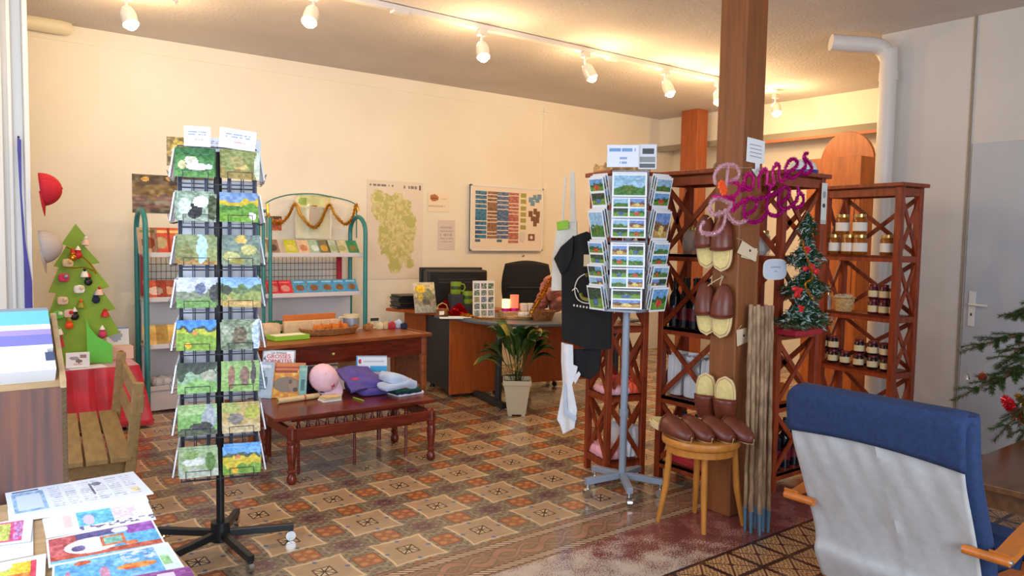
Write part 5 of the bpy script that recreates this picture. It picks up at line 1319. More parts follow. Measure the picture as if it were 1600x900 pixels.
# goods on the table
P = tt(455, 531); t = thing('tray', 'bright green tray with soaps at the front left of the wooden table', 'tray', P, math.radians(4))
MB().box((0, .05, .008), (.26, .15, .014)).box((0, -.022, .018), (.26, .01, .034)).box((0, .122, .018), (.26, .01, .034)).box((-.13, .05, .018), (.01, .15, .034)).box((.13, .05, .018), (.01, .15, .034)).build('tray_body', 'green_tray', t, bevel=.002)
MB().box((0, .05, .024), (.23, .12, .02)).build('paper_liner', 'label_white', t)
for k in range(4):
    o = MB().soft((0, 0, .025), (.06, .05, .05), .3, .002).build('soap', 'soap', smooth=True) if k == 0 else sp_.copy()
    if k == 0: sp_ = o
    else: COL.objects.link(o)
    o.location = tt(444+k*10, 524, .035); o.location.y += .03; tag(o, ('first', 'second', 'third', 'fourth')[k]+' pale soap from the left in the green tray', 'soap', 'soaps in the green tray')
for k in range(6):
    o = MB().box((0, 0, .055), (.072, .05, .11)).build('soap_box', 'soap', bevel=.003) if k == 0 else sb_.copy()
    if k == 0: sb_ = o
    else: COL.objects.link(o)
    o.location = tt(448+k*14, 512-k*.6); o.location.y -= .03; tag(o, ('first', 'second', 'third', 'fourth', 'fifth', 'last')[k]+' small beige soap box from the left before the orange-brown crate', 'box', 'beige soap boxes on the table')
P = tt(488, 505); t = thing('wooden_crate', 'orange-brown box lid standing at the back of the wooden table', 'crate', (P.x, P.y+.05, P.z), math.radians(4))
MB().box((0, .0, .075), (.44, .014, .15)).box((0, -.02, .01), (.44, .03, .012)).build('crate_body', 'kraft', t, bevel=.003)
MB().box((0, -.02, .045), (.38, .02, .06)).build('crate_filling', 'soap', t)
P = tt(422, 512); o = MB().soft((0, 0, .05), (.13, .10, .10), .3, .004).build('kraft_packet', 'soap', smooth=True); o.location = P; tag(o, 'beige packet at the left end of the wooden table', 'packet')
P = tt(436, 505); o = MB().soft((0, 0, .05), (.12, .09, .11), .4, .01).build('green_packet', 'green_cloth', smooth=True); o.location = (P.x, P.y+.06, P.z); tag(o, 'dark green packet behind the beige one on the wooden table', 'packet')
P = tt(520, 524); t = thing('wicker_tray', 'shallow oval wicker tray in the middle of the wooden table', 'basket', (P.x+.02, P.y+.10, P.z), math.radians(5))
b = MB()
for k in range(5):
    rx, ry = .21+.009*k, .10+.007*k; b.tube([(rx*math.cos(q), ry*math.sin(q), .008+.0105*k) for q in [2*PI*i/36 for i in range(36)]], .0072, 6, closed=True)
b.build('woven_rim', 'wicker', t, smooth=True)
b = MB(); b.prism([(.205*math.cos(q), .095*math.sin(q)) for q in [2*PI*i/30 for i in range(30)]], (0, 0, .006), (1, 0, 0), (0, 1, 0), .01); b.build('woven_base', 'wicker', t)
for k, (dx, dy) in enumerate(((-.10, -.01), (-.03, .02), (.05, -.01), (.12, .02))):
    o = MB().soft((0, 0, .03), (.10, .045, .055), .6, .012, k, 8).build('felt_animal', 'orange_felt', smooth=True); o.location = (t.location.x+dx, t.location.y+dy, TZ+.014); o.rotation_euler = (0, 0, k*.9-1)
    h_ = MB().ball((.05, 0, .05), .022, 8, (1, .8, 1)).add([(.05, .008, .066), (.045, .02, .062), (.048, .014, .088), (.05, -.008, .066), (.045, -.02, .062), (.048, -.014, .088)], [(0, 1, 2), (3, 5, 4)]).build('head', 'orange_felt', o, smooth=True)
    tag(o, ('leftmost', 'second', 'third', 'rightmost')[k]+' small orange felt figure in the wicker tray', 'figure', 'felt figures in the wicker tray')
P = tt(553, 514); t = thing('jug', 'cream cup with a grey picture behind the wicker tray', 'mug', (P.x, P.y+.05, P.z))
t.scale = (1.35, 1.35, 1.3); MB().lathe([(0, 0), (.04, 0), (.045, .02), (.047, .10), (.043, .10), (.04, .02), (0, .012)], n=20).build('cup_body', 'label_cream', t, smooth=True)
MB().tube([(-.044, 0, .085), (-.075, 0, .085), (-.085, 0, .055), (-.07, 0, .03), (-.045, 0, .03)], .006, 8).build('handle', 'label_cream', t, smooth=True)
MB().lathe([(.0475, .03), (.0485, .08)], n=20).build('grey_picture', 'wire_grey', t, smooth=True, solid=.001)
for i, (x, y, c, w_, h_, lb_) in enumerate(((593, 512, 'label_cream', .05, .05, 'small cream figure on the right part of the wooden table'), (603, 508, 'soap', .045, .055, 'small beige ornament near the right end of the table'), (612, 514, 'rack_red', .06, .05, 'small dark red ornament at the right end of the table'), (622, 512, 'pale_blue_cloth', .06, .06, 'small grey-blue ornament at the right end of the table'), (633, 514, 'navy', .05, .045, 'small dark blue ornament furthest right on the table'), (575, 512, 'wicker', .07, .045, 'small brown bowl right of the wicker tray'))):
    P = tt(x, y); o = MB().soft((0, 0, h_/2), (w_, w_*.7, h_), .5, .008, i, 8).ball((w_*.15, 0, h_*1.02), w_*.24, 8).build('small_ornament', c, smooth=True); o.location = P; tag(o, lb_, 'ornament')
P = tt(592, 505); t = thing('small_sign', 'little dark picture sign standing at the back right of the wooden table', 'sign', (P.x, P.y+.08, P.z))
MB().box((0, 0, .07), (.09, .006, .05)).box((0, 0, .025), (.008, .006, .05)).box((0, 0, .004), (.05, .04, .008)).build('sign_body', 'label_cream', t); MB().box((0, -.004, .075), (.075, .003, .025)).build('dark_print', 'charcoal', t)

# ================================================================== LOW BENCH WITH TURNED LEGS
BZ = .385
t = thing('low_bench', 'low dark red wooden bench with turned legs and spindle gallery', 'bench', (-.03, 1.05, 0), math.radians(-2.2))
wx = .94
prof = [(.020, 0), (.028, .012), (.030, .03), (.024, .05), (.018, .06), (.026, .068), (.027, .078), (.019, .088), (.020, .10), (.027, .16), (.030, .21), (.024, .235), (.030, .245), (.031, .255), (.024, .265), (.029, .27), (.029, .335), (.020, .345), (.012, .355), (0, .357)]
for x in (-1, 1):
    for y in (-1, 1):
        lg = MB(); lg.lathe(prof, (x*wx/2, y*.265, 0), 18); lg.build('turned_leg', 'bench_wood', t, smooth=True)
MB().box((0, -.265, .298), (wx-.03, .03, .062)).box((0, .265, .298), (wx-.03, .03, .062)).box((-wx/2, 0, .298), (.03, .5, .062)).box((wx/2, 0, .298), (.03, .5, .062)).build('rail', 'bench_wood', t, bevel=.004)
MB().box((.0, .12, BZ-.012), (wx+.30-.14, .62, .024)).build('seat_board', 'bench_wood', t, bevel=.006)
MB().box((0, -.10, .345), (wx-.12, .02, .03)).build('upper_rail', 'bench_wood', t)
MB().box((0, -.10, .225), (wx-.12, .02, .03)).build('lower_rail', 'bench_wood', t)
b = MB()
for k in range(13):
    x = -wx/2+.10+(wx-.2)*k/12; b.lathe([(.007, .235), (.007, .25), (.014, .268), (.016, .285), (.013, .30), (.007, .315), (.007, .335)], (x, -.10, 0), 10)
    if k in (0, 6, 12): b.tube([(x, -.10, .34), (x, -.10, .0)], .010, 8)
b.build('spindle_gallery', 'bench_wood', t, smooth=True)
for x in (-1, 1): MB().tube([(x*.40, .38, BZ-.02), (x*.40, .38, 0)], [.02, .016], 8).build('rear_leg', 'bench_wood', t, smooth=True)
def bb(x, y, off=0.0): P = at(x, y, Z=BZ+.001); return Vector((P.x, P.y, BZ+.001+off))
def fb1(U, V):
    C = base(U, (228, 166, 44)); n = vnoise(U*10, V*12, 3); put(C, n > .55, (212, 132, 40)); put(C, n < .3, (238, 196, 80)); put(C, V > .78, (206, 120, 50)); put(C, rect(U, V, .15, .84, .85, .90), (170, 60, 40)); put(C, rect(U, V, .2, .72, .8, .78), (150, 50, 30))
    put(C, ell(U, V, .52, .38, .36, .22), (132, 112, 94)); put(C, ell(U, V, .72, .33, .14, .17), (150, 124, 102)); put(C, ell(U, V, .76, .24, .07, .06), (80, 60, 54)); put(C, ell(U, V, .62, .46, .05, .06), (96, 76, 60)); return C
P = bb(446, 622); o = painted('photo_book', .245, .235, fb1, 56, 56, th=.016, edge=(200, 206, 190)); orient(o, (P.x, P.y+.0, P.z), (.82, -.57, 0), (.12, .18, 1)); tag(o, 'orange photo book with a brown furry animal on the low bench', 'book')
def fb2(U, V):
    C = base(U, (236, 232, 236)); put(C, (U < .05) | (U > .95) | (V > .96), (150, 160, 170)); m = (V < .9) & (vnoise(U*14, V*14, 8) > .82) & ((U < .2) | (U > .85)); put(C, m, (90, 110, 130)); return C
P = bb(438, 618); tb = thing('title_book', 'white book with red capital letters standing behind the orange photo book', 'book', (P.x-.0, P.y+.055, P.z)); tb.rotation_euler = (0, 0, -.60)
o = painted('cover', .22, .30, fb2, 30, 36, tb, th=.014); o.matrix_local = Matrix(((1, 0, 0, 0), (0, .2, -.98, 0), (0, .98, .2, .0), (0, 0, 0, 1)))
words('title', 'GROSSES', .040, 'red', (0, .245*.2-.010, .253), (1, 0, 0), (0, .2, .98), tb)
words('title', 'SORNETTES', .034, 'red', (0, .215*.2-.010, .222), (1, 0, 0), (0, .2, .98), tb)
words('title', 'Les Animaux', .020, 'charcoal', (0, .28*.2-.010, .278), (1, 0, 0), (0, .2, .98), tb)
# bookstand with pale books on the left
for k in range(3):
    P = bb(408-k*3, 622-k*6); o = painted('thin_book', .20, .24-.01*k, cover((170, 190, 206), (120, 150, 170), (220, 226, 236), k), 10, 12, th=.010, edge=(226, 230, 240)); orient(o, (P.x-.01, P.y+.03+.035*k, P.z), (.6, -.8, 0), (.12, .16, 1)); tag(o, ('nearest', 'middle', 'furthest')[k]+' of the pale thin books leaning at the left end of the bench', 'book', 'pale thin books at the left end of the bench')
P = bb(464, 625); o = painted('thin_book', .05, .225, cover((120, 170, 160), (70, 110, 120), (160, 190, 170), 3), 4, 12, th=.012); orient(o, (P.x+.035, P.y+.0, P.z), (.82, -.57, 0), (.12, .18, 1)); tag(o, 'teal edge of a book standing behind the orange photo book', 'book')
# caps
def cap(name, label, m, emblem=None, r=.088):
    t = thing(name, label, 'cap'); n = 20
    vs = []; fs = []; k = 8
    for j in range(k+1):
        a = PI/2*j/k
        for i in range(n): q = 2*PI*i/n; vs.append((r*math.cos(a)*math.cos(q)*1.02, r*math.cos(a)*math.sin(q)*1.12, r*1.25*math.sin(a)))
    for j in range(k):
        for i in range(n): fs.append((j*n+i, j*n+(i+1) % n, (j+1)*n+(i+1) % n, (j+1)*n+i))
    MB().add(vs, fs).build('crown', m, t, smooth=True, solid=.004)
    seam = MB()
    for q in range(3):
        a0 = PI*q/3+PI/6; seam.tube([(r*1.035*math.cos(b_)*math.cos(a0), r*1.135*math.cos(b_)*math.sin(a0), r*1.262*math.sin(b_)) for b_ in [PI*i/12 for i in range(13)]], .0014, 5)
    seam.ball((0, 0, r*1.26), .009, 8, (1, 1, .6)); seam.build('seams_and_button', m, t, smooth=True)
    vs = []; fs = []; rows = 5; cols_ = 12
    for j in range(rows+1):
        f = j/rows
        for i in range(cols_+1):
            q = PI*(1.08+.84*i/cols_); y0_ = r*1.10*math.sin(q); x0_ = r*1.0*math.cos(q)
            vs.append((x0_*(1-.05*f), y0_-.072*f*math.sin(PI*i/cols_)**.6, .004-.012*f+.016*(1-(x0_/r)**2)*.6))
    for j in range(rows):
        for i in range(cols_): a = j*(cols_+1)+i; fs.append((a, a+1, a+cols_+2, a+cols_+1))
    MB().add(vs, fs).build('brim', m, t, smooth=True, solid=.004)
    if emblem:
        MB().prism([(-.016, 0), (0, -.006), (.016, 0), (.010, .016), (.016, .03), (0, .022), (-.014, .032), (-.010, .014)], (0, -r*1.02, .045), (1, 0, 0), (0, .35, 1), .004).build('emblem', emblem, t)
    return t
c_ = cap('baseball_cap', 'pale pink baseball cap with a red emblem standing on the low bench', 'cap_pink', 'rose_cloth', .092)
P = bb(522, 622, .0)
def pose(t, P, yax, zax):
    z = Vector(zax).normalized(); y = Vector(yax); y = (y-z*y.dot(z)).normalized(); x = y.cross(z)
    t.matrix_world = Matrix(((x.x, y.x, z.x, P[0]), (x.y, y.y, z.y, P[1]), (x.z, y.z, z.z, P[2]), (0, 0, 0, 1)))
pose(c_, (P.x-.03, P.y+.10, P.z+.118), (-.48, .50, .80), (-.25, -.80, .45))
c2_ = cap('baseball_cap', 'dark navy cap behind the pale pink cap on the low bench', 'navy', None, .08)
P = bb(494, 615); pose(c2_, (P.x, P.y+.12, P.z+.07), (0, .2, 1.0), (-.3, -.7, .5))
# violet T-shirt, folded and leaning
vs = []; fs = []; n = 26; A0, A1, A2, A3 = bb(545, 622), bb(610, 612), bb(598, 600, .20), bb(520, 600, .20)
A0 = bb(553, 622, .01); A1 = bb(612, 611, .02)
TL, TR = at(523, 575, Y=A0.y+.20), at(574, 572, Y=A0.y+.20); BL, BR = at(548, 612, Y=A0.y+.0), at(610, 602, Y=A0.y+.0)
for j in range(n+1):
    for i in range(n+1):
        u, v = i/n, j/n; p = BL.lerp(BR, u).lerp(TL.lerp(TR, u), v); w = .010*math.sin(u*9+v*4)+.006*math.sin(v*17+u*5)
        bulge = .03*math.sin(PI*min(1, v*1.2))**.7; vs.append(p+Vector((0, -bulge-w*.8, .012*math.sin(PI*u)+w*.5)))
for j in range(n):
    for i in range(n): a = j*(n+1)+i; fs.append((a, a+1, a+n+2, a+n+1))
t = thing('folded_t_shirt', 'violet T-shirt with a pink print draped on the low bench', 't-shirt')
MB().add(vs, fs).build('shirt_front', 'violet_cloth', t, smooth=True, solid=.014)
c = (BL+BR+TL+TR)/4; MB().soft(c+Vector((.05, .085, -.055)), (.22, .16, .09), .4, .006, 2).soft(((BL+BR)/2)+Vector((.035, .03, -.015)), (.22, .10, .05), .5, .008, 6).build('shirt_folds', 'violet_cloth', t, smooth=True)
pp_ = BL.lerp(BR, .28).lerp(TL.lerp(TR, .28), .52); MB().ball(pp_+Vector((0, -.036, .0)), .028, 12, (1.1, .35, .65)).build('pink_print', 'rose_cloth', t, smooth=True)
re_root(t); t.location.z = BZ+.002
# parchment roll, booklets, pencil
a, b = bb(434, 631, .018), bb(498, 622, .018); t = thing('parchment_roll', 'rolled beige parchment at the front edge of the low bench', 'roll')
MB().tube([a, b], .018, 18).build('roll', 'parchment', t, smooth=True); MB().tube([a.lerp(b, .62), a.lerp(b, .66)], .0192, 18).build('paper_band', 'kraft', t, smooth=True); MB().tube([a-(b-a)*.004, a+(b-a)*.006], .012, 14).build('roll_core', 'wicker', t, smooth=True); re_root(t)
for k in range(3):
    P = bb(518, 627, .011*k); o = MB().box((0, 0, .005), (.13-.008*k, .09, .010)).build('small_booklet', ('label_white', 'label_cream', 'parchment')[k], bevel=.001); o.location = P+Vector((.004*k, .03, 0)); o.rotation_euler = (0, 0, .06*k); tag(o, ('bottom white', 'middle cream', 'top beige')[k]+' booklet in the small pile before the pink cap', 'booklet', 'booklets before the pink cap')
P = bb(504, 621, .034); o = MB().soft((0, 0, .008), (.04, .04, .016), .5, .002).build('eraser', 'charcoal', smooth=True); o.location = P; tag(o, 'small dark object lying on the booklets beside the parchment roll', 'ornament')
a, b = bb(552, 622, .004), bb(568, 627, .004); o = MB().tube([a, b], .0045, 8).build('pencil', 'green_tray', smooth=True); origin(o); tag(o, 'yellow pencil under the edge of the violet T-shirt', 'pencil')
# blue and white boxed item
def fbox(U, V):
    C = base(U, (232, 236, 244)); put(C, (U < .05), (60, 160, 220)); put(C, (V < .70) & (V > .52) & (U > .46), (60, 170, 226)); put(C, V < .34, (60, 160, 216)); put(C, rect(U, V, .16, .04, .9, .40), (226, 232, 242)); put(C, ell(U, V, .12, .84, .05, .07), (190, 50, 90)); put(C, ell(U, V, .25, .22, .06, .06), (60, 60, 80)); put(C, rect(U, V, .22, .82, .9, .86), (196, 204, 216)); put(C, V > .97, (60, 150, 210)); return C
P = bb(601, 612); o = painted('gift_box', .215, .235, fbox, 44, 44, th=.03, edge=(220, 228, 240)); orient(o, (P.x-.03, P.y+.14, P.z), (.86, -.50, 0), (0, .06, 1)); tag(o, 'white and blue printed box standing at the right of the low bench', 'box')
# stack of folded shirts
base_ = bb(636, 616)
for k, (m_, hh_, lb_) in enumerate((('white_cloth', .014, 'white folded cloth at the very bottom of the stack of shirts'), ('navy', .016, 'dark folded cloth second from the bottom of the stack of shirts'), ('green_cloth', .026, 'green folded T-shirt in the stack on the bench'), ('rose_cloth', .016, 'pink folded T-shirt in the stack on the bench'))):
    z = [0, .013, .028, .052][k]; o = MB().soft((0, 0, hh_/2), (.22-.012*k, .20, hh_+.006), .25, .005, k, 12).build('folded_t_shirt', m_, smooth=True); o.location = base_+Vector((-.01*k, .05, z)); o.rotation_euler = (0, 0, .1-.04*k); tag(o, lb_, 't-shirt', 'folded shirts on the bench')
t = thing('folded_t_shirt', 'pale blue T-shirt with a small red print on top of the folded stack', 't-shirt', base_+Vector((-.06, .04, .068)))
MB().soft((0.01, 0, .030), (.23, .20, .075), .45, .010, 2, 16, Matrix.Rotation(.35, 3, 'Y'), 3.5).soft((-.05, -.05, .012), (.20, .14, .045), .4, .006, 6, 12, Matrix.Rotation(-.1, 3, 'Y'), 3).build('shirt_body', 'pale_blue_cloth', t, smooth=True)
MB().ball((.05, -.075, .045), .016, 8, (1.2, .4, .6)).build('red_print', 'coral_cloth', t, smooth=True)
P = bb(565, 590); o = MB().box((0, 0, .03), (.2, .03, .16)).build('cardboard_sheet', 'soap', bevel=.002); o.location = (P.x, P.y+.2, BZ+.052); tag(o, 'beige card standing behind the violet T-shirt', 'card')

# ================================================================== OFFICE DESK
DZ = .74
t = thing('office_desk', 'orange-brown office desk with grey curved top against the cream wall', 'desk')
edge = [(1.60, 2.64), (1.64, 2.40), (1.66, 2.0), (1.80, 1.66), (2.15, 1.50), (2.6, 1.42), (3.1, 1.40)]
P2 = smoothpts([(x, y, 0) for x, y in edge], 5)
poly = [(p.x, p.y) for p in P2]+[(3.1, 2.15), (2.55, 2.3), (2.45, 2.64)]
MB().prism(poly, (0, 0, DZ-.014), (1, 0, 0), (0, 1, 0), .028).build('desktop', 'desk_grey', t, bevel=.006)
MB().prism([(1.42, 3.26), (1.62, 2.56), (1.70, 2.56), (2.5, 2.6), (2.45, 3.3)], (0, 0, DZ+.008), (1, 0, 0), (0, 1, 0), .03).build('side_top', 'desk_wood', t, bevel=.006)
# pedestal: wood front facing the room, dark flank
pa_, pb_ = Vector((1.60, 2.34, 0)), Vector((2.10, 2.25, 0))
MB().prism([(1.72, 2.98), (1.60, 2.36), (2.12, 2.27), (2.24, 2.90)], (0, 0, .38), (1, 0, 0), (0, 1, 0), .66).build('pedestal', 'charcoal', t, bevel=.004)
MB().bar(Vector((1.585, 2.345, .375)), Vector((2.115, 2.25, .375)), .018, .69).build('front_panel', 'desk_wood', t, bevel=.003)
MB().bar(Vector((1.715, 2.97, .45)), Vector((1.64, 3.26, .45)), .02, .54).build('wood_side', 'desk_wood', t, bevel=.003)
MB().bar(Vector((2.22, 2.06, .40)), Vector((3.05, 1.86, .40)), .02, .56).build('modesty_panel', 'desk_wood', t, bevel=.003)
for (x, y) in ((1.79, 1.86), (3.0, 1.62)): MB().tube([(x, y, .03), (x, y, .71)], .03, 14).build('desk_leg', 'charcoal', t, smooth=True)
for (x, y) in ((1.79, 1.86),): MB().bar((x-.06, y-.17, .03), (x+.05, y+.42, .03), .06, .05).build('leg_foot', 'charcoal', t, bevel=.008)
for (x, y) in ((1.64, 2.40), (1.75, 2.9), (2.1, 2.32)): MB().lathe([(0, 0), (.03, 0), (.022, .02), (.018, .05), (0, .05)], (x, y, 0), 12).build('glide', 'charcoal', t, smooth=True)
re_root(t)
def dd(x, y, off=0.0, z=DZ+.001): P = at(x, y, Z=z); return Vector((P.x, P.y, z+off))
ZS2 = DZ+.024
# black stack of trays, printer
for k in range(6):
    P = dd(648, 483, .0, ZS2); o = MB().box((0, 0, .011), (.30, .26, .020)).build('ring_binder', 'black_plastic', bevel=.003); o.location = (P.x+.02+.01*(k % 2), P.y+.17-.012*(k % 3), ZS2+.0225*k); o.rotation_euler = (0, 0, -.2+.05*(k % 3)); tag(o, ('bottom', 'second', 'third', 'fourth', 'fifth', 'top')[k]+' black binder of the pile at the left end of the desk', 'binder', 'black binders piled on the desk')
t = thing('monitor', 'big black box-shaped monitor on the desk seen from behind', 'monitor', (1.98, 2.88, ZS2), math.radians(-14))
MB().box((0, 0, .21), (.62, .24, .36)).build('housing', 'black_plastic', t, bevel=.018)
MB().box((0, .1, .21), (.66, .05, .40)).build('screen_bezel', 'black_plastic', t, bevel=.01)
MB().lathe([(0, 0), (.14, 0), (.14, .012), (.05, .02), (.05, .05), (0, .05)], n=20).build('foot', 'black_plastic', t, smooth=True)
MB().box((0, -.121, .30), (.4, .004, .012)).box((0, -.121, .27), (.4, .004, .012)).build('vent', 'charcoal', t)
P = dd(672, 489, 0, ZS2); fl2 = picture(61, [(.25, (150, 150, 140)), (.6, (140, 130, 110)), (.8, (180, 170, 130)), (1, (190, 180, 150))], [(.35, .78, .24, .12, (226, 190, 30)), (.55, .4, .2, .15, (96, 92, 84)), (.3, .5, .12, .12, (190, 170, 60)), (.7, .6, .15, .2, (120, 130, 90))], 30)
o = painted('picture_book', .21, .30, fl2, 30, 40, th=.012); orient(o, (P.x-.03, P.y+.02, P.z), (1, -.25, 0), (.24, .34, 1)); tag(o, 'tall picture book with a yellow flower leaning on the desk', 'book')
P = dd(691, 491, 0, ZS2); t = thing('small_basket', 'little brown wicker basket with a hoop handle at the corner of the desk', 'basket', P)
MB().lathe([(0, 0), (.045, 0), (.06, .045), (.063, .05), (.055, .048), (.04, .006), (0, .006)], n=18).build('basket_body', 'wicker', t, smooth=True); MB().tube([(-.06, 0, .045), (-.045, 0, .085), (0, 0, .105), (.045, 0, .085), (.06, 0, .045)], .005, 8).build('hoop_handle', 'wicker_pale', t, smooth=True)
MB().box((-.05, -.07, .02), (.05, .004, .035)).build('price_card', 'label_white', t)
mugp = None
for k, (x, y, zz_) in enumerate(((702, 470, .22), (712, 480, .13), (727, 490, .05), (738, 492, .0))):
    pass
def mug(label):
    t = thing('mug', label, 'mug', (0, 0, 0), 0, 'green mugs on the desk')
    MB().lathe([(0, 0), (.045, 0), (.050, .01), (.050, .115), (.046, .115), (.044, .012), (0, .01)], n=22).build('mug_body', 'mug_green', t, smooth=True)
    MB().tube([(.048, 0, .095), (.078, 0, .09), (.088, 0, .06), (.075, 0, .032), (.048, 0, .026)], .007, 8).build('handle', 'mug_green', t, smooth=True)
    MB().lathe([(.0505, .045), (.0505, .075)], n=22).build('dark_print', 'fir', t, smooth=True, solid=.0008); return t
st_ = thing('mug_stand', 'stepped dark stand carrying the green mugs on the desk', 'stand', (1.83, 2.50, DZ+.001), -.3)
MB().box((-.07, 0, .10), (.12, .12, .20)).box((.04, -.01, .055), (.10, .12, .11)).build('steps', 'charcoal', st_, bevel=.003)
m0 = mug('topmost green mug on the steps at the left'); R_ = Matrix.Rotation(-.3, 3, 'Z')
for k, (dx, dy, dz, lb_) in enumerate(((-.07, 0, .201, 'topmost green mug on the stepped stand'), (.04, -.01, .111, 'green mug on the middle step of the stand'), (.15, -.03, 0, 'lowest green mug standing on the desktop'))):
    m_ = m0 if k == 0 else dup(m0); m_['label'] = lb_; q = R_ @ Vector((dx, dy, dz)); m_.location = Vector((1.83, 2.50, DZ+.001))+q; m_.rotation_euler = (0, 0, -.5)
mb = MB(); tinsel(mb, [dd(692, 492, .03), dd(704, 491, .12), dd(714, 493, .07), dd(722, 495, .03), dd(708, 494, .02)], .065, 2000, .008, .3); o = mb.build('red_tinsel', 'tinsel_red'); origin(o); tag(o, 'bunch of red tinsel on the desk before the green mugs', 'tinsel')
mb = MB(); tinsel(mb, [dd(696, 480, .10), dd(704, 486, .08), dd(714, 490, .05)], .02, 900, .003, .3); tinsel(mb, [dd(722, 496, .02), dd(735, 498, .025), dd(750, 499, .012), dd(770, 500, .012), dd(790, 500, .012)], .022, 900, .004, .3); o = mb.build('gold_tinsel', 'tinsel_gold'); origin(o); tag(o, 'gold tinsel strand running along the front edge of the desk', 'tinsel')
def fcards(U, V):
    C = base(U, (236, 234, 232)); r_ = 0
    for j in range(5):
        for i in range(3):
            u0, v0 = .04+i*.325, .05+j*.185; c = [(120, 130, 120), (90, 96, 96), (150, 140, 110), (80, 110, 70), (110, 120, 150)][(i*2+j) % 5]; m = rect(U, V, u0, v0, u0+.27, v0+.15); put(C, m, c); put(C, m & (vnoise(U*30, V*30, 7) > .6), (170, 176, 170))
    return C
P = dd(762, 497); a = Vector((P.x-.01, P.y+.05, P.z)); o = painted('card_display', .205, .34, fcards, 40, 60, th=.02, edge=(230, 220, 200)); orient(o, a, (1, -.35, 0), (.02, .06, 1)); tag(o, 'white display board of small photo cards standing on the desk', 'display')
# candle tray
P = dd(812, 498); t = thing('wooden_tray', 'brown wooden box tray with candles on the desk', 'tray', (P.x+.06, P.y+.10, P.z), -.35)
MB().box((0, 0, .03), (.34, .18, .06)).box((0, -.13, .012), (.30, .10, .024)).build('tray_body', 'pale_wood', t, bevel=.004)
def put_c(dx, dy, dz): q = Matrix.Rotation(-.35, 3, 'Z') @ Vector((dx, dy, dz)); return t.location+q
for (dx, r, h_, m_, lb_) in ((-.12, .038, .11, 'candle_white', 'glowing white candle glass at the left of the candle tray'), (-.04, .04, .15, 'candle_pink', 'tall glowing pink candle glass in the tray')):
    c_ = thing('candle_glass', lb_, 'candle', put_c(dx, 0, .061)); MB().lathe([(0, 0), (r, 0), (r, h_), (r*.86, h_), (r*.84, .02), (0, .02)], n=20).build('glass', m_, c_, smooth=True); MB().lathe([(0, .02), (r*.8, .02), (r*.8, h_*.5), (0, h_*.5)], n=16).build('wax', 'label_white', c_, smooth=True)
    MB().lathe([(r*1.03, .0), (r*1.03, .028)], n=20).build('coloured_foot', 'tinsel_pink', c_, smooth=True, solid=.002)
for k, dx in enumerate((.05, .12)):
    c_ = thing('candle_box', ('left', 'right')[k]+' of two pale square candles beside the glowing ones', 'candle', put_c(dx, 0, .061), -.3, 'pale square candles'); MB().box((0, 0, .035), (.06, .06, .07)).build('wax_block', 'label_white', c_, bevel=.004); MB().tube([(0, 0, .07), (0, 0, .08)], .0015, 5).build('wick', 'charcoal', c_)
P = dd(822, 499); o = MB().lathe([(0, 0), (.07, 0), (.095, .03), (.09, .035), (.065, .008), (0, .006)], n=22).build('wicker_bowl', 'wicker_pale', smooth=True); o.location = P+Vector((0, .03, 0)); tag(o, 'shallow wicker bowl at the desk edge before the candle tray', 'bowl')
o2 = MB().soft((0, 0, .03), (.10, .07, .035), .5, .01).build('white_sachet', 'white_cloth', smooth=True); o2.location = P+Vector((0, .03, .012)); tag(o2, 'white sachet lying in the shallow wicker bowl', 'sachet')
P = dd(850, 501); o = MB().lathe([(0, 0), (.085, 0), (.115, .07), (.12, .085), (.11, .085), (.08, .012), (0, .01)], n=24).build('wicker_basket', 'wicker', smooth=True); o.location = P+Vector((.03, .06, 0)); tag(o, 'round wicker basket with pink felt pieces on the desk', 'basket')
kf = None; HPF = dd(858, 499)+Vector((.06, .08, .04))
for k in range(14):
    a_ = k*2.4; rr_ = .03+.095*((k*37 % 10)/10); h_ = .07+.020*k*.9
    if kf is None: o = MB().soft((0, 0, 0), (.13, .07, .11), .7, .01, 3, 8).build('felt_heart', 'pink_felt', smooth=True); kf = o
    else: o = kf.copy(); COL.objects.link(o)
    sc_ = 1-.5*(h_/.42); o.location = HPF+Vector((math.cos(a_)*rr_*1.5*sc_+.04, math.sin(a_)*rr_*sc_, h_)); o.rotation_euler = (a_, a_*.5, a_); tag(o, 'pink felt heart in the heap rising from the wicker basket', 'ornament', 'pink felt hearts')
mb = MB(); tinsel(mb, [at(860, 435, Y=1.72), at(852, 452, Y=1.70), at(843, 468, Y=1.68), at(832, 485, Y=1.66)], .030, 1200, .005, .35); o = mb.build('gold_tinsel', 'tinsel_gold'); origin(o); tag(o, 'gold tinsel strand sloping down the left side of the pink felt heap', 'tinsel')
o = MB().ball(at(862, 434, Y=1.9), .03, 12).build('bauble', 'label_white', smooth=True); origin(o); tag(o, 'shiny white bauble on top of the pink felt heap', 'bauble')
P = dd(700, 497); 
for k in range(2): o = MB().box((0, 0, .003), (.21, .12, .006)).build('paper_sheet', 'paper'); o.location = dd(708+k*14, 498)+Vector((0.01, .05, .006*k)); o.rotation_euler = (0, 0, -.5); tag(o, ('lower', 'upper')[k]+' of two white leaflets at the front corner of the desk', 'paper', 'leaflets at the desk corner')

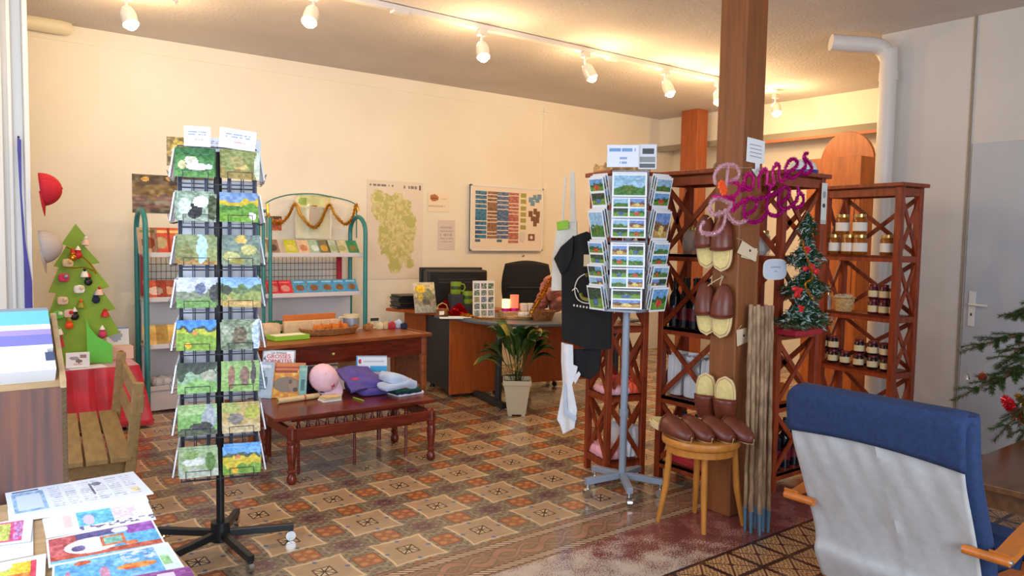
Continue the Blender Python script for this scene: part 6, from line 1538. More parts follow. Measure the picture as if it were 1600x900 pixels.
# office chair
t = thing('office_chair', 'black office chair with rounded backrest behind the desk', 'chair', (2.78, 2.72, 0), math.radians(150))
MB().soft((0, -.02, .98), (.50, .09, .50), .42, .0, 1, 14).build('backrest', 'black_fabric', t, smooth=True)
MB().bar((-.20, .032, .965), (.20, .032, .965), .008, .012).build('seam', 'charcoal', t)
MB().soft((0, .26, .47), (.50, .48, .09), .4, 0, 1, 12).build('seat', 'black_fabric', t, smooth=True)
MB().tube(smoothpts([(0, -.05, .85), (0, -.10, .6), (0, -.02, .43), (0, .2, .42)], 4), .022, 8).build('back_support', 'black_plastic', t, smooth=True)
MB().tube([(0, .25, .08), (0, .25, .43)], .025, 12).build('gas_column', 'black_plastic', t, smooth=True)
for k in range(5):
    a_ = 2*PI*k/5; e = Vector((math.cos(a_)*.29, .25+math.sin(a_)*.29, .065)); MB().bar((0, .25, .10), e, .04, .03).build('base_leg', 'black_plastic', t); MB().ball((e.x, e.y, .028), .028, 10).build('castor', 'black_plastic', t, smooth=True)
for s_ in (-1, 1): MB().tube(smoothpts([(s_*.24, .15, .44), (s_*.29, .12, .60), (s_*.29, .18, .68), (s_*.29, .38, .68)], 4), .018, 8).build('armrest', 'black_plastic', t, smooth=True)

# potted plant
PT = Vector((1.71, 1.49, 0)); t = thing('potted_plant', 'green peace lily in a tapered cream pot before the desk', 'plant', PT, math.radians(-37))
MB().lathe([(0, 0), (.105, 0), (.155, .25), (.165, .25), (.168, .29), (.152, .29), (.145, .25), (.0, .245)], (0, 0, .012), 4).lathe([(.02, 0), (.02, .014)], (.06, .06, 0), 4).build('pot', 'beige_pot', t, bevel=.006)
MB().box((.055, .055, .007), (.03, .03, .014)).box((-.055, .055, .007), (.03, .03, .014)).box((.055, -.055, .007), (.03, .03, .014)).box((-.055, -.055, .007), (.03, .03, .014)).build('pot_foot', 'beige_pot', t)
MB().box((0, 0, .262), (.20, .20, .012)).build('soil', 'soil', t)
def leaf_mesh(mb, root, d, up_h, L, Wd_, droop, m=10):
    P = []; 
    for k in range(m+1):
        f = k/m; r = L*(f*.9); z = up_h*math.sin(min(1, f*1.15)*PI/2)-droop*f*f; P.append(root+Vector((d.x*r, d.y*r, z)))
    vs = []; fs = []; sdv = Vector((-d.y, d.x, 0))
    for k, p in enumerate(P):
        f = k/m; w_ = 0 if f < .38 else Wd_*math.sin(PI*min(1, (f-.38)/.62))**.75; w_ = max(w_, .0025)
        vs += [p-sdv*w_+Vector((0, 0, w_*.35)), p, p+sdv*w_+Vector((0, 0, w_*.35))]
    for k in range(m): a = 3*k; fs += [(a, a+1, a+4, a+3), (a+1, a+2, a+5, a+4)]
    mb.add(vs, fs)
r2 = random.Random(5)
for k in range(34):
    a_ = 2*PI*k/34*5.0+r2.uniform(-.3, .3); d = Vector((math.cos(a_), math.sin(a_), 0)); mb = MB()
    tall = r2.random(); leaf_mesh(mb, Vector((r2.uniform(-.04, .04), r2.uniform(-.04, .04), .26)), d, .26+.26*tall, .20+.22*(1-tall)+.05*r2.random(), r2.uniform(.045, .066), .10*(1-tall)+.01)
    mb.build('leaf', 'leaf_yellow' if k in (3, 11, 20, 29) else 'leaf', t, smooth=True, solid=.0012)
# ================================================================== LEFT SIDE: CAPS ON THE JAMB, FLAT TREE, KIDS' BENCH
c_ = cap('baseball_cap', 'red cap hanging on the side of the white jamb at the left', 'cap_red', None, .10)
P = at(58, 296, Y=2.56); pose(c_, (P.x+.02, P.y, P.z), (0, .15, 1), (1, -.15, .12))
c_ = cap('baseball_cap', 'light grey cap hanging below the red one on the white jamb', 'cap_grey', None, .10)
P = at(60, 386, Y=2.56); pose(c_, (P.x+.015, P.y, P.z), (0, .15, 1), (1, -.15, .15))
pts = [(27, 213), (33, 219), (34, 300), (40, 380), (50, 440), (51, 488), (45, 482), (39, 492), (37, 400), (31, 300), (27, 232)]
P = [at(x, y, Y=2.49) for x, y in pts]; c = sum(P, Vector())/len(P)
t = thing('ribbon_banner', 'blue-violet ribbon hanging down the white jamb at the left edge', 'ribbon')
MB().prism([((p-c).x, (p-c).z) for p in P], c, (1, 0, 0), (0, 0, 1), .006).build('ribbon', 'ribbon_blue', t)
MB().ball(at(29, 214, Y=2.485), .008, 8).build('pin', 'charcoal', t, smooth=True)
re_root(t)

# red-draped table
t = thing('draped_table', 'small table under shiny red cloth carrying the flat green tree', 'table', (-1.34, 3.02, 0))
TW, TD, TH = .76, .60, .472
vs = []; fs = []; n = 96; rows = 10
def rim_pt(q):
    c_, s_ = math.cos(q), math.sin(q); k = max(abs(c_)/(TW/2), abs(s_)/(TD/2)); return Vector((c_/k, s_/k, 0))
for j in range(rows+1):
    f = j/rows
    for i in range(n):
        q = 2*PI*i/n; p = rim_pt(q); d = p.normalized(); w = f**.8*(.022*math.sin(q*16)+.012*math.sin(q*27+1)); corner = min(abs(p.x)/(TW/2), abs(p.y)/(TD/2))
        vs.append(p+d*(.02+.05*f*corner**3+.035*f+w)+Vector((0, 0, TH+.006-(TH-.02)*f)))
for j in range(rows):
    for i in range(n): fs.append((j*n+i, (j+1)*n+i, (j+1)*n+(i+1) % n, j*n+(i+1) % n))
fs.append(tuple(range(n)))
MB().add(vs, fs).build('red_cloth', 'red_satin', t, smooth=True, solid=.003)
MB().box((0, 0, TH-.02), (TW-.02, TD-.02, .03)).build('tabletop', 'pale_wood', t)
for x in (-1, 1):
    for y in (-1, 1): MB().box((x*.33, y*.25, TH/2-.02), (.04, .04, TH-.04)).build('leg', 'pale_wood', t)
# flat green tree
YT2 = 3.0
tree_px = [(118, 352), (138, 374), (128, 376), (155, 412), (140, 414), (170, 450), (156, 453), (180, 484), (166, 487), (187, 525), (150, 533), (145, 565), (88, 565), (98, 540), (72, 500), (88, 484), (76, 460), (92, 458), (84, 418), (100, 416), (95, 384), (108, 382)]
tree_px = [(118, 352), (138, 376), (126, 380), (156, 413), (143, 415), (171, 450), (158, 454), (181, 485), (168, 488), (187, 522), (152, 534), (146, 565), (90, 565), (93, 530), (74, 498), (88, 460), (76, 459), (92, 420), (84, 418), (104, 386), (96, 384)]
def tpt(x, y, Y=YT2): return at(x, y, Y=Y)
t = thing('flat_tree', 'flat green wooden christmas tree covered with small ornaments', 'christmas tree')
P = [tpt(*q) for q in tree_px]; c = sum(P, Vector())/len(P)
MB().prism([((p-c).x, (p-c).z) for p in P], c, (1, 0, 0), (0, 0, 1), .012).build('tree_board', 'card_green', t)
P = [tpt(x, y, 2.92) for x, y in ((135, 500), (140, 514), (152, 528), (175, 540), (176, 568), (137, 570))]; c = sum(P, Vector())/len(P)
MB().prism([((p-c).x, (p-c).z) for p in P], c, (1, -.2, 0), (0, 0, 1), .008).build('folded_support', 'bright_green', t)
MB().box(tpt(120, 566)+Vector((0, 0, -.01)), (.24, .10, .02)).build('base', 'card_green', t)
P = [tpt(x, y, 2.985) for x, y in ((75, 500), (84, 500), (81, 516))]; c = sum(P, Vector())/3; MB().prism([((p-c).x, (p-c).z) for p in P], c, (1, 0, 0), (0, 0, 1), .006).build('red_triangle', 'red', t)
P = [tpt(x, y, 2.985) for x, y in ((97, 524), (101, 544), (91, 545))]; c = sum(P, Vector())/3; MB().prism([((p-c).x, (p-c).z) for p in P], c, (1, 0, 0), (0, 0, 1), .006).build('red_triangle', 'red', t)
re_root(t); t.location.z = TH+.008
zsh = 0
mb = MB(); tinsel(mb, [tpt(103, 386, 2.97), tpt(116, 392, 2.97), tpt(132, 404, 2.97), tpt(143, 415, 2.97), tpt(150, 428, 2.97)], .012, 900, .002, .4); tinsel(mb, [tpt(100, 417, 2.97), tpt(115, 419, 2.97), tpt(132, 418, 2.97), tpt(148, 424, 2.97)], .009, 800, .002, .4)
o = mb.build('tinsel_garland', 'tinsel_gold'); origin(o); tag(o, 'brown-gold tinsel across the top of the flat green tree', 'garland')
mat('skin_tone', (224, 190, 170), .6)
orn = [(122, 396, 'red', 'label_white', 'red and white figure near the top of the flat tree'), (106, 411, 'label_cream', 'soap', 'pair of cream ornaments at the upper left of the flat tree'), (134, 378, 'skin_tone', 'label_white', 'pale bird ornament at the tree top right'), (114, 400, 'tinsel_gold', 'red', 'golden clip ornament below the tree top'),
       (100, 434, 'rose_cloth', 'wire_grey', 'grey and pink round ornament at the left of the flat tree'), (132, 428, 'label_white', 'black_plastic', 'white and black figure in the middle of the flat tree'), (138, 438, 'black_plastic', 'red', 'black figure right of the white one on the flat tree'), (124, 452, 'label_white', 'label_cream', 'white goose shaped ornament in the centre of the flat tree'),
       (155, 456, 'skin_tone', 'red', 'slim pink figure at the right of the flat tree'), (150, 466, 'navy', 'wire_grey', 'small dark blue figure right of centre on the flat tree'), (98, 470, 'skin_tone', 'label_cream', 'square pale card ornament at the left of the flat tree'), (126, 476, 'leaf_yellow', 'orange_flower', 'yellow and orange figure in the lower middle of the flat tree'),
       (117, 492, 'black_plastic', 'label_white', 'black and white figure low in the middle of the flat tree'), (108, 490, 'skin_tone', 'red', 'pink figure beside the low black one'), (164, 490, 'red', 'red', 'red mitten ornament at the lower right of the flat tree'), (160, 520, 'rose_cloth', 'label_white', 'striped round ornament at the lower right of the flat tree'),
       (91, 492, 'bright_green', 'label_white', 'bright green bell with white top at the lower left of the flat tree'), (92, 518, 'label_white', 'bright_green', 'white clip at the lower left of the flat tree'), (108, 506, 'orange_flower', 'leaf_yellow', 'small orange ornament low on the flat tree')]
for i, (x, y, m1, m2, lb_) in enumerate(orn):
    P = tpt(x, y, 2.972); t = thing('tree_ornament', lb_, 'ornament', P, 0, 'ornaments on the flat green tree'); s = .032
    if i % 3 == 0: MB().ball((0, 0, -.012), s*.9, 10, (1, .5, 1)).ball((0, 0, .018), s*.6, 10, (1, .7, 1)).build('figure_body', m1, t, smooth=True); MB().lathe([(s*.65, 0), (s*.3, .02), (0, .034)], (0, 0, .026), 10).build('hat', m2, t, smooth=True, solid=.001)
    elif i % 3 == 1: MB().soft((0, 0, 0), (s*2.1, .018, s*1.8), .6, .004, i, 6).build('ornament_body', m1, t, smooth=True); MB().ball((s*.4, -.012, s*.3), s*.5, 8, (1, .5, 1)).build('detail', m2, t, smooth=True)
    else: MB().lathe([(0, -.03), (s*.95, -.022), (s*.7, .005), (s*.35, .03), (0, .034)], n=12).build('bell_body', m1, t, smooth=True); MB().ball((0, -.012, .03), s*.38, 8).build('detail', m2, t, smooth=True)
# cards at the foot of the tree
def fphoto(U, V):
    C = base(U, (226, 218, 218)); put(C, ell(U, V, .35, .62, .2, .12), (150, 140, 150)); put(C, rect(U, V, .6, .6, .85, .85), (150, 110, 100)); put(C, ell(U, V, .55, .42, .14, .12), (110, 96, 80)); put(C, rect(U, V, .3, .15, .7, .3), (206, 160, 160)); return C
zt3 = TH+.008
P = at(118, 578, Y=2.86); o = painted('photo_card', .15, .11, fphoto, 22, 18, th=.003); orient(o, (P.x, 2.74, zt3+.01), (1, -.12, .0), (-.06, .10, 1)); tag(o, 'white photo card leaning at the foot of the flat tree', 'card')
o = MB().box((0, 0, .002), (.24, .12, .004)).build('paper_sheet', 'paper'); o.location = (P.x+.06, 2.78, zt3); o.rotation_euler = (0, 0, .15); tag(o, 'white sheet lying under the photo card on the red cloth', 'paper')
def fmag(U, V):
    C = base(U, (232, 236, 244)); put(C, ell(U, V, .4, .72, .3, .2), (160, 174, 206)); put(C, V > .93, (120, 150, 210)); return C
P = at(188, 545, Y=3.12); o = painted('glossy_catalogue', .16, .235, fmag, 14, 18, th=.012); orient(o, (P.x-.0, 3.20, zt3), (1, -.1, 0), (0, .28, 1)); tag(o, 'glossy white catalogue standing between the flat tree and the teal rack', 'catalogue')
t = thing('small_box', 'pale box with a round mark under the glossy catalogue', 'box', (P.x+.0, 3.10, zt3)); MB().box((0, 0, .05), (.16, .12, .10)).build('box_body', 'skin_tone', t, bevel=.003); MB().lathe([(0, 0), (.022, 0), (.022, .003), (0, .003)], (-.01, -.061, .05), 14, (0, -1, 0)).build('round_mark', 'wicker', t)

# kids' bench
t = thing('wooden_bench', 'weathered slatted wooden bench between the red table and the leaflet rack', 'bench', (-1.52, 1.30, 0), math.radians(-6.5))
LB, SZ = 1.18, .34
for k in range(4):
    MB().box((-.175+.108*k, 0, SZ-.014), (.098, LB, .028)).build('seat_plank', 'kid_wood', t, bevel=.004)
for y in (-1, 1):
    MB().box((.20, y*(LB/2-.03), .36), (.05, .055, .70), Matrix.Rotation(.10, 3, 'Y')).build('back_post', 'kid_wood', t, bevel=.004)
    MB().box((-.18, y*(LB/2-.05), (SZ-.03)/2), (.05, .055, SZ-.03)).build('front_leg', 'kid_wood', t, bevel=.004)
    MB().box((0, y*(LB/2-.07), .27), (.40, .03, .06)).build('side_rail', 'kid_wood', t)
MB().box((.245, 0, .60), (.025, LB-.0, .09), Matrix.Rotation(.10, 3, 'Y')).box((.225, 0, .46), (.022, LB-.02, .07), Matrix.Rotation(.10, 3, 'Y')).build('back_rail', 'kid_wood', t, bevel=.003)
MB().box((0, 0, .14), (.03, LB-.15, .045)).build('stretcher', 'kid_wood', t)

# ================================================================== LEAFLET RACK, NEAR LEFT
t = thing('leaflet_rack', 'brown veneer leaflet rack with a sloping top at the left edge', 'rack')
X1, X0 = -1.783, -2.45; Yf, Yb_ = -.20, .06; zf, zb2 = .885, 1.125
MB().box(((X0+X1)/2, Yf+.012, zf/2), (X1-X0, .024, zf)).build('front_panel', 'veneer', t, bevel=.002)
for x in (X0+.01, X1-.01):
    MB().prism([(Yf+.0, .0), (Yb_, .0), (Yb_, zb2+.02), (Yf, zf+.03)], (x, 0, 0), (0, 1, 0), (0, 0, 1), .02).build('side_panel', 'pale_wood', t, bevel=.002)
MB().box(((X0+X1)/2, Yb_-.01, zb2/2), (X1-X0-.03, .02, zb2)).build('back_panel', 'veneer', t)
MB().bar(((X0+X1)/2, Yf+.02, zf-.03), ((X0+X1)/2, Yb_-.02, zb2-.03), X1-X0-.04, .014, (0, 0, 1)).build('sloping_shelf', 'pale_wood', t)
re_root(t)
# booklets on the slope: stacked up the slope
def slope(f, lift): return Vector((0, Yf+.03+(Yb_-Yf-.05)*f, zf+(zb2-zf)*f+lift))
def fstack(i):
    def fn(U, V):
        if i == 0: C = base(U, (232, 240, 250)); put(C, rect(U, V, .2, .3, .7, .34), (200, 216, 240)); put(C, (U > .95) & (V > .5), (70, 80, 110))
        elif i == 1:
            C = base(U, (160, 140, 190)); put(C, V > .9, (240, 244, 250)); put(C, ell(U, V, .42, .45, .06, .25), (226, 206, 90)); put(C, ell(U, V, .54, .45, .06, .25), (214, 110, 150)); put(C, (U > .62) & (V < .6), (120, 120, 186)); put(C, V < .15, (230, 236, 220)); put(C, U < .3, (170, 160, 160))
        else: C = base(U, (110, 186, 200)); put(C, V > .85, (130, 140, 150)); put(C, V < .18, (240, 248, 252)); put(C, U < .2, (90, 176, 196))
        return C
    return fn
for i, (f, lift, h_, lb_) in enumerate(((.0, .045, .085, 'thick white catalogue stack in the front row of the leaflet rack'), (.30, .06, .12, 'colourful violet brochure in the middle row of the leaflet rack'), (.62, .05, .11, 'turquoise brochure in the back row of the leaflet rack'))):
    s = slope(f, lift); o = painted('brochure', .60, h_, fstack(i), 60, 14, th=.03 if i else .07, edge=(236, 242, 250)); orient(o, (-2.115, s.y, s.z), (1, 0, 0), (0, .66, .62)); tag(o, lb_, 'brochure')
for k in range(2):
    s = slope(.15, .05); o = painted('brochure', .58, .10, fstack(0), 20, 6, th=.012, edge=(226, 232, 240)); orient(o, (-2.125, s.y+.018*k, s.z+.02+.012*k), (1, 0, 0), (0, .66, .62)); tag(o, ('lower', 'upper')[k]+' thin white brochure behind the thick white catalogue stack', 'brochure')

# ================================================================== MAGAZINE TABLE, NEAREST LEFT
MZ = .50
t = thing('magazine_table', 'low light wooden table with leaflets at the lower left corner', 'table', (-2.08, -1.0, 0), math.radians(3))
MB().box((0, 0, MZ-.015), (.93, 1.40, .03)).build('tabletop', 'pale_wood', t, bevel=.004)
for x in (-1, 1):
    for y in (-1, 1): MB().box((x*.42, y*.64, (MZ-.03)/2), (.05, .05, MZ-.03)).build('leg', 'pale_wood', t)
MB().box((0, -.64, MZ-.07), (.82, .02, .07)).box((0, .64, MZ-.07), (.82, .02, .07)).box((.42, 0, MZ-.07), (.02, 1.26, .07)).build('apron', 'pale_wood', t)
def sheet(pxs, fn, nx, ny, z, label, name='leaflet', th=.0025, cat='leaflet', curl=.0):
    """pxs: picture corners bottom-left, bottom-right, top-right, top-left of a sheet lying at height z"""
    BL, BR, TR, TL = [at(x, y, Z=z) for x, y in pxs]
    c = (BL+BR+TR+TL)/4
    vs = []; fs = []; cols = []
    for j in range(ny+1):
        for i in range(nx+1):
            u, v = i/nx, j/ny; p = BL.lerp(BR, u).lerp(TL.lerp(TR, u), v); vs.append((p.x-c.x, p.y-c.y, th+curl*(u**6+(1-v)**0*0)))
    N = len(vs); vs += [(x, y, z_-th) for x, y, z_ in vs]
    nxx = nx+1
    for j in range(ny):
        for i in range(nx): a = j*nxx+i; fs.append((a, a+1, a+nxx+1, a+nxx))
    nf = len(fs)
    for j in range(ny):
        for i in range(nx): a = N+j*nxx+i; fs.append((a, a+nxx, a+nxx+1, a+1))
    for i in range(nx): fs.append((i, i+N, i+1+N, i+1)); a = ny*nxx+i; fs.append((a, a+1, a+1+N, a+N))
    for j in range(ny): a = j*nxx; fs.append((a, a+nxx, a+nxx+N, a+N)); a = j*nxx+nx; fs.append((a, a+N, a+nxx+N, a+nxx))
    me = bpy.data.meshes.new(name); me.from_pydata(vs, [], fs); me.update()
    U, V = np.meshgrid((np.arange(nx)+.5)/nx, (np.arange(ny)+.5)/ny); C = fn(U, V); ink = (C.min(axis=-1) < 200)[..., None]; C = np.clip(C+ink*((vnoise(U*26, V*12, 4)-.5)*56+(vnoise(U*60, V*26, 9)-.5)*40)[..., None], 0, 255).reshape(-1, 3)
    al = np.empty((len(fs), 3)); al[:] = (232, 238, 246); al[:nf] = C; al = lin(al); col = np.ones((len(fs), 4, 4)); col[:, :, :3] = al[:, None, :]
    ca = me.color_attributes.new('Col', 'FLOAT_COLOR', 'CORNER'); ca.data.foreach_set('color', col.ravel()); me.materials.append(M('printed'))
    o = bpy.data.objects.new(name, me); COL.objects.link(o); o.location = (c.x, c.y, z); return tag(o, label, cat)
def f_news(U, V):
    C = base(U, (226, 234, 250)); put(C, rect(U, V, .04, .12, .26, .88), (150, 186, 226)); put(C, rect(U, V, .06, .2, .24, .78), (206, 222, 244)); put(C, rect(U, V, .05, .9, .24, .96), (60, 90, 150))
    for k in range(6): u0 = .30+k*.11; textlines(C, U, V, tuple(.15+.08*i for i in range(10)), u0, u0+.085, (186, 190, 212), k, .02, .7, 60)
    put(C, rect(U, V, .60, .35, .615, .8), (90, 100, 130)); put(C, ell(U, V, .66, .75, .04, .08), (110, 120, 150)); put(C, rect(U, V, .87, .2, .94, .34), (226, 214, 170)); return C
def f_leaf(U, V):
    C = base(U, (234, 242, 250)); put(C, rect(U, V, .30, .25, .62, .95), (90, 190, 234)); put(C, ell(U, V, .4, .5, .05, .25), (210, 200, 226)); put(C, rect(U, V, .17, .3, .25, .9), (236, 206, 210)); put(C, rect(U, V, .63, .3, .85, .95) & (vnoise(U*40, V*40, 3) > .35), (222, 206, 230)); put(C, (V < .22) & (V > .08) & (U > .3) & (vnoise(U*40, V*20, 3) > .6), (96, 90, 150)); return C
def f_pink(U, V):
    C = base(U, (238, 230, 240)); put(C, (U < .85) & (V > .08) & (V < .95), (222, 90, 140)); put(C, rect(U, V, .34, .15, .62, .85), (196, 206, 110)); put(C, ell(U, V, .12, .6, .1, .2), (220, 60, 80)); put(C, rect(U, V, .68, .15, .84, .85) & (vnoise(U*30, V*30, 3) > .4), (200, 150, 210)); return C
def f_map1(U, V):
    C = base(U, (80, 180, 236)); put(C, V < .3, (190, 80, 70)); put(C, V < .16, (110, 190, 226)); put(C, V < .08, (226, 236, 246)); put(C, (U < .3) & (V > .3), (190, 90, 100)); put(C, (V > .75) & (U < .75) & (U > .25), (70, 70, 140)); put(C, ell(U, V, .38, .5, .24, .26), (222, 226, 240)); put(C, rect(U, V, .46, .38, .68, .72), (206, 110, 80)); put(C, rect(U, V, .49, .44, .65, .66), (120, 190, 180)); put(C, ell(U, V, .26, .45, .06, .1), (90, 80, 140)); put(C, (U > .72) & (V > .65), (150, 80, 190)); put(C, ell(U, V, .66, .85, .08, .1), (220, 220, 226)); put(C, ell(U, V, .72, .36, .06, .06), (214, 110, 70)); put(C, (U < .02) | (U > .98) | (V > .95), (236, 242, 250)); return C
def f_map2(U, V):
    C = base(U, (84, 170, 236)); n = vnoise(U*8, V*8, 5); put(C, n > .62, (130, 200, 244)); put(C, ell(U, V, .66, .45, .16, .10), (232, 150, 80)); put(C, ell(U, V, .6, .4, .06, .05), (224, 80, 40)); put(C, (U > .55) & (V > .6) & (vnoise(U*30, V*30, 2) > .5), (190, 210, 240)); put(C, ell(U, V, .24, .85, .07, .07), (206, 90, 60)); put(C, ell(U, V, .12, .45, .02, .2), (196, 130, 170)); put(C, (U > .85), (216, 234, 234)); put(C, rect(U, V, .86, .3, .94, .6), (150, 206, 150)); put(C, ell(U, V, .4, .35, .04, .25), (200, 140, 180)); put(C, (U < .02) | (U > .98) | (V > .94), (238, 242, 250)); return C
def f_rain(U, V):
    C = base(U, (238, 240, 246)); m = (V < .85) & (U < .86); put(C, m & (U < .3), (110, 190, 120)); put(C, m & (U >= .3) & (U < .5), (206, 216, 90)); put(C, m & (U >= .5) & (V > .4), (232, 200, 60)); put(C, m & (U >= .45) & (V <= .4), (230, 130, 60)); put(C, m & (U > .78), (214, 60, 90)); put(C, ell(U, V, .4, .75, .12, .15), (220, 210, 230)); return C
def f_white(U, V): return base(U, (230, 240, 250))
def f_purple(U, V): C = base(U, (136, 60, 150)); put(C, rect(U, V, .7, .3, .85, .8), (226, 210, 240)); return C
z = MZ+.001
sheet([(16, 812), (240, 772), (208, 738), (8, 772)], f_news, 110, 40, z+.010, 'newspaper page with a blue box, furthest of the papers on the low table', 'newspaper', .004, 'newspaper')
sheet([(14, 818), (232, 784), (222, 764), (12, 798)], f_white, 8, 4, z+.004, 'white pages peeking out under the newspaper', 'newspaper', .006, 'newspaper')
sheet([(72, 842), (244, 812), (228, 778), (66, 812)], f_leaf, 80, 30, z+.002, 'pale leaflet with a blue fan shape between newspaper and red-blue map')
sheet([(-30, 884), (52, 868), (52, 810), (-30, 828)], f_white, 8, 8, z+.001, 'blank white sheet under the pink brochure at the left edge')
sheet([(-45, 858), (48, 846), (52, 808), (-40, 824)], f_pink, 50, 30, z+.006, 'pink brochure with a yellow-green panel at the left edge')
sheet([(76, 888), (262, 856), (238, 812), (72, 844)], f_map1, 110, 50, z+.008, 'blue and red illustrated map leaflet in the middle of the low table')
sheet([(-40, 925), (70, 908), (72, 866), (-40, 888)], f_rain, 60, 30, z+.010, 'rainbow coloured brochure at the lower left corner')
sheet([(80, 930), (292, 893), (262, 848), (82, 884)], f_map2, 110, 50, z+.014, 'bright blue leaflet with orange shape at the front right of the low table')
sheet([(120, 940), (305, 905), (296, 886), (110, 918)], f_purple, 20, 10, z+.019, 'purple booklet at the bottom edge of the low table')

# ================================================================== ARMCHAIR
AY0, AY1 = -1.95, -2.535
t = thing('armchair', 'bentwood armchair with blue cover and white back seen from behind', 'armchair')
def strip(prof, y0, y1, n=14, bow=.0):
    vs = []; fs = []; m = len(prof)
    for (x, z) in prof:
        for i in range(n+1):
            u = i/n; y = y0+(y1-y0)*u; e_ = (abs(u-.5)*2)**6
            vs.append((x+bow*math.sin(PI*u)+.0, y, z))
    for j in range(m-1):
        for i in range(n): a = j*(n+1)+i; fs.append((a, a+1, a+n+2, a+n+1))
    return vs, fs
back = smoothpts([(.278, 0, .955), (.292, 0, .88), (.305, 0, .812), (.335, 0, .72), (.40, 0, .59), (.465, 0, .46), (.50, 0, .36), (.50, 0, .30), (.56, 0, .19)], 4)
# white back panel with slight wrinkles
n = 40; vs = []; fs = []; yy0, yy1 = AY0-.0, AY1+.0
pr_ = [p for p in back if p.z < .80]
pr_ = smoothpts([Vector((.302, 0, .825))]+pr_, 2)
for j, p in enumerate(pr_):
    for i in range(n+1):
        u = i/n; y = yy0+(yy1-yy0)*u; f = j/(len(pr_)-1)
        wr = .004*math.sin(u*19+f*7)*math.sin(f*9+u*4)+.0035*math.sin(u*43-f*16)*math.exp(-f*3) - .006*math.exp(-((u-.55-.06*f)/.012)**2)
        vs.append((p.x-.012+wr-.010*math.sin(PI*u), y+(.0 if True else 0)+.05*f**3*(.5-u)*0, p.z-.05*0))
for j in range(len(pr_)-1):
    for i in range(n): a = j*(n+1)+i; fs.append((a, a+1, a+n+2, a+n+1))
MB().add(vs, fs).build('white_back_cover', 'chair_white', t, smooth=True, solid=.004)
# blue hood over the top (curved lower edge) and the blue cushion in front
vs = []; fs = []; n = 30
def prof_at(z):
    for a, b in zip(back[:-1], back[1:]):
        if a.z >= z >= b.z: f = (a.z-z)/max(1e-6, a.z-b.z); return a.x+(b.x-a.x)*f
    return back[0].x if z > back[0].z else back[-1].x
rowsn = 12
for i in range(n+1):
    u = i/n; y = (AY0+.008)+(AY1-AY0-.016)*u; rc = max(0, (abs(u-.5)*2-.86)/.14); top = .965-.028*rc**2.2
    low = .800+.030*math.sin(PI*(u*.9))*.9-(.022*u)
    for j in range(rowsn+1):
        f = j/rowsn
        if f < .25: q = f/.25; x = .278+.075*(1-q)-.006; z = top+.012*math.sin(PI*q*.5)*(1-q); z = top+.010*(1-abs(2*q-1))
        else: q = (f-.25)/.75; z = top+(low-top)*q; x = prof_at(z)-.022-.012*math.sin(PI*u)+.018*(1-q)**6
        vs.append((x, y, z))
for i in range(n):
    for j in range(rowsn): a = i*(rowsn+1)+j; fs.append((a, a+1, a+rowsn+2, a+rowsn+1))
MB().add(vs, fs).build('blue_head_cover', 'chair_blue', t, smooth=True, solid=.006)
def slab(prof, y0, y1, th, name, m, n=18):
    # padded slab following a profile in XZ, thickness towards +X side
    vs = []; fs = []; k = len(prof)
    P = [Vector((p.x, 0, p.z)) for p in prof]; N = []
    for j in range(k):
        tg = (P[min(j+1, k-1)]-P[max(j-1, 0)]).normalized(); nn = Vector((-tg.z, 0, tg.x)); nn = nn if nn.x+nn.z*.3 > 0 else -nn; N.append(nn)
    ring = 20
    for j in range(k):
        e2 = 1-.25*max(0, 1-j/2.0) if j < 2 else (1-.2*max(0, 1-(k-1-j)/2.0) if j > k-3 else 1)
        for i in range(ring):
            q = 2*PI*i/ring; cx, sx = math.cos(q), math.sin(q); px_ = math.copysign(abs(cx)**.25, cx)*(abs(y1-y0)/2); pz_ = math.copysign(abs(sx)**.6, sx)*th/2*e2
            vs.append(Vector((0, (y0+y1)/2+px_, 0))+P[j]+N[j]*(th/2+pz_))
    for j in range(k-1):
        for i in range(ring): fs.append((j*ring+i, j*ring+(i+1) % ring, (j+1)*ring+(i+1) % ring, (j+1)*ring+i))
    fs += [tuple(range(ring))[::-1], tuple((k-1)*ring+i for i in range(ring))]
    return MB().add(vs, fs).build(name, m, t, smooth=True)
slab([p+Vector((.004, 0, 0)) for p in back if p.z > .30], AY0-.01, AY1-.02, .085, 'back_cushion', 'chair_blue')
slab(smoothpts([(.56, 0, .33), (.75, 0, .37), (.95, 0, .43), (1.03, 0, .40)], 4)[::-1], AY0-.01, AY1-.01, -.085, 'seat_cushion', 'chair_blue')
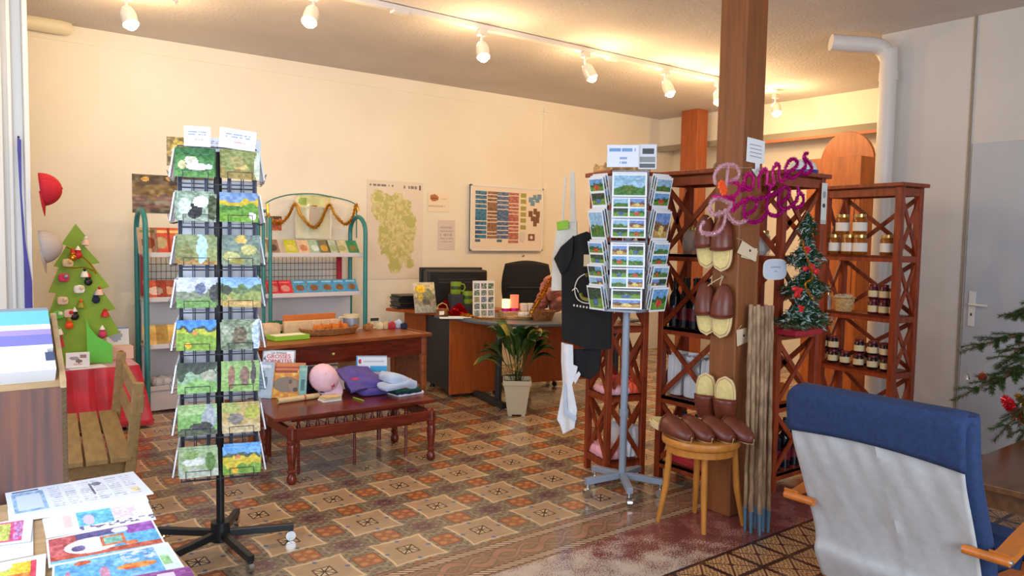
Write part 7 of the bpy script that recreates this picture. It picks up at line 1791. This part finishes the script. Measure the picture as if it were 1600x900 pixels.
for y in (AY0+.065, AY1-.065):
    arm = smoothpts([(.41, y, .525), (.46, y, .508), (.60, y, .535), (.85, y, .575), (1.03, y, .57), (1.10, y, .50), (1.06, y, .38), (.95, y, .20), (.88, y, .06), (.82, y, .022), (.65, y, .02), (.30, y, .02), (.26, y, .02)], 5)
    b = MB()
    for a_, c2 in zip(arm[:-1], arm[1:]): b.bar(a_, c2+(c2-a_)*.12, .055, .024, (0, 1, 0)) if False else b.add([a_+Vector((0, -.028, -.012)), a_+Vector((0, .028, -.012)), a_+Vector((0, .028, .012)), a_+Vector((0, -.028, .012)), c2+Vector((0, -.028, -.012)), c2+Vector((0, .028, -.012)), c2+Vector((0, .028, .012)), c2+Vector((0, -.028, .012))], [(0, 1, 5, 4), (1, 2, 6, 5), (2, 3, 7, 6), (3, 0, 4, 7), (0, 3, 2, 1), (4, 5, 6, 7)])
    b.build('bent_arm', 'arm_wood', t, smooth=True)
    s = 1 if y > AY0 else -1
    MB().tube([(.405, y-s*.10, .515), (.405, y+s*(.035 if s < 0 else .02), .515)], .015, 12).build('arm_dowel', 'arm_wood', t, smooth=True)
    if s < 0: MB().ball((.405, y+s*.036, .515), .009, 8).build('screw', 'chrome', t, smooth=True)
    MB().bar((.60, y-s*.055, .37), (.98, y-s*.055, .33), .05, .025).build('seat_rail', 'arm_wood', t)
    MB().add(*strip([(p.x+.03, p.z) for p in back if .3 < p.z < .88], y-s*.09, y-s*.12, 2)).build('back_rail', 'arm_wood', t, smooth=True, solid=.018)
MB().bar((.28, AY0+.06, .035), (.28, AY1-.06, .035), .05, .022).bar((.95, AY0+.04, .33), (.95, AY1-.04, .33), .05, .022).build('cross_rail', 'arm_wood', t)
re_root(t)

# ================================================================== COFFEE TABLE
t = thing('coffee_table', 'low glossy brown coffee table before the armchair at the right edge', 'table', (2.15, -2.62, 0))
MB().box((0, 0, .405), (1.24, 1.36, .03)).build('tabletop', 'dark_table', t, bevel=.004)
for x in (-1, 1):
    for y in (-1, 1): MB().box((x*.55, y*.61, .195), (.06, .06, .39)).build('leg', 'dark_table', t, bevel=.004)
MB().box((0, -.61, .345), (1.06, .022, .09)).box((0, .61, .345), (1.06, .022, .09)).box((-.55, 0, .345), (.022, 1.18, .09)).box((.55, 0, .345), (.022, 1.18, .09)).build('apron', 'dark_table', t)

# ================================================================== FIR TREE AT THE RIGHT EDGE
TB = Vector((3.05, -1.98, .42))
t = thing('fir_tree', 'real fir tree whose branches reach in from the right edge', 'christmas tree')
def needles(mb, P, L=.028, per=900):
    for a, b in zip(P[:-1], P[1:]):
        seg = (b-a); tdir = seg.normalized()
        for _ in range(int(seg.length*per)):
            q = a.lerp(b, rnd.random()); d = Vector((rnd.gauss(0, 1), rnd.gauss(0, 1), rnd.gauss(0, 1))); d -= tdir*d.dot(tdir); d = (d.normalized()+tdir*.75).normalized()*L*rnd.uniform(.7, 1.1); s = d.cross(tdir).normalized()*.0013
            mb.add([q-s, q+s, q+d+s*.4, q+d-s*.4], [(0, 1, 2, 3)])
tw = MB()
def branch(a, b, sub=5, droop=.0, side=.14):
    nd = MB(); a, b = Vector(a), Vector(b); mid = (a+b)/2+Vector((0, 0, droop)); P = smoothpts([a, mid, b], 8)
    tw.tube(P, [.010*(1-.8*i/(len(P)-1)) for i in range(len(P))], 6)
    needles(nd, P[3:], .026, 1500); d = (b-a).normalized(); sdv = Vector((0, 0, 1)).cross(d).normalized()
    for k in range(sub):
        f = .25+.65*k/sub; p = P[int(f*(len(P)-1))]
        for s in (-1, 1):
            e = p+d*side*(.75)*(1-.4*f)+sdv*s*side*(1-.5*f)+Vector((0, 0, rnd.uniform(-.03, .02))); Q = [p, (p+e)/2+Vector((0, 0, .008)), e]; tw.tube(Q, [.004, .003, .0015], 5); needles(nd, Q, .024, 1700)
    nd.build('branch_needles', 'fir', t)
ends = [((3.0, -1.97, 1.12), (1573, 497, -1.75), .02), ((3.0, -1.97, .98), (1500, 551, -1.62), .04), ((3.0, -1.97, .80), (1488, 626, -1.62), .04), ((3.0, -1.97, .80), (1552, 690, -1.75), .0), ((3.0, -1.97, 1.0), (1555, 575, -1.9), .02), ((3.0, -1.97, .92), (1540, 610, -1.72), .03), ((3.0, -1.97, 1.25), (1600, 500, -1.85), .02), ((3.0, -1.97, .72), (1590, 690, -1.6), .0)]
for s, (x, y, Y), dr_ in ends: branch(s, at(x, y, Y=Y), 6, dr_)
for k in range(8):
    a_ = 2*PI*k/8+.2
    if math.cos(a_-2.2) > .3: continue
    for z_, L_ in ((.75, .55), (1.15, .42), (1.5, .28)): branch((3.05, -1.98, z_), (3.05+math.cos(a_)*L_, -1.98+math.sin(a_)*L_, z_-.05), 3, .02, .11)
tw.build('twigs', 'fir_twig', t, smooth=True)
MB().tube([(3.05, -1.98, .42), (3.05, -1.98, 1.8)], [.022, .006], 10).build('trunk', 'fir_twig', t, smooth=True)
MB().lathe([(0, 0), (.10, 0), (.13, .16), (.135, .18), (.12, .18), (.0, .17)], (3.05, -1.98, 0), 20).tube([(3.05, -1.98, .1), (3.05, -1.98, .45)], .022, 10).build('pot', 'red', t, smooth=True)
re_root(t)
t = thing('bauble', 'red bauble hanging from a fir branch before the grey door', 'bauble', at(1535, 589, Y=-1.66)); MB().ball((0, 0, 0), .026, 16).build('ball', 'bauble_red', t, smooth=True); MB().tube([(0, 0, .024), (0, 0, .034)], .006, 8).tube([(0, 0, .034), (0, 0, .06)], .0012, 5).build('cap_and_loop', 'lid_gold', t, smooth=True)
t = thing('bell_ornament', 'tiny silver ornament hanging left of the red bauble', 'ornament', at(1511, 588, Y=-1.63)); MB().lathe([(0, -.02), (.016, -.016), (.010, .004), (.004, .016), (0, .018)], n=12).build('bell', 'chrome', t, smooth=True); MB().tube([(0, 0, .016), (0, 0, .05)], .001, 5).build('loop', 'lid_gold', t)
mb = MB(); tinsel(mb, [at(1572, 625, Y=-1.8), at(1583, 640, Y=-1.74), at(1596, 652, Y=-1.72), at(1612, 664, Y=-1.75)], .034, 3000, .0022, .2); o = mb.build('red_tinsel', 'tinsel_red'); origin(o); tag(o, 'red tinsel wound round the fir branches at the right edge', 'tinsel')
mb = MB(); tinsel(mb, [at(1590, 618, Y=-1.74), at(1602, 632, Y=-1.72), at(1610, 640, Y=-1.72)], .022, 2600, .002, .2); o = mb.build('gold_tinsel', 'tinsel_gold'); origin(o); tag(o, 'gold tinsel above the red tinsel on the fir tree', 'tinsel')
